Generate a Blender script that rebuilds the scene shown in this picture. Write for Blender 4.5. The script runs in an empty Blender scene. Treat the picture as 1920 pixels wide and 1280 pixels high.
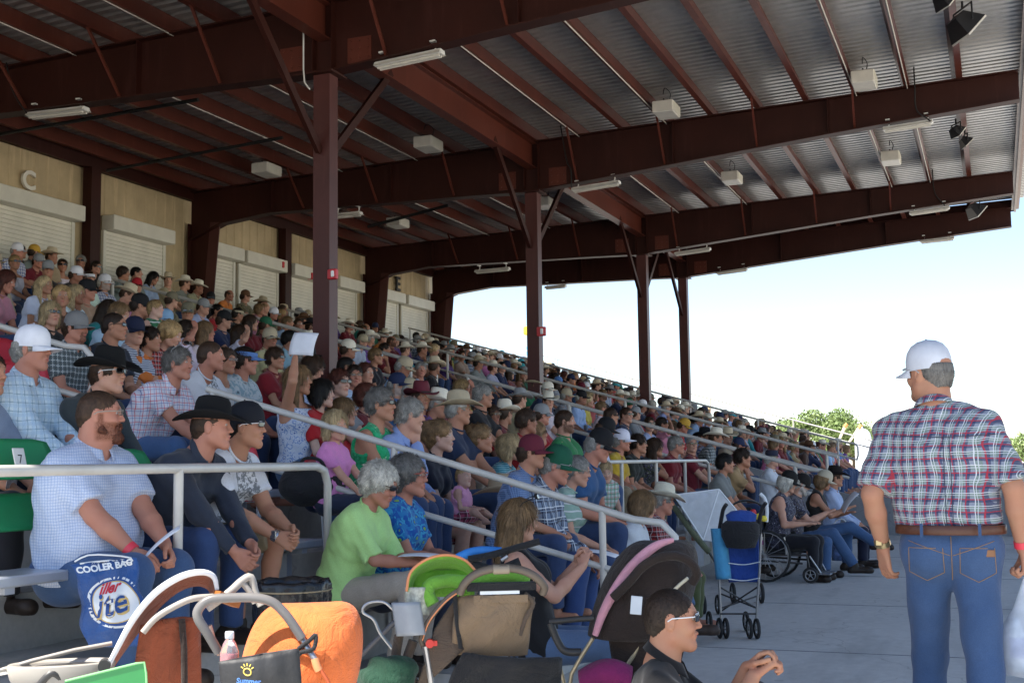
import bpy, math, random
import numpy as np
from mathutils import Vector, Matrix
random.seed(7); rng = np.random.default_rng(7)
C = bpy.context.scene.collection
scene = bpy.context.scene
R = math.radians
# ------------------------------------------------------------------ camera, sky, sun, exposure
F_PX, HC = 2300.0, 1.40
ALPHA, PITCH, ROLL = 0.3737, 0.0985, 0.0135
def _cam_axes():
    a, p, t = ALPHA, PITCH, ROLL
    Fw = Vector((-math.sin(a)*math.cos(p), math.cos(a)*math.cos(p), math.sin(p)))
    R0 = Vector((math.cos(a), math.sin(a), 0)); U0 = R0.cross(Fw)
    return (math.cos(t)*R0 - math.sin(t)*U0), (math.sin(t)*R0 + math.cos(t)*U0), Fw
CR, CU, CF = _cam_axes(); CP = Vector((0, 0, HC))
cam = bpy.data.cameras.new('camera'); camo = bpy.data.objects.new('camera', cam); C.objects.link(camo)
cam.sensor_width = 36; cam.lens = F_PX/1920*36; cam.clip_start = .05; cam.clip_end = 3000
M = Matrix.Identity(4)
for i in range(3): M[i][0] = CR[i]; M[i][1] = CU[i]; M[i][2] = -CF[i]; M[i][3] = CP[i]
camo.matrix_world = M; scene.camera = camo
def proj(p):
    d = Vector(p)-CP; z = d.dot(CF)
    return 960+F_PX*d.dot(CR)/z, 640-F_PX*d.dot(CU)/z, z
def ray(px, py): return CF + CR*((px-960)/F_PX) + CU*((640-py)/F_PX)
def at_z(px, py, z): d = ray(px, py); return CP + d*((z-HC)/d.z)
def at_y(px, py, y): d = ray(px, py); return CP + d*(y/d.y)
def at_x(px, py, x): d = ray(px, py); return CP + d*(x/d.x)
def at_d(px, py, dep): return CP + ray(px, py)*dep

world = bpy.data.worlds.new('World'); scene.world = world; world.use_nodes = True
nt = world.node_tree; bg = nt.nodes['Background']
sky = nt.nodes.new('ShaderNodeTexSky'); sky.sky_type = 'NISHITA'; sky.sun_disc = False
SUN_DIR = Vector((-.30, -.44, .85)).normalized()           # towards the sun
sky.sun_elevation = math.asin(SUN_DIR.z); sky.sun_rotation = math.atan2(SUN_DIR.x, SUN_DIR.y)
sky.altitude = 1400; sky.air_density = 1.0; sky.dust_density = .9; sky.ozone_density = .6
bg.inputs['Strength'].default_value = 0.10
hsv = nt.nodes.new('ShaderNodeHueSaturation'); hsv.inputs['Saturation'].default_value = .95; nt.links.new(sky.outputs[0], hsv.inputs['Color']); nt.links.new(hsv.outputs[0], bg.inputs[0])
sun = bpy.data.lights.new('sun', 'SUN'); sun.energy = 4.8; sun.angle = R(.53); sun.color = (1, .95, .87)
suno = bpy.data.objects.new('sun', sun); C.objects.link(suno)
suno.rotation_euler = (-SUN_DIR).to_track_quat('-Z', 'Y').to_euler(); suno.location = (0, 0, 30)
vs = scene.view_settings; vs.view_transform = 'Standard'; vs.look = 'None'; vs.exposure = 1.46; vs.gamma = 1
scene.cycles.max_bounces = 8; scene.cycles.diffuse_bounces = 5

# ------------------------------------------------------------------ helpers
def tag(o, label=None, cat=None, group=None, kind=None):
    if label: o['label'] = label
    if cat: o['category'] = cat
    if group: o['group'] = group
    if kind: o['kind'] = kind
    return o
def empty(name, loc=(0, 0, 0), rz=0, label=None, cat=None, group=None):
    o = bpy.data.objects.new(name, None); C.objects.link(o); o.location = loc; o.rotation_euler = (0, 0, rz)
    o.empty_display_size = .1
    return tag(o, label, cat, group)
def mk_mesh(name, V, Fc, smooth=False):
    """V (n,3) array, Fc (m,4)/(m,3) int array or list of lists"""
    me = bpy.data.meshes.new(name); V = np.asarray(V, dtype=np.float32)
    if isinstance(Fc, np.ndarray) and Fc.ndim == 2:
        m, k = Fc.shape
        me.vertices.add(len(V)); me.vertices.foreach_set('co', V.ravel())
        me.loops.add(m*k); me.loops.foreach_set('vertex_index', Fc.astype(np.int32).ravel())
        me.polygons.add(m); me.polygons.foreach_set('loop_start', np.arange(0, m*k, k, dtype=np.int32))
        me.polygons.foreach_set('loop_total', np.full(m, k, dtype=np.int32))
        me.update(calc_edges=True)
    else:
        me.from_pydata([tuple(v) for v in V.tolist()], [], [list(map(int, f)) for f in Fc]); me.update()
    if smooth: me.polygons.foreach_set('use_smooth', [True]*len(me.polygons))
    return me
def link(name, me, mat=None, parent=None, loc=None):
    o = bpy.data.objects.new(name, me); C.objects.link(o)
    if mat is not None:
        mats = mat if isinstance(mat, (list, tuple)) else [mat]
        if len(me.materials) == 0:
            for m_ in mats: me.materials.append(m_)
    if parent is not None: o.parent = parent
    if loc is not None: o.location = loc
    return o
class MB:
    """collects simple solids; build() links them as one mesh object"""
    def __init__(s): s.v = []; s.f = []; s.sm = []; s.mi = []; s.cur = 0
    def add(s, V, Fc, smooth=False):
        n = len(s.v); s.v += [tuple(map(float, p)) for p in V]
        for f in Fc: s.f.append([i+n for i in f]); s.sm.append(smooth); s.mi.append(s.cur)
    def box(s, c, d, rot=None):
        x, y, z = d[0]/2, d[1]/2, d[2]/2
        P = [Vector((i*x, j*y, k*z)) for i in (-1, 1) for j in (-1, 1) for k in (-1, 1)]
        if rot is not None: P = [rot @ p for p in P]
        c = Vector(c); s.add([p+c for p in P], [(0, 1, 3, 2), (4, 6, 7, 5), (0, 4, 5, 1), (2, 3, 7, 6), (0, 2, 6, 4), (1, 5, 7, 3)])
    def bx(s, x0, x1, y0, y1, z0, z1): s.box(((x0+x1)/2, (y0+y1)/2, (z0+z1)/2), (abs(x1-x0), abs(y1-y0), abs(z1-z0)))
    def bevbox(s, c, d, b, rot=None):
        """box with chamfered edges"""
        x, y, z = d[0]/2, d[1]/2, d[2]/2; V = []; ring = []
        c = Vector(c)
        lay = [(-z, b), (-z+b, 0), (z-b, 0), (z, b)]
        for zz, ins in lay:
            X, Y = x-ins, y-ins
            for p in [(-X+b, -Y), (X-b, -Y), (X, -Y+b), (X, Y-b), (X-b, Y), (-X+b, Y), (-X, Y-b), (-X, -Y+b)]:
                q = Vector((p[0], p[1], zz)); V.append((rot @ q if rot is not None else q)+c)
        Fc = [tuple(reversed(range(8))), tuple(range(24, 32))]
        for l in range(3):
            for i in range(8): j = (i+1) % 8; Fc.append((l*8+i, l*8+j, l*8+8+j, l*8+8+i))
        s.add(V, Fc)
    def bar(s, a, b, w, h, up=(0, 0, 1)):
        a = Vector(a); b = Vector(b); d = (b-a); L = d.length
        if L < 1e-6: return
        d.normalize(); u = Vector(up)
        if abs(d.dot(u)) > .98: u = Vector((1, 0, 0))
        r = d.cross(u).normalized(); u = r.cross(d)
        P = [a+r*i*w/2+u*j*h/2 for (i, j) in ((-1, -1), (1, -1), (1, 1), (-1, 1))] + [b+r*i*w/2+u*j*h/2 for (i, j) in ((-1, -1), (1, -1), (1, 1), (-1, 1))]
        s.add(P, [(0, 3, 2, 1), (4, 5, 6, 7), (0, 1, 5, 4), (1, 2, 6, 5), (2, 3, 7, 6), (3, 0, 4, 7)])
    def tube(s, pts, r, n=10, cap=True, closed=False):
        pts = [Vector(p) for p in pts]; m = len(pts); rr = r if isinstance(r, (list, tuple)) else [r]*m
        V = []; ref = None
        for i, p in enumerate(pts):
            if closed: d = pts[(i+1) % m]-pts[i-1]
            else: d = pts[min(i+1, m-1)]-pts[max(i-1, 0)]
            d.normalize()
            if ref is None:
                ref = Vector((0, 0, 1)) if abs(d.z) < .9 else Vector((1, 0, 0))
            u = (ref-d*ref.dot(d)).normalized(); w = d.cross(u); ref = u
            for k in range(n):
                a = 2*math.pi*k/n; V.append(p+(u*math.cos(a)+w*math.sin(a))*rr[i])
        Fc = []
        for i in range(m if closed else m-1):
            j = (i+1) % m
            for k in range(n): k2 = (k+1) % n; Fc.append((i*n+k, i*n+k2, j*n+k2, j*n+k))
        s.add(V, Fc, True)
        if cap and not closed: s.add(V[:n], [tuple(reversed(range(n)))]); s.add(V[-n:], [tuple(range(n))])
    def cyl(s, a, b, r, n=16, r2=None): s.tube([a, b], [r, r if r2 is None else r2], n)
    def prism(s, poly, y0, y1, axis='y'):
        """poly of (u,v) extruded; axis y -> (u,y,v); x -> (x,u,v); z -> (u,v,z)"""
        n = len(poly)
        def P(u, v, t): return (u, t, v) if axis == 'y' else ((t, u, v) if axis == 'x' else (u, v, t))
        V = [P(u, v, y0) for u, v in poly]+[P(u, v, y1) for u, v in poly]
        Fc = [tuple(range(n)), tuple(reversed(range(n, 2*n)))]
        for i in range(n): j = (i+1) % n; Fc.append((i, n+i, n+j, j))
        s.add(V, Fc)
    def lathe(s, prof, c=(0, 0, 0), n=24, sx=1, sy=1, smooth=True):
        V = []
        for r, z in prof:
            for k in range(n): a = 2*math.pi*k/n; V.append((c[0]+r*math.cos(a)*sx, c[1]+r*math.sin(a)*sy, c[2]+z))
        Fc = []
        for i in range(len(prof)-1):
            for k in range(n): k2 = (k+1) % n; Fc.append((i*n+k, i*n+k2, (i+1)*n+k2, (i+1)*n+k))
        s.add(V, Fc, smooth)
    def grid(s, fn, nu, nv, thick=0, smooth=True):
        """surface fn(u,v)->point, u,v in 0..1, optional thickness along normal"""
        P = [[Vector(fn(i/nu, j/nv)) for j in range(nv+1)] for i in range(nu+1)]
        V = [p for row in P for p in row]; W = nv+1
        Fc = [(i*W+j, i*W+j+1, (i+1)*W+j+1, (i+1)*W+j) for i in range(nu) for j in range(nv)]
        if thick:
            N = []
            for i in range(nu+1):
                for j in range(nv+1):
                    a = P[min(i+1, nu)][j]-P[max(i-1, 0)][j]; b = P[i][min(j+1, nv)]-P[i][max(j-1, 0)]
                    c = a.cross(b); N.append(c.normalized() if c.length > 1e-9 else Vector((0, 0, 1)))
            m = len(V); V2 = [v-n_*thick for v, n_ in zip(V, N)]
            Fc2 = [tuple(reversed([k+m for k in f])) for f in Fc]
            ed = [i*W for i in range(nu+1)]; e2 = [i*W+nv for i in range(nu+1)]
            side = []
            for a, b in zip(ed[:-1], ed[1:]): side.append((a, b, b+m, a+m))
            for a, b in zip(e2[:-1], e2[1:]): side.append((b, a, a+m, b+m))
            for j in range(nv): side.append((j+1, j, j+m, j+1+m)); q = nu*W+j; side.append((q, q+1, q+1+m, q+m))
            V = V+V2; Fc = Fc+Fc2+side
        s.add(V, Fc, smooth)
    def build(s, name, mat, parent=None, loc=None, rot=None, recalc=True):
        me = bpy.data.meshes.new(name); me.from_pydata(s.v, [], s.f); me.update()
        me.polygons.foreach_set('use_smooth', s.sm)
        mats = mat if isinstance(mat, (list, tuple)) else [mat]
        for m_ in mats: me.materials.append(m_)
        if len(mats) > 1: me.polygons.foreach_set('material_index', s.mi)
        if recalc:
            import bmesh
            b = bmesh.new(); b.from_mesh(me); bmesh.ops.recalc_face_normals(b, faces=b.faces); b.to_mesh(me); b.free()
        o = bpy.data.objects.new(name, me); C.objects.link(o)
        if parent is not None: o.parent = parent
        if loc is not None: o.location = loc
        if rot is not None: o.rotation_euler = rot
        return o
def bez(pts, n=24):
    """smooth Catmull-Rom through points"""
    P = [Vector(p) for p in pts]; P = [P[0]*2-P[1]]+P+[P[-1]*2-P[-2]]; out = []
    seg = len(P)-3; k = max(2, n//seg)
    for i in range(seg):
        a, b, c, d = P[i:i+4]
        for t in range(k):
            t = t/k
            out.append(.5*((2*b)+(c-a)*t+(2*a-5*b+4*c-d)*t*t+(3*b-a-3*c+d)*t**3))
    out.append(P[-2]); return out

# ------------------------------------------------------------------ materials
def newmat(name):
    m = bpy.data.materials.new(name); m.use_nodes = True
    return m, m.node_tree, m.node_tree.nodes['Principled BSDF']
def mixc(nt, fac, a, b, mode='MIX'):
    n = nt.nodes.new('ShaderNodeMix'); n.data_type = 'RGBA'; n.blend_type = mode
    for sock, v in ((n.inputs[0], fac), (n.inputs[6], a), (n.inputs[7], b)):
        if hasattr(v, 'node'): nt.links.new(v, sock)
        elif isinstance(v, (int, float)): sock.default_value = v
        else: sock.default_value = (*v[:3], 1)
    return n.outputs[2]
def math_(nt, op, a, b=None, c=None):
    n = nt.nodes.new('ShaderNodeMath'); n.operation = op
    for i, v in enumerate((a, b, c)):
        if v is None: continue
        if hasattr(v, 'node'): nt.links.new(v, n.inputs[i])
        else: n.inputs[i].default_value = v
    return n.outputs[0]
def ramp(nt, fac, stops, interp='LINEAR'):
    n = nt.nodes.new('ShaderNodeValToRGB'); n.color_ramp.interpolation = interp
    e = n.color_ramp.elements
    while len(e) < len(stops): e.new(.5)
    for i, (p, c) in enumerate(stops): e[i].position = p; e[i].color = (*c[:3], 1) if not isinstance(c, (int, float)) else (c, c, c, 1)
    nt.links.new(fac, n.inputs[0]); return n.outputs[0]
def noise(nt, scale, detail=3, vec=None, rough=.55, dist=0):
    n = nt.nodes.new('ShaderNodeTexNoise'); n.inputs['Scale'].default_value = scale; n.inputs['Detail'].default_value = detail
    n.inputs['Roughness'].default_value = rough; n.inputs['Distortion'].default_value = dist
    if vec is not None: nt.links.new(vec, n.inputs['Vector'])
    return n.outputs[0]
def ocoord(nt, scale=None):
    t = nt.nodes.new('ShaderNodeTexCoord')
    if scale is None: return t.outputs['Object']
    m = nt.nodes.new('ShaderNodeMapping'); m.inputs['Scale'].default_value = scale; nt.links.new(t.outputs['Object'], m.inputs[0]); return m.outputs[0]
def bump(nt, b, h, strength=.3, dist=.01):
    n = nt.nodes.new('ShaderNodeBump'); n.inputs['Strength'].default_value = strength; n.inputs['Distance'].default_value = dist
    nt.links.new(h, n.inputs['Height']); nt.links.new(n.outputs[0], b.inputs['Normal'])
MATS = {}
def basic(name, col, rough=.6, metal=0, var=.12, vscale=6, bmp=0, bscale=40, spec=None, alpha=None, trans=None, coat=None):
    if name in MATS: return MATS[name]
    m, t, b = newmat(name); v = ocoord(t)
    if var > 0:
        f = noise(t, vscale, 4, v)
        dark = tuple(c*(1-var*1.6) for c in col); lite = tuple(min(1, c*(1+var)) for c in col)
        t.links.new(ramp(t, f, [(.3, dark), (.7, lite)]), b.inputs['Base Color'])
    else: b.inputs['Base Color'].default_value = (*col, 1)
    b.inputs['Roughness'].default_value = rough; b.inputs['Metallic'].default_value = metal
    if spec is not None: b.inputs['Specular IOR Level'].default_value = spec
    if alpha is not None: b.inputs['Alpha'].default_value = alpha
    if trans is not None: b.inputs['Transmission Weight'].default_value = trans
    if coat is not None: b.inputs['Coat Weight'].default_value = coat
    if bmp > 0: bump(t, b, noise(t, bscale, 4, v), bmp, .01)
    MATS[name] = m; return m
# ------------------------------------------------------------------ stand geometry constants
P_ROW, RISE = .97, .285
def hipx(k): return -3.20-k*P_ROW
def floorz(k): return .20+RISE*k
def railz(x): return 1.035+.29*(-x-2.46)
Y_A, Y_B, Y_C, Y_D, Y_E = 7.2, 17.6, 23.4, 29.6, 36.2
COLX, WALLX = -7.8, -15.5
L = 7.6; Y1 = 13.45
RAFT = [Y1-L, Y1, Y1+L, Y1+2*L, Y1+2.55*L]
ROOF_Y0, ROOF_Y1 = .8, RAFT[-1]+.35
EAVE = .70
def roofz(x): return 7.33+.031*(x-COLX)          # rafter top

# ------------------------------------------------------------------ materials of the setting
def warp_(t, v):
    n = t.nodes.new('ShaderNodeTexNoise'); n.inputs['Scale'].default_value = 2.5; t.links.new(v, n.inputs['Vector'])
    k = t.nodes.new('ShaderNodeVectorMath'); k.operation = 'SCALE'; t.links.new(n.outputs['Color'], k.inputs[0]); k.inputs['Scale'].default_value = .5
    a = t.nodes.new('ShaderNodeVectorMath'); a.operation = 'ADD'; t.links.new(v, a.inputs[0]); t.links.new(k.outputs[0], a.inputs[1]); return a.outputs[0]
def concrete(name, col, sc=1.0, stain=.25):
    m, t, b = newmat(name); v = ocoord(t)
    a = noise(t, .9*sc, 6, v, .62); f = noise(t, 22*sc, 5, v, .6)
    c1 = ramp(t, a, [(.3, tuple(c*(1-stain) for c in col)), (.55, col), (.75, tuple(c*1.1 for c in col))])
    c2 = mixc(t, .35, c1, ramp(t, f, [(.3, tuple(c*.7 for c in col)), (.7, tuple(c*1.15 for c in col))]))
    vo = t.nodes.new('ShaderNodeTexVoronoi'); vo.inputs['Scale'].default_value = 2.3*sc; t.links.new(v, vo.inputs['Vector'])
    sp = mixc(t, math_(t, 'MULTIPLY', math_(t, 'LESS_THAN', vo.outputs['Distance'], .035), .35), c2, tuple(c*.35 for c in col))
    dr = noise(t, 3.1*sc, 5, ocoord(t, (1, .25, .15)), .65); sp = mixc(t, ramp(t, dr, [(.50, 0.), (.66, .5)]), sp, tuple(c*.55 for c in col))
    w2 = t.nodes.new('ShaderNodeTexVoronoi'); w2.feature = 'DISTANCE_TO_EDGE'; w2.inputs['Scale'].default_value = .35; t.links.new(warp_(t, v), w2.inputs['Vector'])
    sp = mixc(t, math_(t, 'MULTIPLY', math_(t, 'LESS_THAN', w2.outputs['Distance'], .0018), .3), sp, tuple(c*.3 for c in col))
    t.links.new(sp, b.inputs['Base Color']); b.inputs['Roughness'].default_value = .82
    bump(t, b, noise(t, 60*sc, 6, v, .7), .25, .006); MATS[name] = m; return m
M_floor = concrete('concourse_concrete', (.56, .55, .52), .5, .12)
M_step = concrete('step_concrete', (.47, .46, .44), 1.2)
M_wallc = concrete('grey_wall_concrete', (.24, .25, .27), .7, .12)
def steel(name, col, rough=.5, spec=.4):
    m, t, b = newmat(name); v = ocoord(t)
    a = noise(t, 1.3, 5, v, .6); f = noise(t, 30, 4, v)
    c = ramp(t, a, [(.25, tuple(x*.72 for x in col)), (.6, col), (.8, tuple(x*1.18 for x in col))])
    c = mixc(t, ramp(t, f, [(.62, 0.), (.75, .35)]), c, tuple(x*.55 for x in col)); st = noise(t, 4, 5, ocoord(t, (1, 1, .12)), .7); c = mixc(t, ramp(t, st, [(.55, 0.), (.72, .45)]), c, tuple(min(1, x*1.7+.01) for x in col))
    t.links.new(c, b.inputs['Base Color']); b.inputs['Roughness'].default_value = rough; b.inputs['Specular IOR Level'].default_value = spec
    bump(t, b, f, .08, .004); MATS[name] = m; return m
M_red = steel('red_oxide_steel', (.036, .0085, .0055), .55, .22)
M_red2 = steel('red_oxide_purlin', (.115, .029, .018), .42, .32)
M_black = basic('black_pipe', (.012, .012, .012), .5)
def deck_mat():
    m, t, b = newmat('galvanised_deck'); v = ocoord(t, (1.2, .18, 1)); a = noise(t, 1.6, 5, v, .6)
    v2 = ocoord(t); f = noise(t, 9, 3, v2)
    t.links.new(mixc(t, .3, ramp(t, a, [(.3, (.38, .37, .35)), (.7, (.58, .56, .53))]), ramp(t, f, [(.3, (.36, .35, .33)), (.7, (.54, .52, .49))])), b.inputs['Base Color'])
    b.inputs['Metallic'].default_value = .7; b.inputs['Roughness'].default_value = .42; return m
M_deck = deck_mat()
M_tan = steel('tan_siding', (.52, .41, .24), .6)
M_cream = basic('cream_shutter', (.68, .65, .55), .55, var=.06, vscale=2)
M_creambox = basic('cream_hood', (.64, .62, .53), .5, var=.05, vscale=3)
M_rail = basic('painted_rail', (.56, .54, .50), .32, var=.08, vscale=5, spec=.6)
M_alu = basic('bench_aluminium', (.52, .55, .60), .38, metal=.55, var=.1, vscale=4)
M_white = basic('white_enamel', (.72, .71, .67), .4, var=.05)
M_offw = basic('offwhite_plastic', (.66, .63, .56), .5, var=.06)
M_dirt = concrete('arena_dirt', (.62, .56, .46), .6)
M_sign = basic('letter_cream', (.75, .73, .64), .5, var=.03)
M_signb = basic('letter_black', (.02, .02, .02), .5, var=.03)
M_alarm = basic('alarm_red', (.55, .02, .03), .35)
M_lens = basic('clear_lens', (.8, .8, .8), .15)

# ------------------------------------------------------------------ ground and concourse
m = MB(); m.add([(-900, -900, -.45), (900, -900, -.45), (900, 900, -.45), (-900, 900, -.45)], [(0, 1, 2, 3)])
tag(m.build('ground', M_dirt), kind='structure')
m = MB(); m.bx(-16.2, 5.0, -8, 60, -.44, 0.0); tag(m.build('concourse_floor', M_floor), kind='structure')
# shallow control joints in the slab
m = MB()
for y in (6.3, 9.3, 12.3, 15.3, 18.3, 21.3): m.bx(-2.3, 5.0, y-.006, y+.006, .0, .003)
m.bx(1.1, 1.112, -4, 40, .0, .0035)
tag(m.build('concourse_joints', basic('joint_grey', (.2, .21, .22), .9)), kind='structure')

# ------------------------------------------------------------------ stepped terraces
def terrace(name, y0, y1, kmin, kmax):
    m = MB()
    for k in range(kmin, kmax+1):
        xf = hipx(k)+.46                     # riser face of this tier
        m.bx(xf-P_ROW, xf, y0, y1, .0 if k == kmin else floorz(k)-.6, floorz(k))
    return tag(m.build(name, M_step), kind='structure')
terrace('terrace_near_section', -3, Y_A-.002, 1, 12); terrace('front_step', 6.55, 11.0, 0, 0)
terrace('terrace_middle_section', Y_A, Y_B-.20, 1, 12)
terrace('terrace_above_entrance', Y_B-.18, Y_C-.002, 6, 12)
terrace('terrace_far_section', Y_C+.0, Y_D-.55, 1, 12)
terrace('terrace_end_section', Y_D+.55, Y_E, 1, 12)
def stairs(y0, y1):
    m = MB()
    for i in range(1, 26):
        x = -2.3-i*.485; z = .06+i*.1425
        m.bx(x-.485, x, y0, y1, max(0, z-.5), z)
    tag(m.build('aisle_stairs', M_step), kind='structure')
stairs(Y_D-.549, Y_D+.549)
# grey side walls of the entrance and of the stand's end
def rake_wall(y, x0, x1, h, th=.2, name='entrance_wall'):
    m = MB(); zt = lambda x: railz(x)-.95+h
    m.prism([(x1, 0), (x1, zt(x1)), (x0, zt(x0)), (x0, 0)], y, y+th)
    return tag(m.build(name, M_wallc), kind='structure')
rake_wall(Y_C, -8.4, -2.2, .62); rake_wall(Y_B-.19, -8.4, -3.2, -.02, .17)
rake_wall(Y_E, -15.4, -2.4, .60, name='end_parapet')
m = MB(); m.bx(-8.6, -8.4, Y_B, Y_C, 0, floorz(6)); tag(m.build('entrance_back_wall', M_wallc), kind='structure')
m = MB(); m.bx(-2.2, 5.0, Y_C+.02, Y_C+.22, 0, 1.28); tag(m.build('concourse_end_wall', M_wallc), kind='structure')

# ------------------------------------------------------------------ railings
def rail_run(y, x0, x1, lab, loop_front=True, dz=0, mid=.42, step=1.9, r=.0225):
    e = empty('handrail', (x1, y, 0), label=lab, cat='handrail')
    zt = lambda x: railz(x)+dz
    top = [(x0, y, zt(x0)), (x1-.25, y, zt(x1-.25))]
    if loop_front: top += [(x1-.08, y, zt(x1-.25)-.02), (x1, y, zt(x1-.25)-.1), (x1, y, zt(x1-.25)-.3), (x1-.04, y, zt(x1-.25)-mid-.0)]
    off = Vector((-x1, -y, 0))
    m = MB(); m.tube([Vector(p)+off for p in top], r); m.build('top_rail', M_rail, e)
    m = MB(); m.tube([Vector((x0, y, zt(x0)-mid))+off, Vector((x1-.06, y, zt(x1-.25)-mid+.03))+off], r*.9); m.build('lower_rail', M_rail, e)
    n = max(2, int(round((x1-x0)/step))+1)
    for i in range(n):
        x = x0+.05+(x1-.45-x0-.05)*i/(n-1)
        m = MB(); m.tube([Vector((x, y, max(0, zt(x)-1.15)))+off, Vector((x, y, zt(x)-.01))+off], r); m.build('post', M_rail, e)
    return e
rail_run(Y_A, -5.12, -1.80, 'long pale handrail sloping down to the concourse behind the lime shirt woman', dz=.135)
rail_run(Y_A, -8.9, -6.12, 'pale handrail at far left behind the man in the white cap', dz=.135)
rail_run(Y_A, -13.6, -9.6, 'upper pale handrail hidden high at left among the crowd', dz=.135)
rail_run(Y_B, -14.6, -8.2, 'pale handrail running down through the crowd past the near column', r=.030, dz=.22)
rail_run(Y_B, -7.7, -2.2, 'pale handrail ending in a loop beside the people in wheelchairs', r=.030, dz=.22)
rail_run(Y_C+.1, -14.6, -2.5, 'pale double handrail on top of the grey entrance wall', loop_front=False, dz=.31, r=.028)
rail_run(Y_D, -14.6, -3.0, 'thin handrail in the farthest crowd section', r=.024, dz=.5)
rail_run(Y_E+.1, -15.2, -2.6, 'thin dark rail along the far end of the stand against the sky', loop_front=False, dz=.62, mid=.3, step=2.6, r=.022)

def guard(pts, lab, posts, r=.021, gusset=False):
    e = empty('guard_rail', pts[0], label=lab, cat='guard rail'); o = Vector(pts[0])
    m = MB(); m.tube([Vector(p)-o for p in pts], r); m.build('top_rail', M_rail, e)
    for p in posts:
        m = MB(); m.tube([Vector(p)-o, Vector((p[0], p[1], 1.39))-o], r)
        if gusset: m.bx(p[0]-o.x+.01, p[0]-o.x+.07, p[1]-o.y-.03, p[1]-o.y+.05, .0-o.z, .55-o.z)
        m.build('post', M_rail, e)
    return e
GX = -3.70
guard([(GX, 1.0, 1.395), (GX, 6.28, 1.395), (GX, 6.37, 1.37), (GX, 6.41, 1.29), (GX, 6.41, .0)],
      'thick pale guard rail crossing in front of the bearded man', [(GX, 4.98, 0), (GX, 3.1, 0)], r=.024, gusset=False)
guard([(GX, 11.1, 0), (GX, 11.1, 1.30), (GX, 11.14, 1.375), (GX, 11.22, 1.395), (GX, 16.6, 1.395), (GX, 16.75, 1.36), (GX, 16.8, 1.25), (GX, 16.8, 0)],
      'pale guard rail with five posts in front of the toddler in the green checked shirt', [(GX, y, 0) for y in (12.56, 13.98, 15.4)])

# ------------------------------------------------------------------ benches (aluminium planks on brackets) with plastic backs
M_green = basic('green_plastic', (.02, .27, .10), .35, var=.05)
M_redp = basic('red_plastic', (.50, .03, .05), .35, var=.05)
def bench(k, y0, y1, lab):
    zf = floorz(k); e = empty('bleacher_bench', (hipx(k)-.02, y0, zf), label=lab, cat='bench', group='aluminium benches of the grandstand')
    m = MB(); m.bevbox((0.0, (y1-y0)/2, .425), (.30, y1-y0, .05), .008); m.build('plank', M_alu, e)
    n = max(2, int((y1-y0)/1.9)+1)
    for i in range(n if k < 3 else 0):
        m = MB(); y = .2+(y1-y0-.4)*i/(n-1); m.box((-.02, y, .2), (.08, .06, .4)); m.box((0.0, y, .385), (.26, .06, .03))
        m.build('bracket', M_alu, e)
    return e
ORD = ['front', 'second', 'third', 'fourth', 'fifth', 'sixth', 'seventh', 'eighth', 'ninth', 'tenth', 'eleventh', 'twelfth']
for k in range(0, 12):
    if k >= 1: bench(k, 1.6, Y_A-.25, f'aluminium bench of the {ORD[k]} row in the near left section')
    bench(k, 7.5, (Y_B-.5) if k else 10.9, f'aluminium bench of the {ORD[k]} row in the middle section')
    if k >= 1: bench(k, Y_C+.4, Y_D-.6, f'aluminium bench of the {ORD[k]} row beyond the entrance')
b0 = bench(0, 6.5, 7.35, 'short aluminium bench at floor level under the lime shirt woman')
b00 = bench(0, 13.9, 17.0, 'short aluminium bench at floor level beside the wheelchairs')
def seat_back(k, y, mat, num, lab, w=.46, dz=0, h=.36):
    """contoured moulded back with a number plate"""
    x = hipx(k)-.19; z = floorz(k)+.50+dz
    e = empty('seat_back', (x, y, z), label=lab, cat='seat back')
    m = MB()
    def f(u, v):
        t = (u-.5)*2; s_ = v
        return (-.10*s_-.035*(1-t*t)+.02, t*w/2*(1-.10*max(0, s_-.6)), h*s_-.06*max(0, abs(t)-.75)*s_)
    m.grid(f, 14, 8, .018); m.build('shell', mat, e)
    if num:
        m = MB(); m.bevbox((-.022+.05*(h < .3), 0, h*.53), (.008, .075, .085), .003, Matrix.Rotation(-.27, 3, 'Y')); p = m.build('number_plate', M_white, e)
        t = text_mesh(num, .062, .003); t.materials.append(M_signb)
        o = link('number', t, None, p); o.matrix_local = Matrix.Translation((-.0150+.05*(h < .3), -.0, h*.46)) @ Matrix.Rotation(-.27, 4, 'Y') @ Matrix.Rotation(R(90), 4, 'Z') @ Matrix.Rotation(R(90), 4, 'X')
    [(lambda m: (m.bar((.02, t*w*.3, -.14-dz), (-.01, t*w*.3, h*.33), .03, .012), m.build('strut', M_alu, e)))(MB()) for t in (-1, 1)]
    return e
def text_mesh(s, size, ext, bold=0.0, shear=0.0, align='CENTER'):
    cu = bpy.data.curves.new('lettering', 'FONT'); cu.body = s; cu.size = size; cu.extrude = ext/2; cu.align_x = align; cu.align_y = 'BOTTOM_BASELINE' if False else 'CENTER'
    cu.offset = bold; cu.shear = shear; cu.resolution_u = 3
    ob = bpy.data.objects.new('lettering', cu); C.objects.link(ob)
    dg = bpy.context.evaluated_depsgraph_get(); me = bpy.data.meshes.new_from_object(ob.evaluated_get(dg)); bpy.data.objects.remove(ob)
    me.name = 'lettering'; me.materials.clear(); return me

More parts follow.
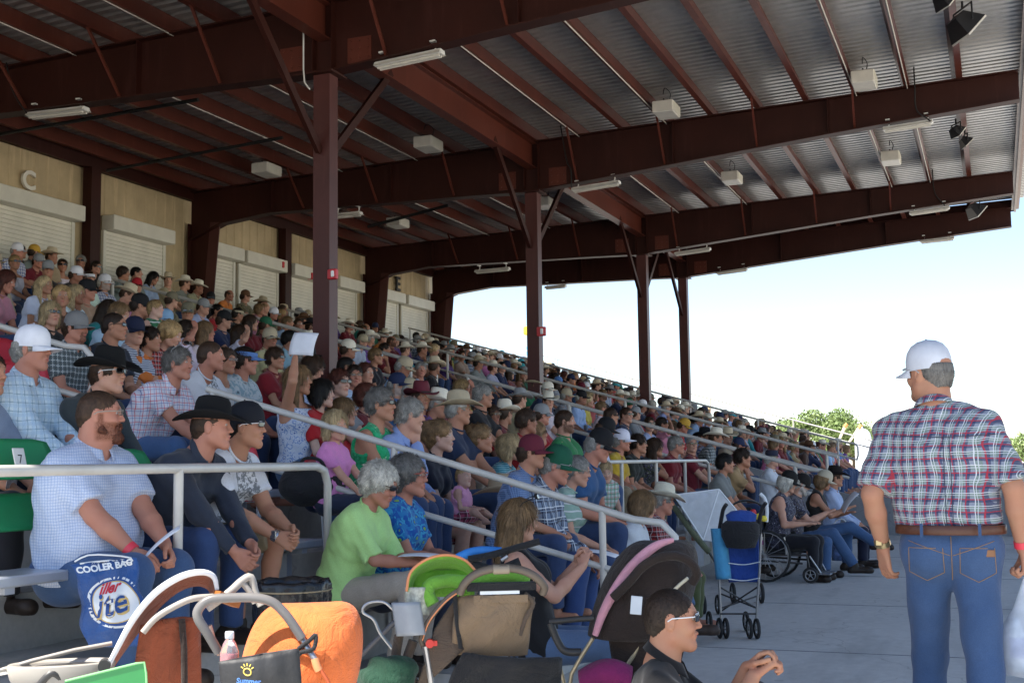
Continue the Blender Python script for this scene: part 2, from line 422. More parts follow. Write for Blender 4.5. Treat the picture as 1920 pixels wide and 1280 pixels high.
# ------------------------------------------------------------------ the steel roof: every member a thing
ce = lambda y: f'{y:.1f}'
def ibeam_poly_rafter(y, lab, gl):
    """rafter: tapered web between polylines top (roof) and bottom"""
    e = empty('roof_beam', (COLX, y, 0), label=lab, cat='roof beam')
    xs = [WALLX+.1, -14.6, -13.5, COLX-1.2, COLX, -5.1, -2.4, EAVE-.08]
    bot = [6.08, 6.38, 6.50, 6.43, 6.40, 6.64, 6.88, 7.12]
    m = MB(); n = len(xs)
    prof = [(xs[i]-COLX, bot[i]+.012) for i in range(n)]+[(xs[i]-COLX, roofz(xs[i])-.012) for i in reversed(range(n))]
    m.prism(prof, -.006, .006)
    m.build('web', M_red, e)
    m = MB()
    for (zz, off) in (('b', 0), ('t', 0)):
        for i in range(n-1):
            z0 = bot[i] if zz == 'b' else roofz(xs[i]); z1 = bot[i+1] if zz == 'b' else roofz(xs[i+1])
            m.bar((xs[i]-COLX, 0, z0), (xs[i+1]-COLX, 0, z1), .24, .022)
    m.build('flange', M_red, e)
    for x in (-13.4, -10.7, COLX-.14, COLX+.14, -5.1, -2.4):
        m = MB(); b = np.interp(x, xs, bot); m.bx(x-COLX-.006, x-COLX+.006, -.11, -.008, b+.013, roofz(x)-.013); m.bx(x-COLX-.006, x-COLX+.006, .008, .11, b+.013, roofz(x)-.013)
        m.build('stiffener', M_red, e)
    for j in gl:
        m = MB(); x = -.32-.825*j; xb = x-COLX; b = float(np.interp(x, xs, bot))+.05
        m.bar((xb, -.02, b), (xb+.05, -.75, roofz(x)+.02), .035, .035)
        m.build('flange_brace', M_red2, e)
    return e
names = ['roof beam overhead nearest the viewer', 'deep red roof beam over the nearest column', 'red roof beam crossing the middle over the second column', 'red roof beam over the third column', 'farthest red roof beam at the end of the stand']
for i, y in enumerate(RAFT): ibeam_poly_rafter(y, names[i], [2, 4, 6, 8, 11, 13, 15] if i < 4 else [])
def column(y, i, lab, ztop=6.39):
    e = empty('steel_column', (COLX, y, 0), label=lab, cat='column'); m = MB()
    k = round((-COLX-3.2)/.97); zb = floorz(k)
    w = .205
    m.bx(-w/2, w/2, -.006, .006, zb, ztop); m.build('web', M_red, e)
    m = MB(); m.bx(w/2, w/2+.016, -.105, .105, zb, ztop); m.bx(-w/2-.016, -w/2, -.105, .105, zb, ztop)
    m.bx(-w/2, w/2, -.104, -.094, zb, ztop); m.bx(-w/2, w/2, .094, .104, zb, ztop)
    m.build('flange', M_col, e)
    m = MB(); m.bx(-.2, .2, -.2, .2, ztop-.02, ztop+.008-.0); m.bx(-.22, .22, -.2, .2, zb, zb+.03); m.build('plate', M_red, e)
    return e
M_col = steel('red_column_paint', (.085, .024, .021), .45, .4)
cl = ['tall red column nearest the viewer with a fire alarm on it', 'second red column with a round red alarm', 'third red column against the pale sky', 'fourth and farthest red column against the sky']
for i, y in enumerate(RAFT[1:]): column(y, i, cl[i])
column(RAFT[0], 9, 'red column above the near left section')
# knee braces along the column line
for i, y in enumerate(RAFT):
    for s, nm in ((-1, 'near side'), (1, 'far side')):
        if i == 4 and s == 1: continue
        m = MB(); m.bar((0, 0, 0), (0, s*1.75, 1.62), .06, .075)
        m.bar((.035, 0, 0), (.035, s*1.75, 1.62), .012, .11)
        o = m.build('knee_brace', M_red, None, (COLX-.03, y+s*.12, 5.36))
        tag(o, f'diagonal steel brace on the {nm} of the {["unseen near", "nearest", "second", "third", "farthest"][i]} column top', 'brace', 'knee braces of the columns')
# eave strut beams along the column line
ys = [ROOF_Y0]+RAFT
for a, b in zip(ys[:-1], ys[1:]):
    m = MB(); m.bx(-.006, .006, .02, b-a-.02, -.46, -.012); m.bx(-.1, .1, .02, b-a-.02, -.475, -.46); m.bx(-.1, .1, .02, b-a-.02, -.012, .0)
    tag(m.build('strut_beam', M_red2, None, (COLX, a, 7.31)), f'deep red strut beam linking column tops, {["overhead at the near edge", "before the nearest column", "between the first two columns", "between the second and third columns", "in the farthest bay"][ys.index(a)]}', 'roof beam')
# purlins
ORDN = ['first', 'second', 'third', 'fourth', 'fifth', 'sixth', 'seventh', 'eighth', 'ninth', 'tenth', 'eleventh', 'twelfth', 'thirteenth', 'fourteenth', 'fifteenth', 'sixteenth', 'seventeenth', 'eighteenth', 'nineteenth', 'twentieth']
npur = 0; x = -.32
while x > WALLX+.3:
    m = MB(); y0, y1 = ROOF_Y0, ROOF_Y1
    m.bx(-.004, .004, y0, y1, 0, .265); m.bx(-.0035, .095, y0, y1, .0, -.006); m.bx(-.09, .0035, y0, y1, .265, .271); m.bx(.091, .095, y0, y1, 0, .026)
    tag(m.build('purlin', M_red2, None, (x, 0, roofz(x)+.014)), f'long thin red purlin under the roof sheets, {ORDN[npur]} in from the open eave', 'purlin', 'roof purlins')
    x -= .825; npur += 1
for j, wh in ((1, 'second'), (2, 'third'), (6, 'seventh'), (8, 'ninth'), (12, 'thirteenth'), (14, 'fifteenth')):
    xx = -.32-.825*j; m = MB(); m.tube([(0, 0, 0), (0, RAFT[1]-ROOF_Y0-.5, .004), (0, RAFT[3]-ROOF_Y0, 0)], .011, 6)  # thin pale tube just under the purlin's bottom flange, drawn as a pale line
    tag(m.build('conduit', M_offw, None, (xx+.05, ROOF_Y0+.3, roofz(xx)-.008)), f'thin pale tube running along the {wh} roof purlin from the eave', 'conduit')
for yb in RAFT[1:]:
    for xs_, zs_ in ((COLX+.5, 6.62), (COLX-.5, 6.62)):
        m = MB(); m.bx(-.17, .17, -.020, -.008, -.13, .20)
        for a in (-.12, 0, .12):
            for b in (-.07, .05, .16): m.cyl((a, -.034, b), (a, -.02, b), .016, 6)
        tag(m.build('splice_plate', M_red2, None, (xs_, yb, zs_)), f'bolted steel plate on the {["nearest", "second", "third", "farthest"][RAFT.index(yb)-1]} roof beam, {"right" if xs_ > COLX else "left"} of its column', 'plate')
# roof sheeting with trapezoid ribs running down the slope
m = MB(); ysv = []; y = ROOF_Y0-.05; px_ = .19
while y < ROOF_Y1+.05: ysv += [(y, 0), (y+.10, 0), (y+.125, .035), (y+.165, .035)]; y += px_
xa, xb = WALLX-.4, EAVE+.25
V = []
for (yy, dz) in ysv: V.append((xa, yy, roofz(xa)+.295+dz)); V.append((xb, yy, roofz(xb)+.295+dz))
Fc = [(2*i, 2*i+1, 2*i+3, 2*i+2) for i in range(len(ysv)-1)]
m.add(V, Fc); V2 = [(a, b, c+.06) for a, b, c in V]; m.add(V2, Fc)
tag(m.build('roof_sheeting', M_deck, recalc=False), 'ribbed galvanised metal sheeting of the grandstand roof', 'roof')
m = MB(); ez = roofz(EAVE); m.bx(EAVE, EAVE+.05, ROOF_Y0, ROOF_Y1, ez-.05, ez+.34); m.bx(EAVE-.06, EAVE-.002, ROOF_Y0, ROOF_Y1, ez+.0, ez+.03)
tag(m.build('eave_beam', basic('weathered_fascia', (.25, .20, .18), .5), None), 'long edge beam along the open front of the roof', 'eave beam')
m = MB(); m.bx(EAVE+.052, EAVE+.12, ROOF_Y0, ROOF_Y1, ez+.02, ez+.20); tag(m.build('gutter', basic('gutter_brown', (.20, .12, .09), .5)), 'pale gutter outside the front eave', 'gutter')
m = MB(); n_ = [(WALLX-.2, roofz(WALLX-.2)-.02), (EAVE+.02, roofz(EAVE+.02)-.02), (EAVE+.02, roofz(EAVE+.02)+.29), (WALLX-.2, roofz(WALLX-.2)+.29)]; m.prism(n_, ROOF_Y1+.03, ROOF_Y1+.045); tag(m.build('end_fascia', M_red), 'dark red fascia closing the far end of the roof above the last beam', 'fascia')
# dark tube heaters / pipes under the left bays
def pix_bar(name, p0, p1, y, r, mat, lab, cat):
    a = at_y(*p0, y); b = at_y(*p1, y); m = MB(); m.tube([(0, 0, 0), b-a], r); m2 = m.build(name, mat, None, a); return tag(m2, lab, cat)
pix_bar('pipe', (-60, 262), (372, 187), Y1+1.6, .03, M_black, 'thick black pipe under the roof at upper left', 'pipe')
pix_bar('pipe', (200, 320), (530, 258), Y1+4.2, .03, M_black, 'second thick black pipe under the roof, farther back', 'pipe')
pix_bar('pipe', (690, 425), (840, 385), Y1+L+2.4, .035, M_black, 'short black pipe below the middle roof beam', 'pipe')

# ------------------------------------------------------------------ back wall, each bay
def siding(y0, y1, z0, z1, lab):
    m = MB(); V = []; y = y0; ys_ = []
    while y < y1-.01:
        ys_ += [(y, 0), (min(y+.235, y1), 0), (min(y+.25, y1), -.016), (min(y+.28, y1), -.016)]; y += .305
    ys_.append((y1, 0))
    for yy, dx in ys_: V += [(dx, yy-y0, z0), (dx, yy-y0, z1)]
    m.add(V, [(2*i, 2*i+1, 2*i+3, 2*i+2) for i in range(len(ys_)-1)])
    V3 = [(a-.06, b, c) for a, b, c in V]; m.add(V3, [(2*i, 2*i+1, 2*i+3, 2*i+2) for i in range(len(ys_)-1)])
    return tag(m.build('wall_siding', M_tan, None, (WALLX, y0, 0), recalc=False), lab, 'wall')

siding(0.5, RAFT[4]+.3, 3.3, 7.40, 'tan ribbed metal wall at the back of the stand')
m = MB(); m.bx(-.02, .1, 0, RAFT[4]-.5, 6.93, 7.34); tag(m.build('wall_girt', M_red, None, (WALLX+.06, .5, 0)), 'dark red beam along the top of the tan back wall', 'beam')
def wall_post(y, lab):
    m = MB(); m.bx(0, .2, -.13, .13, 3.3, 6.93); tag(m.build('wall_post', M_red, None, (WALLX+.05, y, 0)), lab, 'post')
wall_post(17.95, 'straight dark red post between the shutters beside the letter C'); wall_post(24.6, 'straight dark red post on the back wall behind the nearest column')
def taper_col(y, lab):
    e = empty('tapered_column', (WALLX+.1, y, 3.3), label=lab, cat='column')
    m = MB(); m.prism([(0, 0), (.30, 0), (.58, 3.13), (0, 3.13)], -.008, .008); m.build('web', M_red, e)
    m = MB(); m.bar((.31, 0, 0), (.59, 0, 3.13), .24, .02, (0, 1, 0)); m.v = m.v; m.build('flange', M_col, e)
    m = MB(); m.bx(-.01, .01, -.12, .12, 0, 3.13); m.build('back_flange', M_red, e)
taper_col(RAFT[2], 'tapered dark red column at the back wall, nearest of the three'); taper_col(RAFT[3], 'tapered dark red column beside the letter E')
taper_col(RAFT[4], 'tapered dark red column at the far end of the back wall'); taper_col(RAFT[1], 'tapered dark red column at the back wall outside the left edge')
WY = {p: None for p in ()}
def shutter(y0, y1, zt, lab):
    e = empty('roll_shutter', (WALLX+.03, y0, 3.6), label=lab, cat='shutter')
    w = y1-y0; h = zt-3.6
    m = MB(); m.bevbox((.16, w/2, h-.14), (.30, w, .28), .012); m.build('hood', M_creambox, e)
    m = MB()
    for i in range(int((h-.28)/.075)): z = h-.28-.075*(i+1); m.prism([(.03, z+.0005), (.0485, z+.003), (.050, z+.037), (.0485, z+.071), (.03, z+.0745)], .08, w-.08)
    m.build('slat_curtain', M_cream, e)
    for yy in (.04, w-.04): m = MB(); m.bx(.01, .07, yy-.04, yy+.04, 0, h-.28); m.build('guide', M_creambox, e)
SH = [(15.0, 17.58, 6.13, 'cream roll shutter under the letter C'), (18.35, 20.21, 6.13, 'cream roll shutter right of the straight red post'),
      (21.35, 22.66, 6.15, 'cream roll shutter right of the tapered column'), (22.78, 24.42, 6.15, 'cream roll shutter left of the second red wall post'),
      (24.75, 26.1, 6.15, 'cream roll shutter partly hidden by the nearest column'), (26.9, 28.2, 6.15, 'narrow cream roll shutter just right of the nearest column'),
      (29.1, 30.6, 6.14, 'left cream roll shutter under the letter E'), (30.78, 32.5, 6.14, 'right cream roll shutter under the letter E'), (12.0, 14.6, 6.13, 'cream roll shutter outside the left edge')]
for a in SH: shutter(*a)
def letter(s_, y, z, mat, size, lab):
    t = text_mesh(s_, size, .05, bold=.012); t.materials.append(mat)
    o = bpy.data.objects.new('section_letter', t); C.objects.link(o)
    o.matrix_world = Matrix.Translation((WALLX+.07, y, z)) @ Matrix.Rotation(R(90), 4, 'Z') @ Matrix.Rotation(R(90), 4, 'X')
    tag(o, lab, 'letter sign')
letter('C', 16.43, 6.38, M_sign, .46, 'pale letter C on the tan wall at upper left'); letter('E', 30.62, 6.42, M_signb, .56, 'black letter E on the tan wall between the far columns')

# ------------------------------------------------------------------ fittings under the roof
def tube_light(px0, py0, px1, py1, y, lab):
    a = at_y(px0, py0, y); b = at_y(px1, py1, y); mid = (a+b)/2; w = (b-a).length; ang = math.atan2((b-a).z, (b-a).x)
    e = empty('tube_light', mid, 0, lab, 'light fitting', 'strip lights under the roof beams'); e.rotation_euler = (0, -ang, 0)
    m = MB(); m.bevbox((0, 0, .03), (w, .13, .06), .012); m.build('housing', M_white, e)
    m = MB(); m.prism([(-.10, .0), (-.055, .05), (.055, .05), (.10, .0), (.09, .0), (.05, .04), (-.05, .04), (-.09, .0)], -w/2+.01, w/2-.01, 'x'); m.build('reflector', M_offw, e)
    for s_ in (-.035, .035): m = MB(); m.tube([(-w/2+.04, s_, -.02), (w/2-.04, s_, -.02)], .015); m.build('tube', M_offw, e)
    for s_ in (-w*.38, w*.38): m = MB(); m.tube([(s_, 0, .06), (s_+.02, 0, .10), (s_, .03, .16)], .012, 6); m.box((s_, .0, .17), (.07, .12, .02)); m.build('hanger', M_white, e)
y1_, y2_, y3_, y4_ = RAFT[1], RAFT[2], RAFT[3], RAFT[4]
TL = [(705, 128, 831, 101, y1_, 'strip light hanging near the top centre under the nearest beam'), (54, 220, 163, 208, y1_, 'strip light at upper left under the nearest beam'),
      (1073, 359, 1163, 344, y2_, 'strip light right of the second column'), (1655, 246, 1750, 231, y2_, 'strip light high at right under the middle beam'), (626, 407, 678, 402, y2_, 'strip light just right of the nearest column'),
      (1265, 478, 1333, 468, y3_, 'strip light right of the third column'), (1705, 402, 1781, 391, y3_, 'strip light at far right under the third beam'), (891, 511, 956, 505, y3_, 'strip light left of the second column, low in the picture'),
      (1343, 514, 1402, 506, y4_, 'strip light under the farthest beam against the sky'), (1725, 455, 1790, 448, y4_, 'rightmost strip light under the farthest beam'), (1022, 541, 1062, 537, y4_, 'faint distant strip light left of the third column')]
for t in TL: tube_light(*t)
def box_unit(px, py, x, w, h, d, lab, up=.3):
    zz = 7.1
    for _ in range(6): p = at_z(px, py, zz); zz = roofz(p.x)-.13
    e = empty('speaker_box', p, 0, lab, 'speaker', 'pale boxes hung under the roof')
    m = MB(); m.bevbox((0, 0, 0), (d, w, h), .015); m.build('case', M_offw, e)
    m = MB(); m.bevbox((d/2+.004, 0, 0), (.01, w*.9, h*.8), .003); m.build('front_panel', M_creambox, e)
    top = roofz(p.x)+.02-p.z
    m = MB(); m.tube([(0, -w*.3, h/2), (0, -w*.3, top)], .014, 6); m.build('hanger', M_black, e)
    m = MB(); m.tube([(0, w*.3, h/2), (0, w*.3, top)], .014, 6); m.build('hanger', M_black, e)
    m = MB(); m.tube(bez([(0, w*.2, h/2), (.05, w*.25, h/2+.2), (.0, -.05, h/2+.26), (0, -w*.35, h/2+.12)], 12), .008, 6); m.build('cable', M_black, e)
BX = [(500, 319, -10.2), (803, 271, -8.6), (746, 418, -10.2), (1249, 206, -5.0), (1620, 151, -2.0), (1372, 334, -4.6), (1670, 297, -1.9), (1022, 381, -7.6)]
BL = ['pale box hung left of the nearest column', 'pale box hung just right of the nearest column', 'small pale box hung below the middle beam', 'pale box hung at top centre above the middle beam', 'pale box hung high at right, nearest to the viewer',
      'pale box hung under the middle beam, centre right', 'pale box at right between the second and third beams', 'pale box partly hidden behind the top of the second column']
for (a, b, c), lb in zip(BX, BL):
    p = at_x(a, b, c); s_ = .30 if lb.startswith('small') else .36
    box_unit(a, b, c, .52, .20, .36, lb)
M_flood = basic('flood_black', (.015, .015, .018), .5)
def flood(px, py, x, s_, lab, rz=.5, ry=.6):
    zz = 6.9
    for _ in range(6): p = at_z(px, py, zz); zz = roofz(p.x)-.30*s_-.1
    e = empty('flood_light', p, rz, lab, 'flood light', 'black flood lights near the eave')
    rot = Matrix.Rotation(ry, 3, 'Y')
    m = MB(); m.add([rot @ Vector(q)*s_ for q in [(-.2, -.17, .1), (-.2, .17, .1), (-.2, .17, -.12), (-.2, -.17, -.12), (.12, -.3, .24), (.12, .3, .24), (.12, .3, -.24), (.12, -.3, -.24)]],
                    [(0, 1, 2, 3), (0, 4, 5, 1), (1, 5, 6, 2), (2, 6, 7, 3), (3, 7, 4, 0), (4, 7, 6, 5)]); m.build('housing', M_flood, e)
    m = MB(); m.box(rot @ Vector((.14, 0, 0))*s_, (.03*s_, .6*s_, .48*s_), rot); m.build('lens', M_offw, e)
    top = roofz(p.x)-p.z
    m = MB(); m.tube([(0, -.32*s_, 0), (0, -.32*s_, .3*s_), (0, .32*s_, .3*s_), (0, .32*s_, 0)], .014, 6); m.tube([(0, 0, .3*s_), (0, 0, max(.35*s_, top))], .018, 6); m.build('yoke', M_flood, e)
flood(1806, 48, -.55, .78, 'large black flood light at the top right', .5, .75); flood(1793, 246, -.6, .45, 'upper of two small black flood lights at right', .6, .7)
flood(1810, 266, -.5, .45, 'lower of two small black flood lights at right', .3, .8); flood(1828, 394, -.5, .75, 'black flood light at right under the third beam', .5, .75)
flood(1770, 0, -.62, .5, 'black flood light cut off by the top edge', .6, .7)
def wire(pts, y, lab):
    P = [at_y(a, b, y) for a, b in pts]; o = P[0].copy(); m = MB(); m.tube(bez([p-o for p in P], 20), .012, 6)
    tag(m.build('power_cable', M_black, None, o), lab, 'cable')
wire([(1712, 100), (1715, 160), (1718, 205), (1738, 222), (1745, 228)], y2_-.15, 'thin dark cable looping down to the strip light at upper right')
wire([(1051, 236), (1062, 300), (1070, 318), (1072, 352)], y2_-.15, 'thin dark cable at the second column running to its strip light')
wire([(1748, 318), (1752, 360), (1765, 378), (1772, 386)], y3_-.15, 'thin dark cable running to the strip light at far right')
wire([(12, 118), (20, 160), (34, 190), (50, 212)], y1_-.15, 'thin dark cable at the upper left strip light')
P = [at_y(a, b, y1_-.2) for a, b in [(569, 45), (569, 130), (571, 155), (581, 168)]]; m = MB(); m.tube([p-P[0] for p in P], .011, 6)
tag(m.build('conduit', M_white, None, P[0]), 'thin white conduit beside the nearest column top', 'conduit')
def alarm(loc, s_, lab):
    e = empty('fire_alarm', loc, 0, lab, 'fire alarm'); m = MB(); m.bevbox((0, -.03, 0), (.13*s_, .07, .13*s_), .01); m.build('box', M_alarm, e)
    m = MB(); m.bevbox((0.02, -.075, 0), (.04*s_, .03, .08*s_), .008); m.build('strobe', M_lens, e)
p = at_y(629, 513, y1_-.14); alarm((COLX+.17, y1_-.08, p.z), 1.0, 'red fire alarm on the nearest red column')
p = at_y(1023, 621, y2_-.1); alarm((COLX+.17, y2_-.08, p.z), 1.3, 'red fire alarm on the second red column')
p = at_x(529, 497, WALLX+.3); alarm(p, 1.1, 'small red alarm on the back wall post'); p = at_x(583, 518, WALLX+.3); alarm(p, 1.2, 'red alarm on the back wall left of the nearest column')
# ------------------------------------------------------------------ implicit surfaces -> one continuous mesh
f32 = np.float32
def axis(lo, hi, res, fine=(), fres=None):
    """coordinates from lo to hi at step res, at fres inside the intervals of fine"""
    out = [lo]; x = lo
    while x < hi:
        st = res
        for a, b in fine:
            if a-res < x < b: st = fres
        x += st; out.append(x)
    return np.array(out, dtype=f32)
class Field:
    def __init__(s, lo, hi, res, fine=None, fres=None):
        fine = fine or ([], [], [])
        s.ax = [axis(lo[i], hi[i], res, fine[i], fres) for i in range(3)]
        s.D = np.full([len(a) for a in s.ax], 1.0, dtype=f32); s.k = .02
    def _sl(s, lo, hi):
        r = []
        for i in range(3):
            a = s.ax[i]; i0 = int(np.searchsorted(a, lo[i]))-1; i1 = int(np.searchsorted(a, hi[i]))+1
            r.append((max(0, i0), min(len(a), i1)))
        if any(b-a < 1 for a, b in r): return None
        sl = tuple(slice(a, b) for a, b in r)
        P = [s.ax[0][sl[0]][:, None, None], s.ax[1][sl[1]][None, :, None], s.ax[2][sl[2]][None, None, :]]
        return sl, P
    def put(s, lo, hi, fn, k=None, op='u'):
        k = s.k if k is None else k; pad = max(k, .02)+.012
        q = s._sl([v-pad for v in lo], [v+pad for v in hi])
        if q is None: return
        sl, P = q; f = fn(P).astype(f32); d = s.D[sl]
        if op == 'u':
            h = np.clip(.5+.5*(d-f)/k, 0, 1); s.D[sl] = d+(f-d)*h-k*h*(1-h)
        elif op == 's':
            f = -f; h = np.clip(.5-.5*(d-f)/k, 0, 1); s.D[sl] = d+(f-d)*h+k*h*(1-h)
        elif op == 'i': s.D[sl] = np.maximum(d, f)
        elif op == 'a': s.D[sl] = d+f
    def cone(s, a, b, ra, rb, k=None, op='u', cut=None, cut0=None):
        a = np.array(a, dtype=f32); b = np.array(b, dtype=f32); ba = b-a; l2 = float(ba@ba)+1e-9; r = max(ra, rb)
        def fn(P):
            x, y, z = P[0]-a[0], P[1]-a[1], P[2]-a[2]
            t = np.clip((x*ba[0]+y*ba[1]+z*ba[2])/l2, 0, 1)
            d = np.sqrt((x-t*ba[0])**2+(y-t*ba[1])**2+(z-t*ba[2])**2)-(ra+t*(rb-ra))
            if cut is not None:
                L_ = math.sqrt(l2); pl = ((x-ba[0])*ba[0]+(y-ba[1])*ba[1]+(z-ba[2])*ba[2])/L_-cut; d = np.maximum(d, pl)
            return d
        s.put(np.minimum(a, b)-r, np.maximum(a, b)+r, fn, k, op)
    def chain(s, pts, rs, k=None, op='u'):
        for i in range(len(pts)-1): s.cone(pts[i], pts[i+1], rs[i], rs[i+1], k, op)
    def ell(s, c, r, rot=None, k=None, op='u'):
        """ellipsoid; rot 3x3 with columns the local axes"""
        c = np.array(c, dtype=f32); r = np.array(r, dtype=f32); Rm = np.eye(3, dtype=f32) if rot is None else np.array(rot, dtype=f32)
        ext = np.sqrt(((Rm*r[None, :])**2).sum(1))
        def fn(P):
            x, y, z = P[0]-c[0], P[1]-c[1], P[2]-c[2]
            u = x*Rm[0, 0]+y*Rm[1, 0]+z*Rm[2, 0]; v = x*Rm[0, 1]+y*Rm[1, 1]+z*Rm[2, 1]; w = x*Rm[0, 2]+y*Rm[1, 2]+z*Rm[2, 2]
            k0 = np.sqrt((u/r[0])**2+(v/r[1])**2+(w/r[2])**2); k1 = np.sqrt((u/r[0]**2)**2+(v/r[1]**2)**2+(w/r[2]**2)**2)+1e-6
            return k0*(k0-1)/k1
        s.put(c-ext, c+ext, fn, k, op)
    def wrinkle(s, amp, f, seed=0):
        X, Y, Z = s.ax[0][:, None, None], s.ax[1][None, :, None], s.ax[2][None, None, :]
        w = np.sin(f*(Z*1.0+.45*X)+2.2*np.sin(f*.31*(Y+X*.6)+seed)+seed)*np.sin(f*.37*(Y*1.1-Z*.5+X)+seed*1.7)
        w = w+.5*np.sin(f*1.9*(Z*.5+X*.9)+3*np.sin(f*.4*Y+seed))
        s.D += (amp*w).astype(f32)
    def mesh(s, name, smooth=True):
        D = s.D; ax = s.ax
        S = D < 0
        A = np.zeros([n-1 for n in D.shape], dtype=np.int8)
        for i in (0, 1):
            for j in (0, 1):
                for k in (0, 1): A += S[i:D.shape[0]-1+i, j:D.shape[1]-1+j, k:D.shape[2]-1+k]
        act = np.argwhere((A > 0) & (A < 8))
        if len(act) == 0: return None
        idx = np.full(A.shape, -1, dtype=np.int32); idx[act[:, 0], act[:, 1], act[:, 2]] = np.arange(len(act))
        I, J, K = act.T; cs = {}
        for i in (0, 1):
            for j in (0, 1):
                for k in (0, 1): cs[i, j, k] = D[I+i, J+j, K+k]
        acc = np.zeros((len(act), 3)); cnt = np.zeros(len(act))
        for a in cs:
            for d in range(3):
                if a[d] == 1: continue
                b = list(a); b[d] = 1; b = tuple(b)
                va, vb = cs[a], cs[b]; m = (va < 0) != (vb < 0)
                t = np.where(m, va/np.where(m, va-vb, 1), 0)
                p = np.zeros((len(act), 3)); p[:, 0] = a[0]; p[:, 1] = a[1]; p[:, 2] = a[2]; p[:, d] = t
                acc += p*m[:, None]; cnt += m
        acc /= cnt[:, None]
        V = np.zeros((len(act), 3), dtype=f32)
        for d, Q in enumerate((I, J, K)): x0 = ax[d][Q]; x1 = ax[d][Q+1]; V[:, d] = x0+(x1-x0)*acc[:, d]
        Fs = []
        for d in range(3):
            sl0 = [slice(None)]*3; sl1 = [slice(None)]*3; sl0[d] = slice(0, -1); sl1[d] = slice(1, None)
            e = S[tuple(sl0)] != S[tuple(sl1)]
            E = np.argwhere(e); d1, d2 = [(1, 2), (2, 0), (0, 1)][d]
            ok = (E[:, d1] > 0) & (E[:, d2] > 0) & (E[:, d1] < D.shape[d1]-1) & (E[:, d2] < D.shape[d2]-1); E = E[ok]
            if len(E) == 0: continue
            def g(o1, o2):
                q = E.copy(); q[:, d1] -= o1; q[:, d2] -= o2; return idx[q[:, 0], q[:, 1], q[:, 2]]
            q = np.stack([g(1, 1), g(0, 1), g(0, 0), g(1, 0)], 1)
            ins = S[E[:, 0], E[:, 1], E[:, 2]]
            q[~ins] = q[~ins][:, ::-1]; Fs.append(q)
        Fq = np.concatenate(Fs); Fq = Fq[(Fq >= 0).all(1)]
        return mk_mesh(name, V, Fq, smooth)
def V3(*a): return np.array(a, dtype=float)
def rotm(ax, a):
    c, s_ = math.cos(a), math.sin(a)
    return np.array({'x': [[1, 0, 0], [0, c, -s_], [0, s_, c]], 'y': [[c, 0, s_], [0, 1, 0], [-s_, 0, c]], 'z': [[c, -s_, 0], [s_, c, 0], [0, 0, 1]]}[ax])
def ik(a, b, l1, l2, pole):
    d = b-a; D_ = np.linalg.norm(d); D2 = min(D_, (l1+l2)*.995)
    if D_ > D2: b = a+d/D_*D2; D_ = D2
    n = d/np.linalg.norm(d); x = (l1*l1-l2*l2+D_*D_)/(2*D_); h = math.sqrt(max(0, l1*l1-x*x))
    p = np.array(pole, float); p = p-n*(p@n); p /= np.linalg.norm(p)+1e-9
    return a+n*x+p*h, b

# ------------------------------------------------------------------ people.  Local frame: +x forward, +y left, z up, floor at 0
def skeleton(P):
    """joint positions from a pose dictionary"""
    s = P.get('s', 1.0); fem = P['fem']; g = P.get('girth', 1.0); J = {}
    lean, side, tw = P.get('lean', .12), P.get('side', 0), P.get('twist', 0)
    if P.get('stand'):
        hz = .945*s+P.get('legs', 0); J['hip'] = V3(0, 0, hz)
    else: hz = P.get('seat', .47)+.085*s; J['hip'] = V3(0, 0, hz)
    T = rotm('z', tw) @ rotm('x', side) @ rotm('y', lean); T2 = rotm('z', tw) @ rotm('x', side) @ rotm('y', lean*1.35+P.get('hunch', 0))
    J['T'] = T; J['T2'] = T2
    J['waist'] = J['hip']+T @ V3(0, 0, .17*s); J['chest'] = J['waist']+T2 @ V3(0, 0, .20*s); J['neck'] = J['chest']+T2 @ V3(-.01*s, 0, .19*s)
    hp = P.get('hpitch', 0); H = rotm('z', P.get('hyaw', 0)) @ rotm('x', P.get('hroll', 0)) @ rotm('y', hp+.0)
    J['H'] = H; J['head'] = J['neck']+T2 @ V3(.012*s, 0, .055*s)+H @ V3(.018*s, 0, .108*s*P.get('hs', 1.0))
    sw = (.148 if fem else .172)*s*P.get('sw', 1.0)
    for nm, sg in (('L', 1), ('R', -1)):
        J['sh'+nm] = J['chest']+T2 @ V3(-.005*s, sg*sw, .112*s)
        w = P.get('w'+nm); w = V3(*w) if w is not None else J['hip']+V3(.40*s, sg*.08*s, .10*s)
        pole = P.get('p'+nm, (-.35, sg*.5, -.8))
        J['el'+nm], J['wr'+nm] = ik(J['sh'+nm], w, .285*s, .255*s, pole)
        J['hp'+nm] = J['hip']+rotm('z', tw*.3) @ V3(0, sg*.088*s, -.01*s)
        kn = P.get('k'+nm); an = P.get('a'+nm)
        if P.get('stand'):
            J['an'+nm] = V3(*(an or (0, sg*.11*s, .08*s))); J['kn'+nm], J['an'+nm] = ik(J['hp'+nm], J['an'+nm], .44*s+P.get('legs', 0)/2, .43*s+P.get('legs', 0)/2, (1, sg*.05, 0))
        else:
            J['kn'+nm] = V3(*kn) if kn else V3(.45*s, sg*.13*s, hz+.01)
            J['an'+nm] = V3(*an) if an else V3(.43*s, sg*.13*s, .085)
            d = J['an'+nm]-J['kn'+nm]; l = np.linalg.norm(d); J['an'+nm] = J['kn'+nm]+d/l*min(l, .47*s)
        J['toe'+nm] = J['an'+nm]+rotm('z', P.get('f'+nm, sg*.15)) @ V3(.155*s, 0, -.045*s)
    return J
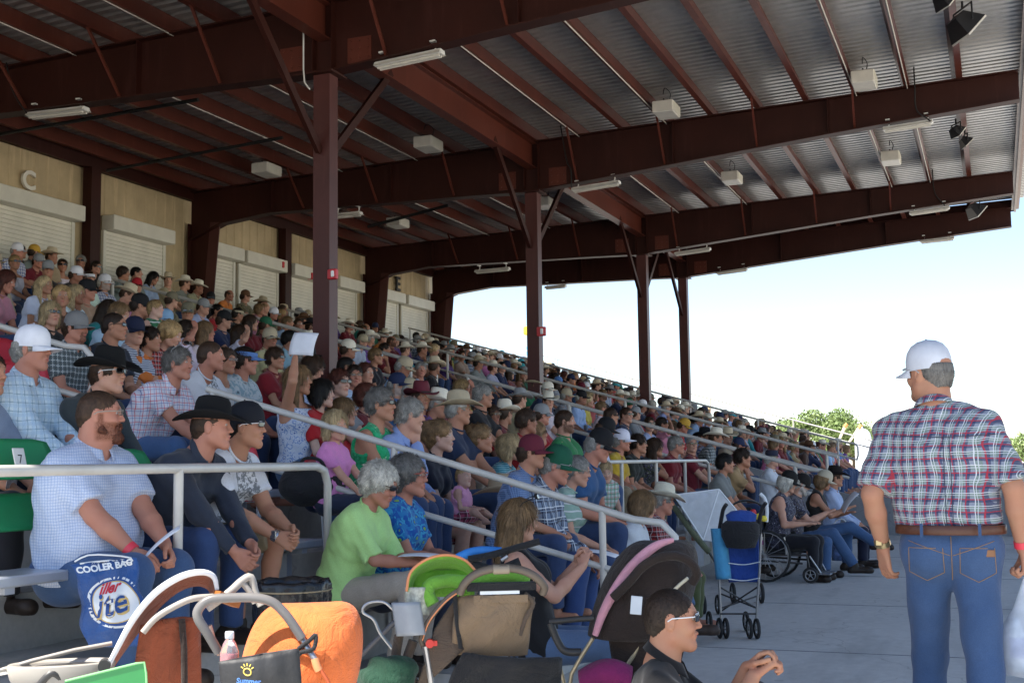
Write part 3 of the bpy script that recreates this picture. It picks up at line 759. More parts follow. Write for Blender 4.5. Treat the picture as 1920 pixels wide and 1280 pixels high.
def draw_head(f, J, P, s):
    H = J['H']; c = J['head']; fem = P['fem']; kid = P.get('kid', 0)
    def p(x, y, z): return c+H @ (V3(x, y, z)*s*P.get('hs', 1.0))
    q = s*P.get('hs', 1.0); m = 0 if fem else 1; fat = P.get('face', 1.0); nz = P.get('nose', 1.0); cz = P.get('chin', 0.0); bz = P.get('browz', 1.0)
    f.cone(J['neck']+J['T2'] @ V3(0, 0, -.02), p(-.022, 0, -.045), (.056+.013*m)*s*fat, (.050+.012*m)*q*fat, k=.035)
    f.ell(p(-.012, 0, .028), V3(.098, .077, .090)*q, H, k=.02)
    f.ell(p(.022, 0, -.030), V3(.066, .060*fat, .078)*q, H, k=.03)
    for sg in (1, -1):
        f.cone(p(.005, sg*.050*fat, -.062), p(.066, sg*.014, -.100), .022*q, .019*q, k=.03)
        f.ell(p(.062, sg*.035*fat, -.030), V3(.024, .020, .022)*q, H, k=.02)
    if fat > 1.08: f.ell(p(.03, 0, -.108), V3(.05, .055, .035)*q*fat, H, k=.03)
    f.cone(p(.070+cz, 0, -.100-cz*.5), p(.073+cz, 0, -.103-cz*.5), .018*q, .017*q, k=.02)
    f.cone(p(.076, -.030, .030), p(.076, .030, .030), (.011+.003*m)*q*bz, (.011+.003*m)*q*bz, k=.018)
    for sg in (1, -1): f.ell(p(.096, sg*.031, .008), V3(.016, .017, .012)*q, H, k=.010, op='s'); f.ell(p(.072, sg*.031, .009), V3(.013, .014, .013)*q, H, k=.004)
    f.cone(p(.085, 0, .014), p(.106+(nz-1)*.02, 0, -.024), .008*q, .0105*q*nz, k=.010)
    for sg in (1, -1): f.ell(p(.094, sg*.011, -.027), V3(.011, .009, .008)*q, H, k=.008)
    f.cone(p(.085, -.019, -.057), p(.092, 0, -.055), .006*q, .0085*q, k=.006); f.cone(p(.085, .019, -.057), p(.092, 0, -.055), .006*q, .0085*q, k=.006)
    f.cone(p(.086, -.014, -.067), p(.089, .014, -.067), .0075*q, .0075*q, k=.006)
    f.cone(p(.097, -.02, -.0615), p(.097, .02, -.0615), .0035*q, .0035*q, k=.005, op='s')
    for sg in (1, -1):
        R_ = H @ rotm('z', sg*.35)
        f.ell(p(-.008, sg*.077, -.006), V3(.020, .009, .033)*q, R_, k=.008); f.ell(p(-.002, sg*.087, -.004), V3(.010, .006, .018)*q, R_, k=.005, op='s')
def draw_hand(f, J, P, nm, s, hand):
    """palm, four fingers with two bends, thumb from the side of the palm"""
    sg = 1 if nm == 'L' else -1; w = J['wr'+nm]; e = J['el'+nm]; d = (w-e)/np.linalg.norm(w-e)
    fd = P.get('hd'+nm); fd = V3(*fd)/np.linalg.norm(fd) if fd is not None else d
    nrm = P.get('hn'+nm, (0, 0, -1)); nrm = V3(*nrm); nrm = nrm-fd*(nrm@fd); nrm /= np.linalg.norm(nrm)   # palm normal
    lat = np.cross(nrm, fd)*sg         # towards the thumb
    curl = P.get('c'+nm, .5)
    pc = w+fd*.045*s; q = s*(.9 if P['fem'] else 1.0)
    for o in (-.026, -.009, .009, .026): f.cone(w+fd*.012*q+lat*o*.6*q, w+fd*.082*q+lat*o*q, .0145*q, .0115*q, k=.010)
    if not hand: f.ell(w+fd*.105*q+nrm*.015*q*curl, V3(.032, .034, .016)*q, np.stack([fd, lat, nrm], 1), k=.015)
    else:
        for i, o in enumerate((.027, .0095, -.0085, -.026)):
            Lf = (.072, .080, .075, .058)[i]*q; cc = curl*(1+.12*i)+.08*(i % 2)
            a = w+fd*.086*q+lat*o*q; prev = a; ang = cc*.55
            for j, fr in enumerate((.44, .32, .24)):
                dd = fd*math.cos(ang)+nrm*math.sin(ang); nx = prev+dd*Lf*fr+lat*o*.04
                f.cone(prev, nx, (.0092-.0008*j)*q, (.0086-.0008*j)*q, k=.003); prev = nx; ang += cc*(.95, .75, .5)[j]
        a = w+fd*.018*q+lat*.026*q; b = w+fd*.052*q+lat*.048*q+nrm*.012*q; c = b+fd*.030*q+lat*.004*q+nrm*(.004+.012*curl)*q; dd = c+fd*.022*q-lat*.006*q+nrm*.010*curl*q
        f.cone(a, b, .0145*q, .0115*q, k=.010); f.cone(b, c, .0108*q, .0098*q, k=.003); f.cone(c, dd, .0096*q, .0082*q, k=.003)
def torso(f, J, P, s, o=0.0, k=.045, sleeves=None, low=-.02):
    g = P.get('girth', 1.0); fem = P['fem']; T, T2 = J['T'], J['T2']; b = P.get('belly', 0)
    for sg in (1, -1):
        f.cone(J['hip']+T @ V3(0, sg*.075*s, .01), J['waist']+T @ V3(.005, sg*(.060 if fem else .070)*s*g, 0), (.112 if fem else .105)*s*g+o, (.092 if fem else .102)*s*g+o, k=k)
        f.cone(J['waist']+T @ V3(.005, sg*(.060 if fem else .070)*s*g, 0), J['chest']+T2 @ V3(.0, sg*(.068 if fem else .085)*s*g, .02*s), (.092 if fem else .102)*s*g+o, (.100 if fem else .112)*s*g+o, k=k)
        f.cone(J['chest']+T2 @ V3(0, sg*.07*s*g, .02*s), J['chest']+T2 @ V3(-.012*s, sg*.082*s, .08*s), .100*s*g+o, .078*s+o, k=k)
        f.cone(J['neck']+T2 @ V3(-.01, sg*.02, -.03*s), J['sh'+('L' if sg > 0 else 'R')], .044*s+o, .046*s+o, k=k)
        if fem: f.ell(J['chest']+T2 @ V3(.085*s, sg*.068*s, -.005*s), V3(.052, .060, .062)*s*max(1, g)+o, T2, k=.03)
    if b: f.ell(J['waist']+T @ V3(.075*s*b, 0, -.01*s), V3(.13+.05*b, .155*g, .15)*s+o*.8, T, k=.05)
def make_body(P, res=.010, name='body', hand=True, fres=None, nofeet=False):
    s = P.get('s', 1.0); J = skeleton(P); fem = P['fem']; m = 0 if fem else 1; g = P.get('girth', 1.0); mus = P.get('mus', 1.0)*(1 if g < 1.05 else 1+.5*(g-1))
    pts = np.array([J[k] for k in J if k not in ('T', 'T2', 'H')]); lo = pts.min(0)-.17*s*g; hi = pts.max(0)+.17*s*g; lo[2] = max(lo[2], -.01)
    for nm in 'LR': lo = np.minimum(lo, J['wr'+nm]-.2); hi = np.maximum(hi, J['wr'+nm]+.2)
    fine = None
    if fres:
        h = J['head']; iv = [[], [], []]
        for d in range(3):
            iv[d].append((h[d]-.13, h[d]+.15))
            if hand:
                for nm in 'LR': w = J['wr'+nm]; iv[d].append((w[d]-.10, w[d]+.12)) if d != 99 else None
        fine = iv
    f = Field(lo, hi, res, fine, fres)
    torso(f, J, P, s)
    for nm, sg in (('L', 1), ('R', -1)):
        a, e, w = J['sh'+nm], J['el'+nm], J['wr'+nm]
        f.cone(a, e, (.047+.008*m)*s*mus, (.036+.005*m)*s*mus, k=.03); mid = e+(w-e)*.35
        f.cone(e, mid, (.036+.005*m)*s*mus, (.036+.006*m)*s*mus, k=.012); f.cone(mid, w, (.036+.006*m)*s*mus, (.023+.004*m)*s, k=.012)
        draw_hand(f, J, P, nm, s, hand and P.get('fing', True))
        hp, kn, an, to = J['hp'+nm], J['kn'+nm], J['an'+nm], J['toe'+nm]
        f.cone(hp, kn, .086*s*max(1, g*.95), .055*s*max(1, g*.9), k=.03)
        c = kn+(an-kn)*.33-V3(.015, 0, 0)*s; f.cone(kn, c, .052*s, .052*s*max(1, g*.93), k=.015); f.cone(c, an, .052*s*max(1, g*.93), .032*s, k=.015)
        if not nofeet:
            he = an+(an-to)*.25; he[2] = to[2]; f.cone(he, to, .030*s, .030*s, k=.02); f.cone(an, he, .033*s, .03*s, k=.02)
    draw_head(f, J, P, s)
    me = f.mesh(name); J['me'] = me
    n = len(me.vertices); co = np.empty(n*3, dtype=f32); me.vertices.foreach_get('co', co); co = co.reshape(-1, 3)
    L_ = ((co-J['head']) @ J['H'])/(s*P.get('hs', 1.0))                       # head-local coordinates
    x, y, z = L_.T; ay = np.abs(y)
    near = (x > .045) & (np.abs(z) < .13) & (ay < .08)
    def blob(cx, cy, cz, rx, ry, rz, soft=.35):
        d = np.sqrt(((x-cx)/rx)**2+((ay-cy)/ry)**2+((z-cz)/rz)**2); return np.clip((1-d)/soft, 0, 1)*near
    lips = blob(.09, 0, -.0615, .03, .024, .011 if fem else .009)
    brow = np.clip(blob(.085, .032, .034-0*ay, .03, .021, .006, .5), 0, 1)
    eye = blob(.085, .031, .009, .03, .0145, .007, .25)
    iris = blob(.088, .029, .009, .03, .0065, .0075, .4)
    bd = P.get('beard', 0)
    if bd:
        cur = -.042-.30*np.clip(.06-x, 0, .06)*-1.0
        reg = np.clip((-.030-z)/.012, 0, 1)*np.clip((x+.022)/.02, 0, 1)*np.clip((.135+z)/.02, 0, 1)*np.clip(((.10-x)*.9-(z+.030)*1.4-.02)/.01+2*(z < -.045), 0, 1)
        side_ = np.clip((x+.006)/.01, 0, 1)*np.clip((.032-x)/.01, 0, 1)*(ay > .05)*np.clip((.01-z)/.01, 0, 1)*np.clip((z+.06)/.01, 0, 1)
        if bd == 2: reg = reg*((ay < .036) & (x > .06)); side_ = 0
        if bd == 3: reg = ((z > -.056) & (z < -.040) & (ay < .032) & (x > .07))*1.0; side_ = 0
        beard = np.clip(reg+side_, 0, 1)*(1-lips)
    else: beard = 0*x
    flush = blob(.08, .04, -.025, .05, .028, .03, .8)*.5+blob(.11, 0, -.025, .03, .02, .02, .8)*.7
    ca = me.color_attributes.new('face', 'FLOAT_COLOR', 'POINT')
    col = np.zeros((n, 4), dtype=f32); col[:, 0] = lips+flush*.35; col[:, 1] = np.clip(np.maximum(brow, beard), 0, 1); col[:, 2] = eye; col[:, 3] = 1-iris
    ca.data.foreach_set('color', col.ravel())
    return me, J
def pclip(f, c, n, o=None):
    """keep the half space (p-c).n < 0"""
    X, Y, Z = f.ax[0][:, None, None], f.ax[1][None, :, None], f.ax[2][None, None, :]
    f.D = np.maximum(f.D, ((X-c[0])*n[0]+(Y-c[1])*n[1]+(Z-c[2])*n[2]).astype(f32))
def make_shirt(P, J, res=.011, kind='short', wr=.0035, name='shirt', collar=True):
    """kind: short, long, tank, sleeveless"""
    s = P.get('s', 1.0); g = P.get('girth', 1.0); fem = P['fem']; m = 0 if fem else 1; mus = P.get('mus', 1.0)*(1 if g < 1.05 else 1+.5*(g-1))
    pts = [J['hip'], J['waist'], J['chest'], J['neck'], J['shL'], J['shR'], J['elL'], J['elR']]+([J['wrL'], J['wrR']] if kind == 'long' else [])
    pts = np.array(pts); lo = pts.min(0)-.19*s*g; hi = pts.max(0)+.19*s*g
    f = Field(lo, hi, res); T, T2 = J['T'], J['T2']
    o = .014 if not P.get('loose') else .024
    torso(f, J, P, s, o)
    if kind != 'tank' and P.get('hem', 1): # hem spreads on the hips
        for sg in (1, -1): f.cone(J['hip']+T @ V3(.0, sg*.07*s, .0), J['hip']+T @ V3(.0, sg*.085*s, .06), .128*s*g, .112*s*g, k=.03)
    n_ = J['neck']+T2 @ V3(.005, 0, .028*s)
    f.ell(n_+T2 @ V3(.055, 0, .015)*s, V3(.052, .052, .055 if kind != 'tank' else .10)*s, T2, k=.012, op='s')
    f.ell(n_+T2 @ V3(.0, 0, .055)*s, V3(.058, .064, .05)*s, T2, k=.01, op='s')
    for nm, sg in (('L', 1), ('R', -1)):
        a, e, w = J['sh'+nm], J['el'+nm], J['wr'+nm]; d = (e-a)/np.linalg.norm(e-a)
        if kind == 'short': f.cone(a, a+(e-a)*P.get('slv', .66), (.055+.006*m)*s*mus, (.060+.010*m)*s*mus, k=.02, cut=0.0)
        elif kind == 'long':
            f.cone(a, e, (.054+.006*m)*s*mus, (.049+.005*m)*s*mus, k=.025); f.cone(e, e+(w-e)*P.get('cuff', .93), (.049+.005*m)*s*mus, (.038+.004*m)*s, k=.02, cut=0.0)
    if kind in ('tank', 'sleeveless'):
        for nm, sg in (('L', 1), ('R', -1)):
            a = J['sh'+nm]; f.ell(a+T2 @ V3(0, sg*.045, -.01)*s, V3(.10, .072, .105)*s, T2, k=.01, op='s')
        if kind == 'tank': pclip(f, J['chest']+T2 @ V3(0, 0, .12*s), T2 @ V3(0, 0, 1))
    if wr:
        f.wrinkle(wr, 30/s, P.get('seed', 1.3)); f.wrinkle(wr*.55, 57/s, P.get('seed', 1.3)+5)
    pclip(f, J['hip']+T @ V3(0, 0, -.055*s if P.get('tuck') is None else .078*s), -(T @ V3(0, 0, 1)))
    return f.mesh(name)
def make_collar(P, J, collar):
    s = P.get('s', 1.0); T2 = Matrix(J['T2'].tolist()); c = Vector(J['neck']); k = 1.0+.10*(P.get('girth', 1.0)-1)+.35*max(0, P.get('face', 1)-1)+(.0 if P['fem'] else .10)
    m = MB()
    if collar == 1:
        m.tube([c+T2 @ Vector((.008+.064*k*math.cos(a), .066*k*math.sin(a), .016-.026*math.cos(a)))*s for a in [2*math.pi*i/28 for i in range(28)]], .0065*s, 6, closed=True)
    else:
        def f(u, v):
            a = .30+u*(2*math.pi-.60); fr = max(0, math.cos(a)); r = .062*k; z = .012-.030*math.cos(a)
            if v < .4: q = v/.4; rr = r-.002*q; zz = z+.026*q
            else: q = (v-.4)/.6; rr = r-.002+.020*q+.014*fr*q; zz = z+.026-.034*q-.022*fr*q
            return tuple(c+T2 @ Vector((.006+rr*math.cos(a)*1.02, rr*math.sin(a)*(1-.12*fr*q if v >= .4 else 1), zz))*s)
        m.grid(f, 30, 6, .0025)
    o = m.build('collar', []); me = o.data; bpy.data.objects.remove(o); me.materials.clear(); return me
def make_pants(P, J, res=.012, kind='long', wr=.003, name='trousers'):
    s = P.get('s', 1.0); g = P.get('girth', 1.0)
    pts = np.array([J['hip'], J['waist'], J['knL'], J['knR']]+([J['anL'], J['anR']] if kind != 'shorts' and kind != 'skirt' else []))
    lo = pts.min(0)-.19*s*g; hi = pts.max(0)+.17*s*g; lo[2] = max(lo[2], .01); f = Field(lo, hi, res); T = J['T']
    for sg in (1, -1):
        f.cone(J['hip']+V3(-.01, sg*.075*s, .0), J['hip']+T @ V3(0, sg*.07*s, .09*s), .125*s*g, .108*s*g, k=.04)
    pclip(f, J['hip']+T @ V3(0, 0, .10*s), T @ V3(0, 0, 1))
    for nm, sg in (('L', 1), ('R', -1)):
        hp, kn, an = J['hp'+nm], J['kn'+nm], J['an'+nm]
        if kind == 'shorts': f.cone(hp, hp+(kn-hp)*.93, .102*s*max(1, g*.95), .088*s*max(1, g*.9), k=.03, cut=0)
        elif kind == 'skirt': f.cone(hp, hp+(kn-hp)*.8, .105*s*g, .105*s*g, k=.08, cut=0)
        else:
            f.cone(hp, kn, .100*s*max(1, g*.95), .072*s*max(1, g*.9), k=.035)
            e = kn+(an-kn)*({'long': .97, 'capri': .62}[kind]); f.cone(kn, e, .072*s*max(1, g*.9), .062*s if kind == 'long' else .07*s, k=.02, cut=0)
    if kind == 'skirt': f.cone(J['hpL']*.5+J['hpR']*.5, (J['knL']+J['knR'])*.5*.8+(J['hpL']+J['hpR'])*.5*.2, .11*s, .11*s, k=.06, cut=0)
    if wr: f.wrinkle(wr, 30/s, P.get('seed', 1.3)+2)
    return f.mesh(name)
def make_shoes(P, J, res=.009, kind='shoe'):
    """one mesh per shoe"""
    out = []; s = P.get('s', 1.0)
    for nm in 'LR':
        an, to = J['an'+nm], J['toe'+nm]; he = an+(an-to)*.28; he[2] = to[2]
        pts = np.array([an, to, he]); f = Field(pts.min(0)-.09, pts.max(0)+.09, res)
        f.cone(he, to+(to-he)*.12, .041*s, .043*s, k=.02); f.cone(an+V3(0, 0, .02), he, .045*s, .042*s, k=.02); d = (to-he)/np.linalg.norm(to-he)
        lat = np.cross(d, [0, 0, 1]); f.cone(to-lat*.012, to+lat*.012, .038*s, .038*s, k=.02)
        pclip(f, V3(0, 0, to[2]-.036*s), V3(0, 0, -1)); pclip(f, an+V3(0, 0, .05*s), V3(0, 0, 1)); out.append(f.mesh('shoe'))
    return out
# ---- hair and headwear, all in head-local coordinates
def add_strands(me, style, n, hat):
    """thin locks lying along the surface, so the hair has an uneven, fibrous edge"""
    rs = np.random.default_rng(5); nv = len(me.vertices); co = np.empty(nv*3, dtype=f32); me.vertices.foreach_get('co', co); co = co.reshape(-1, 3)
    no = np.empty(nv*3, dtype=f32); me.vertex_normals.foreach_get('vector', no); no = no.reshape(-1, 3)
    r2 = np.linalg.norm(co-np.array([-.01, 0, .02], dtype=f32), axis=1); out = ((co-np.array([-.01, 0, 0], dtype=f32))*no).sum(1) > .03
    if hat: out &= co[:, 2] < .012
    idx = np.where(out)[0]
    if len(idx) == 0: return me
    idx = rs.choice(idx, n); p = co[idx]+no[idx]*.001; nn = no[idx]
    L_ = {'buzz': .0055, 'bald': .012, 'short': .026, 'messy': .036, 'fluffy': .028, 'bob': .060, 'long': .085, 'verylong': .095, 'pony': .04, 'bun': .035, 'updo': .035}[style]
    crown = np.array([-.035, .01, .14]); t = p-crown
    if style in ('short', 'buzz', 'messy') : t = p-np.array([-.05, .0, .12]); t[:, 0] += .02
    if style in ('bob', 'long', 'verylong'): t[:, 2] -= .12; 
    if style in ('bun', 'updo', 'pony'): t = np.array([-.13, 0, .03])-p
    t = t+rs.normal(size=t.shape)*(.02 if style not in ('fluffy', 'messy', 'updo') else .08); t = t-nn*(t*nn).sum(1)[:, None]; t /= np.linalg.norm(t, axis=1)[:, None]+1e-6
    b = np.cross(nn, t); w = rs.uniform(.0012, .0030, n)[:, None]; l = (L_*rs.uniform(.5, 1.25, n))[:, None]; lift = (rs.uniform(-.002, .010, n)*(.18 if style in ('buzz', 'bald') else 1))[:, None]
    a0 = p-b*w; a1 = p+b*w; m_ = p+t*l*.55+nn*lift; m0 = m_-b*w; m1 = m_+b*w; e_ = p+t*l+nn*lift*.6
    e_[:, 2] -= .004 if 'long' in style or style == 'bob' else 0
    V = np.concatenate([a0, a1, m1, m0, e_-b*w*.3, e_+b*w*.3]); k = np.arange(n)
    F_ = np.concatenate([np.stack([k, k+n, k+2*n, k+3*n], 1), np.stack([k+3*n, k+2*n, k+5*n, k+4*n], 1)])+nv
    nl = len(me.polygons); q = np.empty(nl*4, dtype=np.int32); me.loops.foreach_get('vertex_index', q); nm = me.name; bpy.data.meshes.remove(me)
    return mk_mesh(nm, np.concatenate([co, V]), np.concatenate([q.reshape(-1, 4), F_]), True)
def make_beard(full=True):
    f = Field((-.03, -.09, -.17), (.14, .09, .01), .006)
    for sg in (1, -1):
        f.cone((.012, sg*.062, -.045), (.016, sg*.058, -.068), .010, .016, k=.01); f.cone((.012, sg*.058, -.065), (.068, sg*.020, -.108), .018, .022, k=.02)
        f.cone((.088, sg*.004, -.044), (.078, sg*.028, -.058), .007, .007, k=.006); f.cone((.078, sg*.028, -.058), (.066, sg*.028, -.095), .009, .015, k=.01)
    f.cone((.078, -.012, -.104), (.078, .012, -.104), .022, .022, k=.02)
    X, Y, Z = f.ax[0][:, None, None], f.ax[1][None, :, None], f.ax[2][None, None, :]; f.D += (.0022*np.sin(210*Y+60*X)*np.sin(120*Z+90*X)).astype(f32)
    me = f.mesh('beard'); return add_strands(me, 'buzz', 900, False)
def make_hair(style, res=.009, seed=1.0, name='hair', hat=False):
    f = Field((-.20, -.17, -.36 if style in ('long', 'verylong') else -.22), (.16, .17, .19), res)
    th = {'buzz': .001, 'short': .006, 'messy': .011, 'bald': .003}.get(style, .014)
    f.ell((-.014, 0, .030), (.099+th, .078+th, .091+th), k=.01)
    if style in ('short', 'messy', 'buzz', 'bald', 'updo', 'bun', 'pony'):
        f.cone((-.055, 0, -.02), (-.06, 0, -.055), .062+th*.5, .050+th*.4, k=.03)
    if style == 'fluffy': f.ell((-.030, 0, .032), (.110, .098, .102), k=.03); f.cone((-.06, 0, -.02), (-.055, 0, -.06), .078, .060, k=.03)
    if style == 'bob': f.ell((-.028, 0, -.002), (.104, .092, .118), k=.03); f.cone((-.03, -.055, -.06), (-.03, .055, -.06), .050, .050, k=.03)
    if style in ('long', 'verylong'):
        zz = -.24 if style == 'long' else -.30
        for y in (-.055, -.02, .02, .055): f.cone((-.055, y, 0), (-.085, y*1.25, zz), .060, .034, k=.04)
        for sg in (1, -1): f.cone((-.01, sg*.075, -.01), (.005, sg*.092, zz+.04), .032, .022, k=.03)
    if style == 'bun': f.ell((-.135, 0, .045), (.045, .045, .045), k=.015)
    if style == 'updo': f.ell((-.115, 0, .02), (.05, .06, .075), k=.02); f.ell((-.10, 0, .085), (.05, .05, .04), k=.02)
    if style == 'pony': f.cone((-.11, 0, .04), (-.15, 0, .01), .028, .03, k=.01); f.cone((-.15, 0, .01), (-.14, 0, -.15), .032, .018, k=.01)
    if style in ('messy', 'fluffy', 'updo', 'bob', 'long', 'verylong', 'bun'):
        X, Y, Z = f.ax[0][:, None, None], f.ax[1][None, :, None], f.ax[2][None, None, :]
        a = .0055 if style in ('messy', 'fluffy', 'updo') else .0035
        f.D += (a*np.sin(95*Y+18*X+seed+2*np.sin(22*Z+seed))*np.sin(40*Z*(.25 if 'long' in style or style == 'bob' else 1)+60*X+seed)).astype(f32)
    # face opening
    wide = .058 if style in ('bob', 'long', 'verylong', 'fluffy') else .064
    f.ell((.098, 0, -.042 if style in ('short', 'buzz', 'messy') else -.048), (.085, wide, .108 if style != 'bald' else .12), k=.012, op='s')
    f.cone((.12, 0, -.05), (.09, 0, -.30), .075, .09, k=.01, op='s')
    if style == 'bald': f.ell((.02, 0, .11), (.12, .058, .085), k=.02, op='s')
    if style in ('short', 'messy', 'buzz', 'bald', 'bun', 'updo', 'pony'):
        for sg in (1, -1): f.ell((.035, sg*.09, -.055), (.055, .05, .055), k=.01, op='s'); f.ell((-.004, sg*.098, -.018), (.024, .034, .034), k=.006, op='s')
        if style in ('short', 'messy', 'buzz', 'bald'): pclip(f, V3(0, 0, -.085), V3(-.25, 0, -.97))
    if style in ('bob',): pclip(f, V3(0, 0, -.115), V3(-.1, 0, -1))
    if style in ('fluffy',): pclip(f, V3(0, 0, -.095), V3(-.1, 0, -1))
    f.ell((.01, 0, -.045), (.078, .056, .10), k=.01, op='s')
    if hat: pclip(f, V3(0, 0, .045), V3(0, 0, 1)); f.ell((-.01, 0, .05), (.090, .070, .05), k=.005, op='s')
    return add_strands(f.mesh(name), style, 1500 if res < .010 else 450, hat)
def hat_cowboy():
    m = MB(); n = 40
    # crown: oval, pinched in front and creased along the top
    prof = [(1.0, .0), (.985, .03), (.95, .065), (.90, .093), (.80, .112), (.62, .118), (.35, .108), (.0, .100)]
    V = []; rx, ry = .104, .084
    for r, z in prof:
        for k in range(n):
            a = 2*math.pi*k/n; x = rx*r*math.cos(a); y = ry*r*math.sin(a); zz = z
            if z > .05: w = (z-.05)/.06; y *= 1-.26*w*max(0, math.cos(a)); zz += .012*w*math.cos(a)*-.2+.010*w*abs(math.sin(a))
            V.append((x, y, zz))
    Fc = [(i*n+k, i*n+(k+1) % n, (i+1)*n+(k+1) % n, (i+1)*n+k) for i in range(len(prof)-1) for k in range(n)]
    m.add(V, Fc, True)
    # brim, curled up at the sides and dipped front and back, with thickness
    def br(u, v):
        a = 2*math.pi*u; R_ = .0+v; bx = rx*math.cos(a); by = ry*math.sin(a); w = .092+.006*abs(math.cos(a))
        x = bx+math.cos(a)*w*v*1.12; y = by+math.sin(a)*w*v*(1-.16*v*abs(math.sin(a)))
        z = .048*(abs(math.sin(a))**2.2)*v**1.7-.022*(abs(math.cos(a))**2)*v**1.5
        return (x, y, z)
    m.grid(br, n, 7, .004)
    return m
def hat_fedora():
    m = MB(); m.lathe([(.094, 0), (.092, .05), (.086, .085), (.07, .098), (.04, .092), (.001, .088)], n=28, sx=1.08, sy=.9)
    def br(u, v): a = 2*math.pi*u; return ((.094+.045*v)*math.cos(a)*1.08, (.094*.9+.045*v)*math.sin(a), .012*abs(math.sin(a))*v-.012*max(0, math.cos(a))*v)
    m.grid(br, 28, 3, .003); return m
def hat_cap(back=False):
    m = MB(); m.lathe([(.101, -.022), (.103, .0), (.101, .03), (.092, .062), (.073, .088), (.045, .104), (.018, .110), (.001, .111)], n=30, sx=1.0, sy=.84)
    def vis(u, v):
        t = (u-.5)*2; a = t*1.15; x0 = .100*math.cos(a); y0 = .084*math.sin(a)
        L_ = .078*math.cos(t*1.25)**.6 if abs(t) < .98 else 0
        return (x0+L_*v, y0*(1-.06*v), -.016-.012*v*1.0-.022*(t*t)*v+.010*(1-t*t)*0)
    m.grid(vis, 16, 5, .0035)
    m.lathe([(.001, .111), (.007, .114), (.001, .117)], n=8)
    return m
def hat_visor():
    m = MB(); m.lathe([(.103, -.012), (.104, .0), (.104, .022), (.102, .024), (.101, .0), (.101, -.012)], n=30, sx=1, sy=.84)
    def vis(u, v):
        t = (u-.5)*2; a = t*1.15; L_ = .078*math.cos(t*1.25)**.6 if abs(t) < .98 else 0
        return (.100*math.cos(a)+L_*v, .084*math.sin(a)*(1-.06*v), -.010-.014*v-.02*t*t*v)
    m.grid(vis, 16, 5, .0035); return m
def glasses(lens_h=.017, wrap=True):
    """returns lens MB and frame MB"""
    l = MB(); fr = MB()
    for sg in (1, -1):
        def g(u, v):
            t = .006+u*.056; y = sg*t; x = .101-(.20 if wrap else .09)*max(0, t-.012)**1.15*4.0*.5
            z = .012+(v-.5)*2*lens_h*math.sqrt(max(.02, 1-((u-.5)*1.85)**4))
            return (x, y, z)
        l.grid(g, 10, 5, .003)
        fr.tube([g(0, 1), g(.25, 1), g(.5, 1), g(.75, 1), g(1, .9), (.045, sg*.079, .016), (.0, sg*.084, .012), (-.018, sg*.083, .0)], .0026, 6)
        if not wrap: fr.tube([g(i/8, 0) for i in range(9)], .0018, 5)
    fr.tube([(.101, -.008, .016), (.104, 0, .018), (.101, .008, .016)], .0025, 6)
    return l, fr
# ------------------------------------------------------------------ skin, hair and cloth (coloured per object)
def objcol(t): n = t.nodes.new('ShaderNodeObjectInfo'); return n.outputs['Color'], n.outputs['Random'], n.outputs['Alpha']
def m_skin():
    m, t, b = newmat('skin'); oc, rnd, oa = objcol(t)
    vc = t.nodes.new('ShaderNodeVertexColor'); vc.layer_name = 'face'
    sp = t.nodes.new('ShaderNodeSeparateColor'); t.links.new(vc.outputs['Color'], sp.inputs[0])
    n = noise(t, 14, 4, ocoord(t)); c = mixc(t, ramp(t, n, [(.3, 0.), (.7, .42)]), oc, (.42, .15, .10))
    c = mixc(t, math_(t, 'MULTIPLY', sp.outputs[0], .75), c, (.42, .12, .10))
    hair = ramp(t, oa, [(0., (.55, .53, .50)), (.5, (.17, .060, .032)), (1., (.030, .018, .011))])
    hn = noise(t, 160, 2, ocoord(t)); hf = math_(t, 'MULTIPLY', sp.outputs[1], ramp(t, hn, [(.35, .65), (.6, 1.)]))
    c = mixc(t, math_(t, 'MULTIPLY', hf, .9), c, hair)
    c = mixc(t, sp.outputs[2], c, (.55, .53, .50)); c = mixc(t, math_(t, 'SUBTRACT', 1.0, vc.outputs['Alpha']), c, (.02, .014, .01))
    t.links.new(c, b.inputs['Base Color']); b.inputs['Roughness'].default_value = .6; b.inputs['Specular IOR Level'].default_value = .25
    b.inputs['Subsurface Weight'].default_value = .0
    bump(t, b, noise(t, 90, 4, ocoord(t)), .12, .003); return m
def m_hair():
    m, t, b = newmat('hair'); oc, rnd, oa = objcol(t); v = ocoord(t, (60, 190, 26)); n = noise(t, 1.0, 4, v, .65)
    n2 = noise(t, 11, 3, ocoord(t))
    c = mixc(t, ramp(t, n, [(.25, 0.), (.75, 1.)]), mixc(t, .55, oc, (0, 0, 0)), mixc(t, 1.0, oc, (1.45, 1.42, 1.35), 'MULTIPLY'))
    geo = t.nodes.new('ShaderNodeNewGeometry'); c = mixc(t, 1.0, c, ramp(t, geo.outputs['Random Per Island'], [(0, .74), (1, 1.15)]), 'MULTIPLY')
    c = mixc(t, ramp(t, n2, [(.35, .4), (.6, 0.)]), c, (0, 0, 0))
    t.links.new(c, b.inputs['Base Color']); b.inputs['Roughness'].default_value = .55; b.inputs['Specular IOR Level'].default_value = .3
    bump(t, b, n, .6, .006); return m
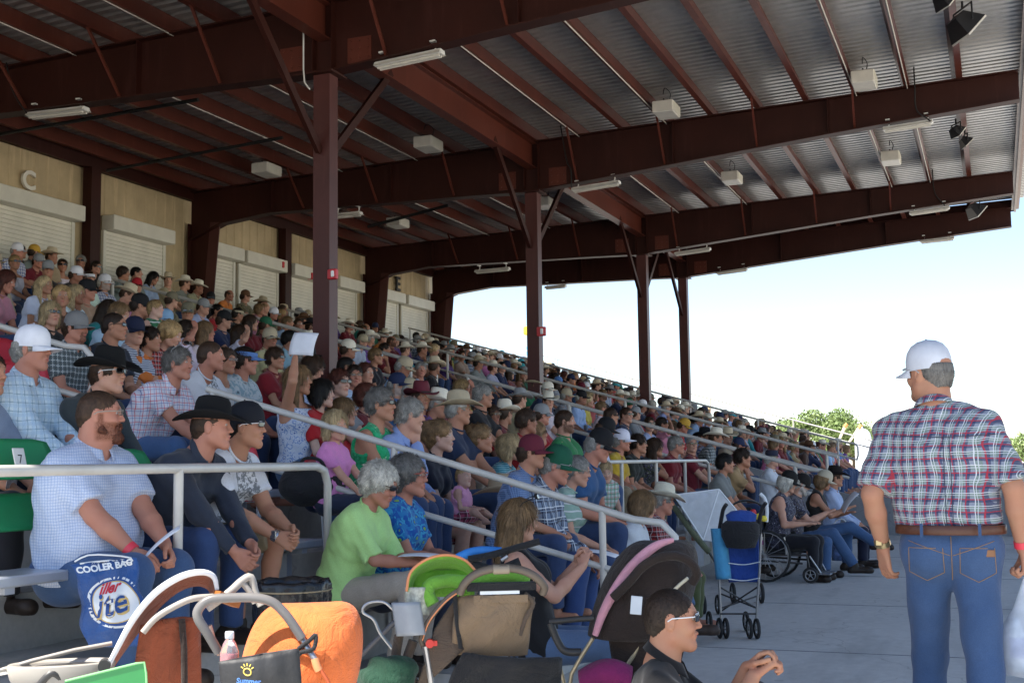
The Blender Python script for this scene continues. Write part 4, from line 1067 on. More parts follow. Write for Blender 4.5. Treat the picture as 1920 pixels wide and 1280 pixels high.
def cloth(name, fn=None, rough=.85, bscale=26, bst=.5):
    m, t, b = newmat(name); oc, rnd, oa = objcol(t); v = ocoord(t)
    c = fn(t, oc, v) if fn else oc
    n = noise(t, 3.5, 4, v); c = mixc(t, ramp(t, n, [(.3, .16), (.6, 0.)]), c, (0, 0, 0)); weave = noise(t, 220, 2, v)
    c = mixc(t, ramp(t, weave, [(.4, .12), (.6, 0.)]), c, (0, 0, 0))
    t.links.new(c, b.inputs['Base Color']); b.inputs['Roughness'].default_value = rough; b.inputs['Specular IOR Level'].default_value = .25
    b.inputs['Sheen Weight'].default_value = .15
    w = noise(t, bscale*.3, 4, v, .5, .6); bump(t, b, w, bst*.7, .02); return m
def sepxyz(t, v): n = t.nodes.new('ShaderNodeSeparateXYZ'); t.links.new(v, n.inputs[0]); return n.outputs
def warp(t, v, amt=.02, sc=6):
    n = t.nodes.new('ShaderNodeTexNoise'); n.inputs['Scale'].default_value = sc; t.links.new(v, n.inputs['Vector'])
    s_ = t.nodes.new('ShaderNodeVectorMath'); s_.operation = 'SUBTRACT'; t.links.new(n.outputs['Color'], s_.inputs[0]); s_.inputs[1].default_value = (.5, .5, .5)
    k = t.nodes.new('ShaderNodeVectorMath'); k.operation = 'SCALE'; t.links.new(s_.outputs[0], k.inputs[0]); k.inputs['Scale'].default_value = amt
    a = t.nodes.new('ShaderNodeVectorMath'); a.operation = 'ADD'; t.links.new(v, a.inputs[0]); t.links.new(k.outputs[0], a.inputs[1]); return a.outputs[0]
def stripe(t, x, period, width, phase=0.0):
    """1 inside stripes"""
    q = math_(t, 'FRACT', math_(t, 'MULTIPLY_ADD', x, 1/period, 50+phase)); return math_(t, 'LESS_THAN', q, width/period)
def horiz(t, v):
    s_ = sepxyz(t, v); return math_(t, 'ADD', math_(t, 'MULTIPLY', s_[0], .75), math_(t, 'MULTIPLY', s_[1], 1.0)), s_[2]
def plaid(lines):
    """lines: list of (axis 'h'/'v'/'b', period, width, phase, colour, opacity)"""
    def fn(t, oc, v):
        w = warp(t, v, .035, 5); h, z = horiz(t, w); c = oc
        for ax, per, wd, ph, col, op in lines:
            if ax in 'hb': c = mixc(t, math_(t, 'MULTIPLY', stripe(t, z, per, wd, ph), op), c, col)
            if ax in 'vb': c = mixc(t, math_(t, 'MULTIPLY', stripe(t, h, per, wd, ph), op), c, col)
        return c
    return fn
def floral(c1, c2, c3, sc=22):
    def fn(t, oc, v):
        vo = t.nodes.new('ShaderNodeTexVoronoi'); vo.inputs['Scale'].default_value = sc; t.links.new(warp(t, v, .05, 12), vo.inputs['Vector'])
        c = ramp(t, vo.outputs['Distance'], [(.0, c2), (.18, c2), (.22, c1), (.38, c1), (.42, c3), (.55, c3), (.6, c1)], 'CONSTANT')
        n = noise(t, sc*1.2, 3, v); c = mixc(t, ramp(t, n, [(.52, 0.), (.56, 1.)]), c, oc); return c
    return fn
def print_front(col, cx=.0, sc=45, lo=.0):
    """a blotchy chest print, one side of the shirt front"""
    def fn(t, oc, v):
        s_ = sepxyz(t, v); n = noise(t, sc, 5, v, .7)
        mk = math_(t, 'MULTIPLY', math_(t, 'GREATER_THAN', n, .5), math_(t, 'MULTIPLY', math_(t, 'GREATER_THAN', s_[0], .02), math_(t, 'LESS_THAN', math_(t, 'ABSOLUTE', math_(t, 'ADD', s_[1], -cx)), .07)))
        return mixc(t, math_(t, 'MULTIPLY', mk, .8), oc, col)
    return fn
W_ = (.8, .8, .82); NV = (.03, .04, .10)
CL = {
 'plain': cloth('plain_cloth'),
 'denim': cloth('denim', lambda t, oc, v: mixc(t, ramp(t, noise(t, 5, 4, v), [(.4, 0.), (.8, .22)]), oc, (.13, .19, .32)), .9, 30, .7),
 'smallcheck': cloth('small_blue_check', plaid([('b', .014, .0042, 0, (.26, .38, .64), .55)])),
 'bluecheck': cloth('pale_blue_window_check', plaid([('b', .05, .007, 0, (.16, .30, .42), .6), ('b', .05, .02, .5, (.42, .60, .78), .5)])),
 'redgrid': cloth('white_shirt_red_blue_grid', plaid([('b', .052, .005, 0, (.65, .10, .14), .9), ('b', .052, .004, .35, (.12, .18, .45), .8)])),
 'darkplaid': cloth('dark_green_white_check', plaid([('b', .022, .006, 0, (.65, .68, .66), .75), ('b', .044, .007, .5, (.01, .02, .02), .8)])),
 'navyplaid': cloth('navy_white_plaid', plaid([('b', .075, .028, 0, (.015, .02, .05), .75), ('b', .075, .006, .55, (.75, .78, .82), .9), ('b', .075, .004, .8, (.4, .5, .65), .8)])),
 'bigplaid': cloth('red_green_blue_madras', plaid([('b', .052, .018, 0, (.13, .22, .12), .45), ('b', .052, .014, .40, (.02, .03, .10), .72), ('b', .052, .004, .22, (.42, .03, .05), .85), ('b', .052, .0028, .72, (.66, .68, .74), .9), ('b', .052, .0024, .88, (.6, .63, .7), .8)]), .8, 26, .6),
 'redplaid': cloth('red_black_plaid', plaid([('b', .04, .016, 0, (.02, .01, .02), .6), ('b', .04, .004, .6, (.7, .7, .7), .7)])),
 'blueplaid': cloth('blue_white_plaid', plaid([('b', .05, .022, 0, (.05, .10, .35), .65), ('b', .05, .008, .6, (.8, .8, .85), .8)])),
 'greenplaid': cloth('green_white_check', plaid([('b', .04, .012, 0, (.05, .25, .12), .6), ('b', .04, .004, .6, (.5, .1, .1), .7)])),
 'stripes': cloth('navy_stripe_polo', plaid([('h', .020, .009, 0, (.05, .07, .16), .85)])),
 'wstripes': cloth('white_stripe_cloth', plaid([('h', .06, .012, 0, W_, .8)])),
 'bluefloral': cloth('blue_ring_floral', floral((.01, .10, .42), (.25, .45, .05), (.05, .35, .60), 17)),
 'whitefloral': cloth('blue_white_floral', floral((.62, .66, .75), (.10, .15, .40), (.25, .35, .60), 26)),
 'greyfloral': cloth('grey_leaf_shirt', floral((.30, .42, .48), (.10, .14, .18), (.55, .60, .62), 16)),
 'greenpat': cloth('bright_green_pattern', floral((.02, .42, .16), (.45, .75, .45), (.02, .30, .12), 30)),
 'darkfloral': cloth('black_white_floral', floral((.03, .03, .05), (.5, .5, .55), (.12, .12, .18), 34)),
 'purplefloral': cloth('purple_floral', floral((.10, .05, .25), (.4, .3, .5), (.2, .1, .4), 26)),
 'tealpat': cloth('teal_stripe_top', plaid([('h', .016, .006, 0, (.45, .70, .75), .6)])),
 'print': cloth('chest_print_cloth', print_front((.08, .10, .12), .05)),
 'camo': cloth('camouflage', lambda t, oc, v: mixc(t, ramp(t, noise(t, 22, 3, v), [(.42, 0.), (.45, 1.)], 'CONSTANT'), mixc(t, ramp(t, noise(t, 31, 3, v), [(.5, 0.), (.53, 1.)]), (.10, .10, .05), (.03, .03, .02)), (.20, .17, .10))),
}
M_skin = m_skin(); M_hair = m_hair()
def hatmat(name, rough, straw=False):
    m, t, b = newmat(name); oc, r_, a_ = objcol(t); v = ocoord(t)
    n = noise(t, 9, 4, v); c = mixc(t, ramp(t, n, [(.35, .22), (.65, 0.)]), oc, (.1, .07, .04)) if straw else mixc(t, ramp(t, n, [(.35, .15), (.65, 0.)]), oc, (0, 0, 0))
    t.links.new(c, b.inputs['Base Color']); b.inputs['Roughness'].default_value = rough; b.inputs['Specular IOR Level'].default_value = .3
    bump(t, b, noise(t, 180, 2, v), .25, .002); return m
M_felt = hatmat('felt', .9); M_straw = hatmat('straw', .7, True); M_capcloth = hatmat('cap_cloth', .8)
M_lensdark = basic('dark_lens', (.008, .008, .01), .12, var=0, spec=.8); M_clearlens = basic('spectacle_lens', (.25, .2, .17), .1, var=0, alpha=.25)
M_frame = hatmat('spectacle_frame', .35); M_leather = basic('leather', (.16, .05, .03), .5, bmp=.2); M_shoe = hatmat('shoe_leather', .5)
M_band = basic('dark_band', (.02, .015, .01), .7)

# ---- shared head gear meshes
def shared(mb, name, mats, recalc=True):
    o = mb.build(name, mats, recalc=recalc); me = o.data; bpy.data.objects.remove(o); return me
HAIR = {}
def hair_mesh(style, fine=True, hat=False):
    k = (style, fine, hat)
    if k not in HAIR: HAIR[k] = make_hair(style, .0075 if fine else .013, hat=hat)
    return HAIR[k]
G = {}
G['cowboy'] = shared(hat_cowboy(), 'cowboy_hat', M_straw); G['cap'] = shared(hat_cap(), 'cap', M_capcloth); G['visor'] = shared(hat_visor(), 'visor', M_capcloth); G['fedora'] = shared(hat_fedora(), 'fedora', M_straw)
b_ = MB(); b_.lathe([(.1055, .002), (.106, .004), (.1045, .018), (.103, .018)], n=32, sx=1.0, sy=.815); G['band'] = shared(b_, 'hat_band', M_band)
for nm, a in (('wrap', (.016, True)), ('spec', (.014, False))):
    l, fr = glasses(*a); G[nm+'_l'] = shared(l, 'lens', M_lensdark if nm == 'wrap' else M_clearlens); G[nm+'_f'] = shared(fr, 'frame', M_frame)
SKIN = {'fair': (.56, .32, .225), 'tan': (.43, .225, .14), 'red': (.48, .225, .155), 'brown': (.27, .135, .085), 'pale': (.56, .37, .29)}
HCOL = {'black': (.012, .010, .009), 'brown': (.06, .032, .018), 'dkbrown': (.03, .018, .012), 'auburn': (.10, .028, .018), 'blonde': (.42, .28, .13), 'ltblonde': (.58, .44, .25), 'grey': (.36, .35, .33), 'white': (.68, .66, .60), 'saltpepper': (.20, .19, .18), 'dirtyblonde': (.26, .16, .08), 'red': (.20, .07, .03)}
def H4(J, s, dz=0.0, hs=1.0, tilt=0):
    m = Matrix(J['H'].tolist()).to_4x4(); q = s*hs
    return Matrix.Translation(Vector(J['head'])) @ m @ Matrix.Translation((0, 0, dz*q)) @ Matrix.Rotation(tilt, 4, 'Y') @ Matrix.Scale(q, 4)
def put(name, me, parent, mat=None, color=None, mtx=None, objmat=None):
    o = bpy.data.objects.new(name, me); C.objects.link(o); o.parent = parent
    if len(me.materials) == 0: me.materials.append(mat)
    if objmat is not None: o.material_slots[0].link = 'OBJECT'; o.material_slots[0].material = objmat
    if color is not None: o.color = (*color[:3], color[3] if len(color) > 3 else 1)
    if mtx is not None: o.matrix_local = mtx
    return o
BEARD_ME = []
def dress_head(e, J, s, A):
    """hair, hat, glasses children from the attribute dictionary"""
    hs = A.get('hs', 1.0)
    if A.get('beardc'):
        if not BEARD_ME: BEARD_ME.append(make_beard())
        put('beard', BEARD_ME[0], e, M_hair, A['beardc'], H4(J, s*A.get('bs', 1.0), 0, hs))
    if A.get('hair'): put('hair', hair_mesh(A['hair'], A.get('finehair', True), A.get('hat') not in (None, 'visor')), e, M_hair, HCOL[A.get('hc', 'brown')], H4(J, s, 0, hs))
    h = A.get('hat')
    if h:
        hc = A.get('hatc', (.6, .5, .35))
        if h in ('cowboy', 'felt'):
            o = put('cowboy_hat', G['cowboy'], e, None, hc, H4(J, s*1.0, .043, hs, A.get('htilt', .06)), M_felt if h == 'felt' else M_straw)
            if A.get('bandon', True): put('hat_band', G['band'], o, None)
        elif h == 'fedora': o = put('fedora', G['fedora'], e, None, hc, H4(J, s*1.0, .043, hs, .03)); put('hat_band', G['band'], o, None).matrix_local = Matrix.Scale(.97, 4)
        elif h == 'visor': put('visor', G['visor'], e, None, hc, H4(J, s*1.03, .045, hs, .08))
        else:
            o = put('cap', G['cap'], e, None, hc, H4(J, s*1.03, .034, hs, A.get('htilt', .06)))
            if h == 'backcap': o.matrix_local = H4(J, s*1.03, .036, hs, -.10) @ Matrix.Rotation(math.pi, 4, 'Z')
    g = A.get('gl')
    if g:
        kind = 'wrap' if g[0] == 'w' else 'spec'; M_ = H4(J, s, 0.0, hs)
        if len(g) > 1 and g[1] == 'up': M_ = H4(J, s*1.08, .085, hs, -.5)
        o = put('sunglasses' if kind == 'wrap' else 'spectacles', G[kind+'_f'], e, None, g[2] if len(g) > 2 else (.02, .02, .02), M_)
        put('lens', G[kind+'_l'], o, None)
# ------------------------------------------------------------------ persons
def rig(P, A, q='hero'):
    """all meshes of one figure; returns a dictionary that can be linked many times"""
    res = {'hero': .0085, 'mid': .012, 'far': .018}[q]; fres = {'hero': .0050, 'mid': .0075, 'far': None}[q]
    P = dict(P); P.setdefault('fem', 0)
    if q != 'hero': P.setdefault('fing', q == 'mid' and P.get('fing', False))
    A.setdefault('hs', .95); P['hs'] = A['hs']
    K = {'P': P, 'q': q}
    K['body'], K['J'] = make_body(P, res, hand=(q == 'hero' or P.get('fing')), fres=fres); J = K['J']
    cr = {'hero': .0095, 'mid': .013, 'far': .019}[q]
    K['shirt'] = make_shirt(P, J, cr, A.get('top', 'short'), .0050 if q != 'far' else .003, collar=A.get('collar', 1))
    K['pants'] = make_pants(P, J, cr*1.1, A.get('bot', 'long'))
    K['collar'] = make_collar(P, J, A.get('collar', 1)) if A.get('collar', 1) and A.get('top', 'short') not in ('tank', 'sleeveless') else None
    K['shoes'] = make_shoes(P, J, cr) if A.get('shoes', q == 'hero') else []
    return K
def pose(K, A, loc, rz=0.0, label='', group=None, cat='person', name='person'):
    e = empty(name, loc, rz, label, cat, group); s = K['P'].get('s', 1.0); A = dict(A); A['hs'] = K['P']['hs']
    sk = SKIN[A.get('skin', 'tan')]; j = A.get('j', 0)
    put('body', K['body'], e, M_skin, (sk[0]*(1+j), sk[1]*(1+j), sk[2]*(1+j), A.get('browdark', .7)))
    if K['shirt']: put(A.get('topname', 'shirt'), K['shirt'], e, CL['plain'], A.get('topc', (.5, .5, .5)), None, CL[A.get('topm', 'plain')])
    if K.get('collar'): put('collar', K['collar'], e, CL['plain'], A.get('topc', (.5, .5, .5)), None, CL[A.get('topm', 'plain')])
    if K['pants']:
        n = {'long': 'trousers', 'shorts': 'shorts', 'skirt': 'skirt', 'capri': 'trousers'}[A.get('bot', 'long')]
        put(n, K['pants'], e, CL['plain'], A.get('botc', (.035, .06, .14)), None, CL[A.get('botm', 'denim')])
    for m_ in K['shoes']: put('shoe', m_, e, M_shoe, A.get('shoec', (.03, .02, .015)))
    dress_head(e, K['J'], s, A); return e
def W(e, p):
    """figure-local point to world"""
    return e.matrix_world @ Vector(p) if False else Matrix.Translation(e.location) @ Matrix.Rotation(e.rotation_euler.z, 4, 'Z') @ Vector(p)
# ------------------------------------------------------------------ placing people in the rows by where their heads are seen
def find_y(px, X, z, y0=1.0, y1=60.0):
    a, b = y0, y1
    for _ in range(40):
        m_ = (a+b)/2
        if proj((X, m_, z))[0] < px: a = m_
        else: b = m_
    return (a+b)/2
def seat_at(px, py, J, rz=0.0, k=None, dzmax=.12):
    """row and position on it whose head is seen at (px, py)"""
    h = Matrix.Rotation(rz, 3, 'Z') @ Vector(J['head']); best = None
    for kk in (range(0, 13) if k is None else [k]):
        X = hipx(kk)+h.x; Y = find_y(px, X, floorz(kk)+h.z); q = proj((X, Y, floorz(kk)+h.z)); dz = (q[1]-py)/F_PX*q[2]
        if kk == 0 and k is None and (Y > 10.6 or Y < 6.5): continue
        if best is None or abs(dz) < abs(best[1]): best = (kk, dz, Y-h.y)
    kk, dz, Y = best
    return kk, Vector((hipx(kk), Y, floorz(kk)+max(-dzmax, min(dzmax, dz)))), dz
HEADS = []      # (px, py, size) of the hand placed people
OCC = {}        # row -> occupied Y
def reg(loc, J, rz, k, s=1.0):
    h = Matrix.Rotation(rz, 3, 'Z') @ Vector(J['head'])+loc; q = proj(h); HEADS.append((q[0], q[1], .24*F_PX/q[2])); OCC.setdefault(k, []).append(loc.y); return q
DBG = []
def hero(px, py, P, A, label, k=None, rz=0.0, q='hero', loc=None, group='spectators seated in the stand', dzmax=.12):
    P.setdefault('seat', .45); P['hs'] = A['hs'] = A.get('hs', P.get('hs', .95))
    if loc is not None:                       # free standing: the seat height follows from the head's height
        J = skeleton(P); h = Matrix.Rotation(rz, 3, 'Z') @ Vector(J['head']); w_ = at_y(px, py, loc[1]+h.y); dz = w_.z-loc[2]-h.z
        loc = (w_.x-h.x, loc[1], loc[2])
        if P.get('stand') or P.get('seat') == 0 or k == -2: loc = (loc[0], loc[1], loc[2]+dz)
        else: P['seat'] += dz
    K = rig(P, A, q)
    if loc is None: k, loc, dz = seat_at(px, py, K['J'], rz, k, dzmax)
    else: loc = Vector(loc); dz = 0
    e = pose(K, A, loc, rz, label, group); qq = reg(loc, K['J'], rz, k if k is not None else -1)
    DBG.append((label[:40], px, py, [round(v) for v in qq[:2]], k, round(dz, 2), [round(v, 2) for v in loc]))
    return e, K
def sheet(e, c, w, h, rot, lab, mat=None, cat='paper', name='programme_sheet', curl=.02, group=None):
    """a slightly curled sheet of paper; c in figure-local coordinates"""
    m = MB(); m.grid(lambda u, v: ((u-.5)*h, (v-.5)*w, curl*math.sin(u*3.1)+curl*.5*math.sin(v*4)), 8, 6, .0012)
    p = W(e, c); o = m.build(name, mat or M_paper); o.matrix_world = Matrix.Translation(p) @ Matrix.Rotation(e.rotation_euler.z, 4, 'Z') @ rot.to_4x4()
    return tag(o, lab, cat, group)
M_paper = basic('paper', (.74, .76, .82), .7, var=.04, vscale=12)
E3 = lambda x, y, z: Matrix.Rotation(z, 3, 'Z') @ Matrix.Rotation(y, 3, 'Y') @ Matrix.Rotation(x, 3, 'X')
Mh = Mf = None
KH = dict(wL=(.46, .03, .56), wR=(.46, -.03, .55), hnL=(0, -.8, -.5), hnR=(0, .8, -.5))       # hands together between the knees
def P_(fem=0, **k): d = dict(fem=fem); d.update(k); return d
JE = (.035, .065, .15); KHAKI = (.36, .30, .20); BLK = (.012, .012, .014)
# --- the near left group
e, K = hero(190, 778, P_(0, s=1.05, girth=1.30, belly=1.0, face=1.18, beard=1, hyaw=.62, lean=.10, loose=1, wL=(.52, .07, .60), wR=(.50, -.07, .56), hnL=(0, -.7, -.7), hnR=(0, .6, -.8), cL=.9, cR=.9, slv=.80, rz=0, sw=1.06),
            dict(topm='smallcheck', topc=(.60, .66, .80), hair='buzz', hc='brown', gl=('s', 'on', (.35, .3, .25)), collar=2, botc=(.05, .10, .22), skin='red', browdark=.5, beardc=(.17, .055, .028), bs=1.09),
            'heavy bearded man with glasses in a pale blue checked shirt and jeans', k=1, rz=-.10)
BEARD = e; BK = K
sheet(e, K['J']['wrR']+V3(.10, .07, .05), .10, .22, E3(.3, -.7, .5), 'folded white paper held by the bearded man', curl=.01)
m = MB(); w_, el = K['J']['wrR'], K['J']['elR']; d_ = Vector(w_-el).normalized(); m.tube([Vector(w_)-d_*.045, Vector(w_)-d_*.012], .036, 14)
o = tag(m.build('wristband', basic('red_band', (.75, .05, .08), .4, var=0), None, e.location), 'red paper wristband on the bearded man', 'wristband'); o.rotation_euler.z = e.rotation_euler.z
e, K = hero(398, 800, P_(0, s=1.0, girth=1.10, hyaw=.42, lean=.52, wL=(.60, .05, .52), wR=(.60, -.05, .46), hnL=(0, -.9, -.3), hnR=(0, .9, -.3), cL=.9, cR=.7, beard=0, sw=1.02),
            dict(top='long', topc=(.030, .038, .060), hair='buzz', hc='brown', hat='felt', hatc=(.006, .006, .007), collar=2, botc=(.03, .06, .16), skin='red'),
            'man in a black cowboy hat and dark slate shirt leaning forward with clasped hands', k=1)
e, K = hero(462, 800, P_(0, s=1.0, girth=1.08, hyaw=.30, lean=.50, wL=(.62, .06, .58), wR=(.60, -.04, .55), hnL=(0, -.9, -.3), hnR=(0, .9, -.3), cL=1.0, cR=1.0, kR=(.46, -.16, .54), kL=(.48, .16, .54)),
            dict(topm='print', topc=(.74, .76, .82), hair='buzz', hc='black', hat='backcap', hatc=(.010, .011, .016), gl=('w', 'on', (.75, .75, .75)), collar=1, bot='shorts', botm='plain', botc=(.34, .28, .18), skin='tan'),
            'man in a backward black cap, white sunglasses, printed white t-shirt and khaki shorts', k=1)
wp = K['J']['wrR']; d_ = Vector(wp-K['J']['elR']).normalized()
m = MB(); m.tube([-d_*.02, d_*.006], .033, 14); m.bevbox((0, -.032, .012), (.04, .012, .04), .004); o = m.build('wristwatch', basic('steel_watch', (.4, .4, .42), .25, metal=.9, var=0), None, W(e, wp)); tag(o, 'steel wristwatch on the man in khaki shorts', 'watch')
e, K = hero(60, 655, P_(0, s=1.02, girth=1.12, hyaw=.30, lean=.10, wL=(.48, .06, .58), wR=(.50, -.04, .56), loose=1),
            dict(top='long', topm='bluecheck', topc=(.66, .78, .86), hair='short', hc='grey', hat='cap', hatc=(.74, .75, .80), collar=2, botc=(.012, .016, .035), botm='plain', skin='red'),
            'grey haired man in a white cap and pale blue checked long sleeved shirt')
sheet(e, K['J']['wrR']+V3(.09, .04, .03), .10, .16, E3(.2, -.35, .3), 'small folded paper in the hands of the man in the white cap')
e, K = hero(-22, 700, P_(0, s=1.0, girth=1.05, hyaw=.2, lean=.15), dict(topc=(.25, .3, .4), botc=(.015, .015, .02), botm='plain', hair='short'), 'person in black trousers cut off by the left edge', k=2)
sheet(e, K['J']['wrR']+V3(.05, -.02, .06), .12, .15, E3(.1, -1.1, .3), 'white and red paper bag at the left edge', mat=basic('popcorn_bag', (.7, .55, .52), .6, var=.5, vscale=30), cat='bag', name='paper_bag')
hero(203, 700, P_(0, s=1.0, hyaw=.15, lean=.48, wL=(.58, .12, .50), wR=(.60, -.02, .50), fing=False), dict(top='long', topc=(.04, .05, .055), hair='short', hc='brown', hat='felt', hatc=(.006, .006, .006), gl=('w', 'on', (.7, .7, .7)), skin='fair', beard=3, htilt=.12),
     'man in wide black cowboy hat and white sunglasses bending behind the bearded man')
hero(335, 682, P_(0, s=1.05, girth=1.15, hyaw=.15, lean=.48, wL=(.62, .10, .58), wR=(.66, -.04, .56), hnR=(0, .5, -.8)), dict(topm='redgrid', topc=(.72, .72, .80), hair='messy', hc='saltpepper', gl=('w', 'up', (.3, .3, .3)), collar=2, botc=(.06, .12, .26), skin='red'),
     'man in a white polo shirt with thin red and blue grid lines')
hero(396, 667, P_(0, s=1.02, girth=1.1, hyaw=.55, lean=.42, wL=(.6, .1, .52), wR=(.6, -.05, .52)), dict(topm='print', topc=(.72, .75, .82), hair='buzz', hc='brown', botc=(.05, .08, .16), skin='red'),
     'short haired man in a white t-shirt leaning in to the smiling woman', q='mid')
hero(423, 677, P_(1, s=.92, hyaw=-.1, lean=.3), dict(top='tank', topc=(.7, .7, .7), hair='bun', hc='brown', gl=('s', 'on', (.2, .1, .1)), skin='tan', collar=0), 'smiling woman with spectacles in a white strap top', q='mid')
hero(460, 676, P_(0, s=1.02, girth=1.22, hyaw=.75, lean=.25, beard=0, loose=1), dict(topm='greyfloral', topc=(.55, .62, .66), hair='short', hc='dkbrown', hat='visor', hatc=(.10, .20, .45), gl=('s', 'on', (.2, .1, .1)), skin='red'), 'man in a blue visor and a grey leaf patterned shirt', q='mid')
hero(143, 615, P_(0, s=1.02, beard=2, hyaw=.05, lean=.18, loose=1), dict(topm='darkplaid', topc=(.10, .13, .15), hair='short', hc='brown', hat='cap', hatc=(.20, .20, .20), collar=2, skin='red'), 'man with a goatee in a grey cap and dark checked shirt', q='mid')
hero(215, 612, P_(0, s=1.03, girth=1.1, hyaw=.35, lean=.22), dict(topc=(.022, .028, .045), hair='buzz', hc='dkbrown', gl=('w', 'on'), skin='tan'), 'crew cut man in dark sunglasses and a dark t-shirt', q='mid')
hero(252, 622, P_(0, s=1.0, girth=1.12, hyaw=-.35, lean=.12, loose=1), dict(topm='stripes', topc=(.62, .66, .74), hair='short', hc='white', hat='cap', hatc=(.015, .02, .05), collar=2, skin='fair'), 'older man in a navy cap and a navy and white striped polo shirt', q='mid')
hero(282, 636, P_(1, s=.93, hyaw=.3, lean=.2), dict(topc=(.72, .20, .04), hair='messy', hc='dkbrown', skin='tan'), 'dark haired woman in an orange shirt', q='mid')
hero(96, 588, P_(1, s=.98, hyaw=-.35, lean=.05), dict(topc=(.015, .015, .018), hair='bob', hc='ltblonde', gl=('w', 'on'), skin='fair'), 'woman with a long blonde bob and black sunglasses in a black top', q='mid')
# --- lime and blue ladies at the front
e, K = hero(714, 908, P_(1, s=.94, girth=1.12, hyaw=.12, hpitch=.38, lean=.12, hunch=.25, wL=(.46, .05, .66), wR=(.50, -.03, .64), cL=.35, cR=.35, loose=1, slv=.95, hs=1.02, kR=(.52, -.1, .54), kL=(.52, .1, .54)),
            dict(topc=(.50, .80, .30), hair='fluffy', hc='white', gl=('w', 'on', (.05, .03, .02)), botm='plain', botc=(.46, .40, .33), skin='red', j=-.05),
            'elderly white haired woman in a lime green t-shirt and tan trousers', k=0, rz=-.05, loc=(-3.3, 6.40, .20))
sheet(e, (.60, -.02, .67), .24, .34, E3(0, .10, .1), 'white printed programme on the lap of the woman in lime green')
e, K = hero(768, 893, P_(1, s=.98, girth=1.15, hyaw=.12, lean=.10, hunch=.12, loose=1, wL=(.42, .06, .62), wR=(.44, -.05, .62), cR=.4, hs=1.06),
            dict(topm='bluefloral', topc=(.02, .20, .50), hair='fluffy', hc='saltpepper', gl=('s', 'on', (.5, .08, .05)), botm='plain', botc=(.05, .06, .1), skin='red'),
            'grey haired woman with red spectacles in a blue and lime floral blouse', k=0, loc=(-3.3, 7.0, .20))
e, K = hero(975, 974, P_(1, s=.98, seat=.36, girth=1.16, hyaw=.15, hpitch=.15, lean=-.14, wL=(.25, .05, .84), wR=(.28, -.04, .82), hdL=(.3, -.3, .8), hdR=(.2, .3, .9), pL=(.1, .3, -1), pR=(.0, -.5, -1), cL=1.0, cR=1.1),
            dict(top='sleeveless', topc=(.012, .012, .014), hair='long', hc='dirtyblonde', botc=(.10, .16, .28), gl=('w', 'up'), collar=0, skin='fair'),
            'woman with streaked blonde hair in a black top, holding something up in both hands', k=-1, rz=.30, loc=(-2.52, 6.55, 0))
hero(1043, 872, P_(0, s=1.06, girth=1.18, hyaw=.22, hpitch=.22, lean=.30, hunch=.1, wL=(.50, .10, .62), wR=(.54, -.02, .58), loose=1, kR=(.52, -.12, .56), kL=(.52, .14, .56)),
     dict(top='long', topm='navyplaid', topc=(.20, .26, .36), hair='short', hc='grey', hat='cap', hatc=(.01, .09, .05), gl=('s', 'on', (.3, .3, .3)), collar=2, botc=(.035, .07, .20), skin='red', shoec=(.01, .01, .01)),
     'man in a dark green cap and navy plaid flannel shirt reading a paper', k=0, dzmax=.1)
e = C.objects.get('x'); pl = [o for o in C.objects if o.get('label', '').startswith('man in a dark green cap')][0]
sheet(pl, (.62, -.02, .62), .24, .32, E3(0, .1, .05), 'white paper on the knees of the man in navy plaid')
hero(1083, 882, P_(1, s=.98, girth=1.1, hyaw=.2, hpitch=.2, lean=.2), dict(topm='wstripes', topc=(.30, .45, .38), hair='short', hc='grey', gl=('s', 'on', (.5, .4, .3)), skin='fair'), 'woman in spectacles and a pale green and white top beside the navy plaid man', k=0, q='mid')
# --- third and fourth rows, centre
e, K = hero(630, 797, P_(1, s=.70, kid=1, hs=1.18, hyaw=-.45, lean=.05, girth=.95, seat=.58, wL=(.30, .06, .70), wR=(.28, -.10, .70), fing=False), dict(topc=(.72, .26, .55), hair='bob', hc='ltblonde', botc=(.02, .025, .05), skin='fair', j=.1), 'small blonde girl in a bright pink t-shirt', q='mid', k=1)
hero(645, 772, P_(1, s=.98, girth=1.12, hyaw=.35, lean=.22), dict(top='tank', topc=(.60, .03, .04), hair='long', hc='dirtyblonde', collar=0, skin='fair'), 'blonde woman in a red tank top with her arm round the little girl', q='mid', k=2, dzmax=.25)
e, K = hero(560, 712, P_(1, s=1.0, hyaw=.3, lean=-.02, wR=(.06, -.14, 1.42), pR=(.4, -.6, -.2), hdR=(0, 0, 1), cR=.6, wL=(.35, .1, .6)), dict(top='tank', topm='whitefloral', topc=(.6, .64, .75), hair='verylong', hc='dirtyblonde', collar=0, skin='tan', botc=(.06, .12, .22)), 'long haired woman in a blue and white floral top raising her arm', q='mid')
sheet(e, K['J']['wrR']+V3(.08, -.01, .10), .23, .19, E3(.3, -1.25, 1.25), 'white sheet of paper held up above the crowd', curl=.015)
hero(588, 690, P_(1, s=.98, hyaw=.25, hpitch=.35, lean=.18, girth=1.1), dict(top='sleeveless', topm='whitefloral', topc=(.45, .5, .7), hair='bob', hc='brown', gl=('s', 'on', (.2, .1, .1)), skin='fair'), 'woman with spectacles looking down, in a small patterned blue and white top', q='mid')
hero(517, 672, P_(1, s=.98, girth=1.15, hyaw=.1, lean=.1), dict(topc=(.22, .012, .02), hair='messy', hc='brown', gl=('w', 'on'), skin='tan'), 'woman in sunglasses and a dark red v-neck shirt', q='mid')
hero(604, 737, P_(1, s=.95, hyaw=.30, lean=.15), dict(topc=(.45, .015, .02), hair='bob', hc='black', skin='pale'), 'girl with a glossy black bob in a red t-shirt', q='mid')
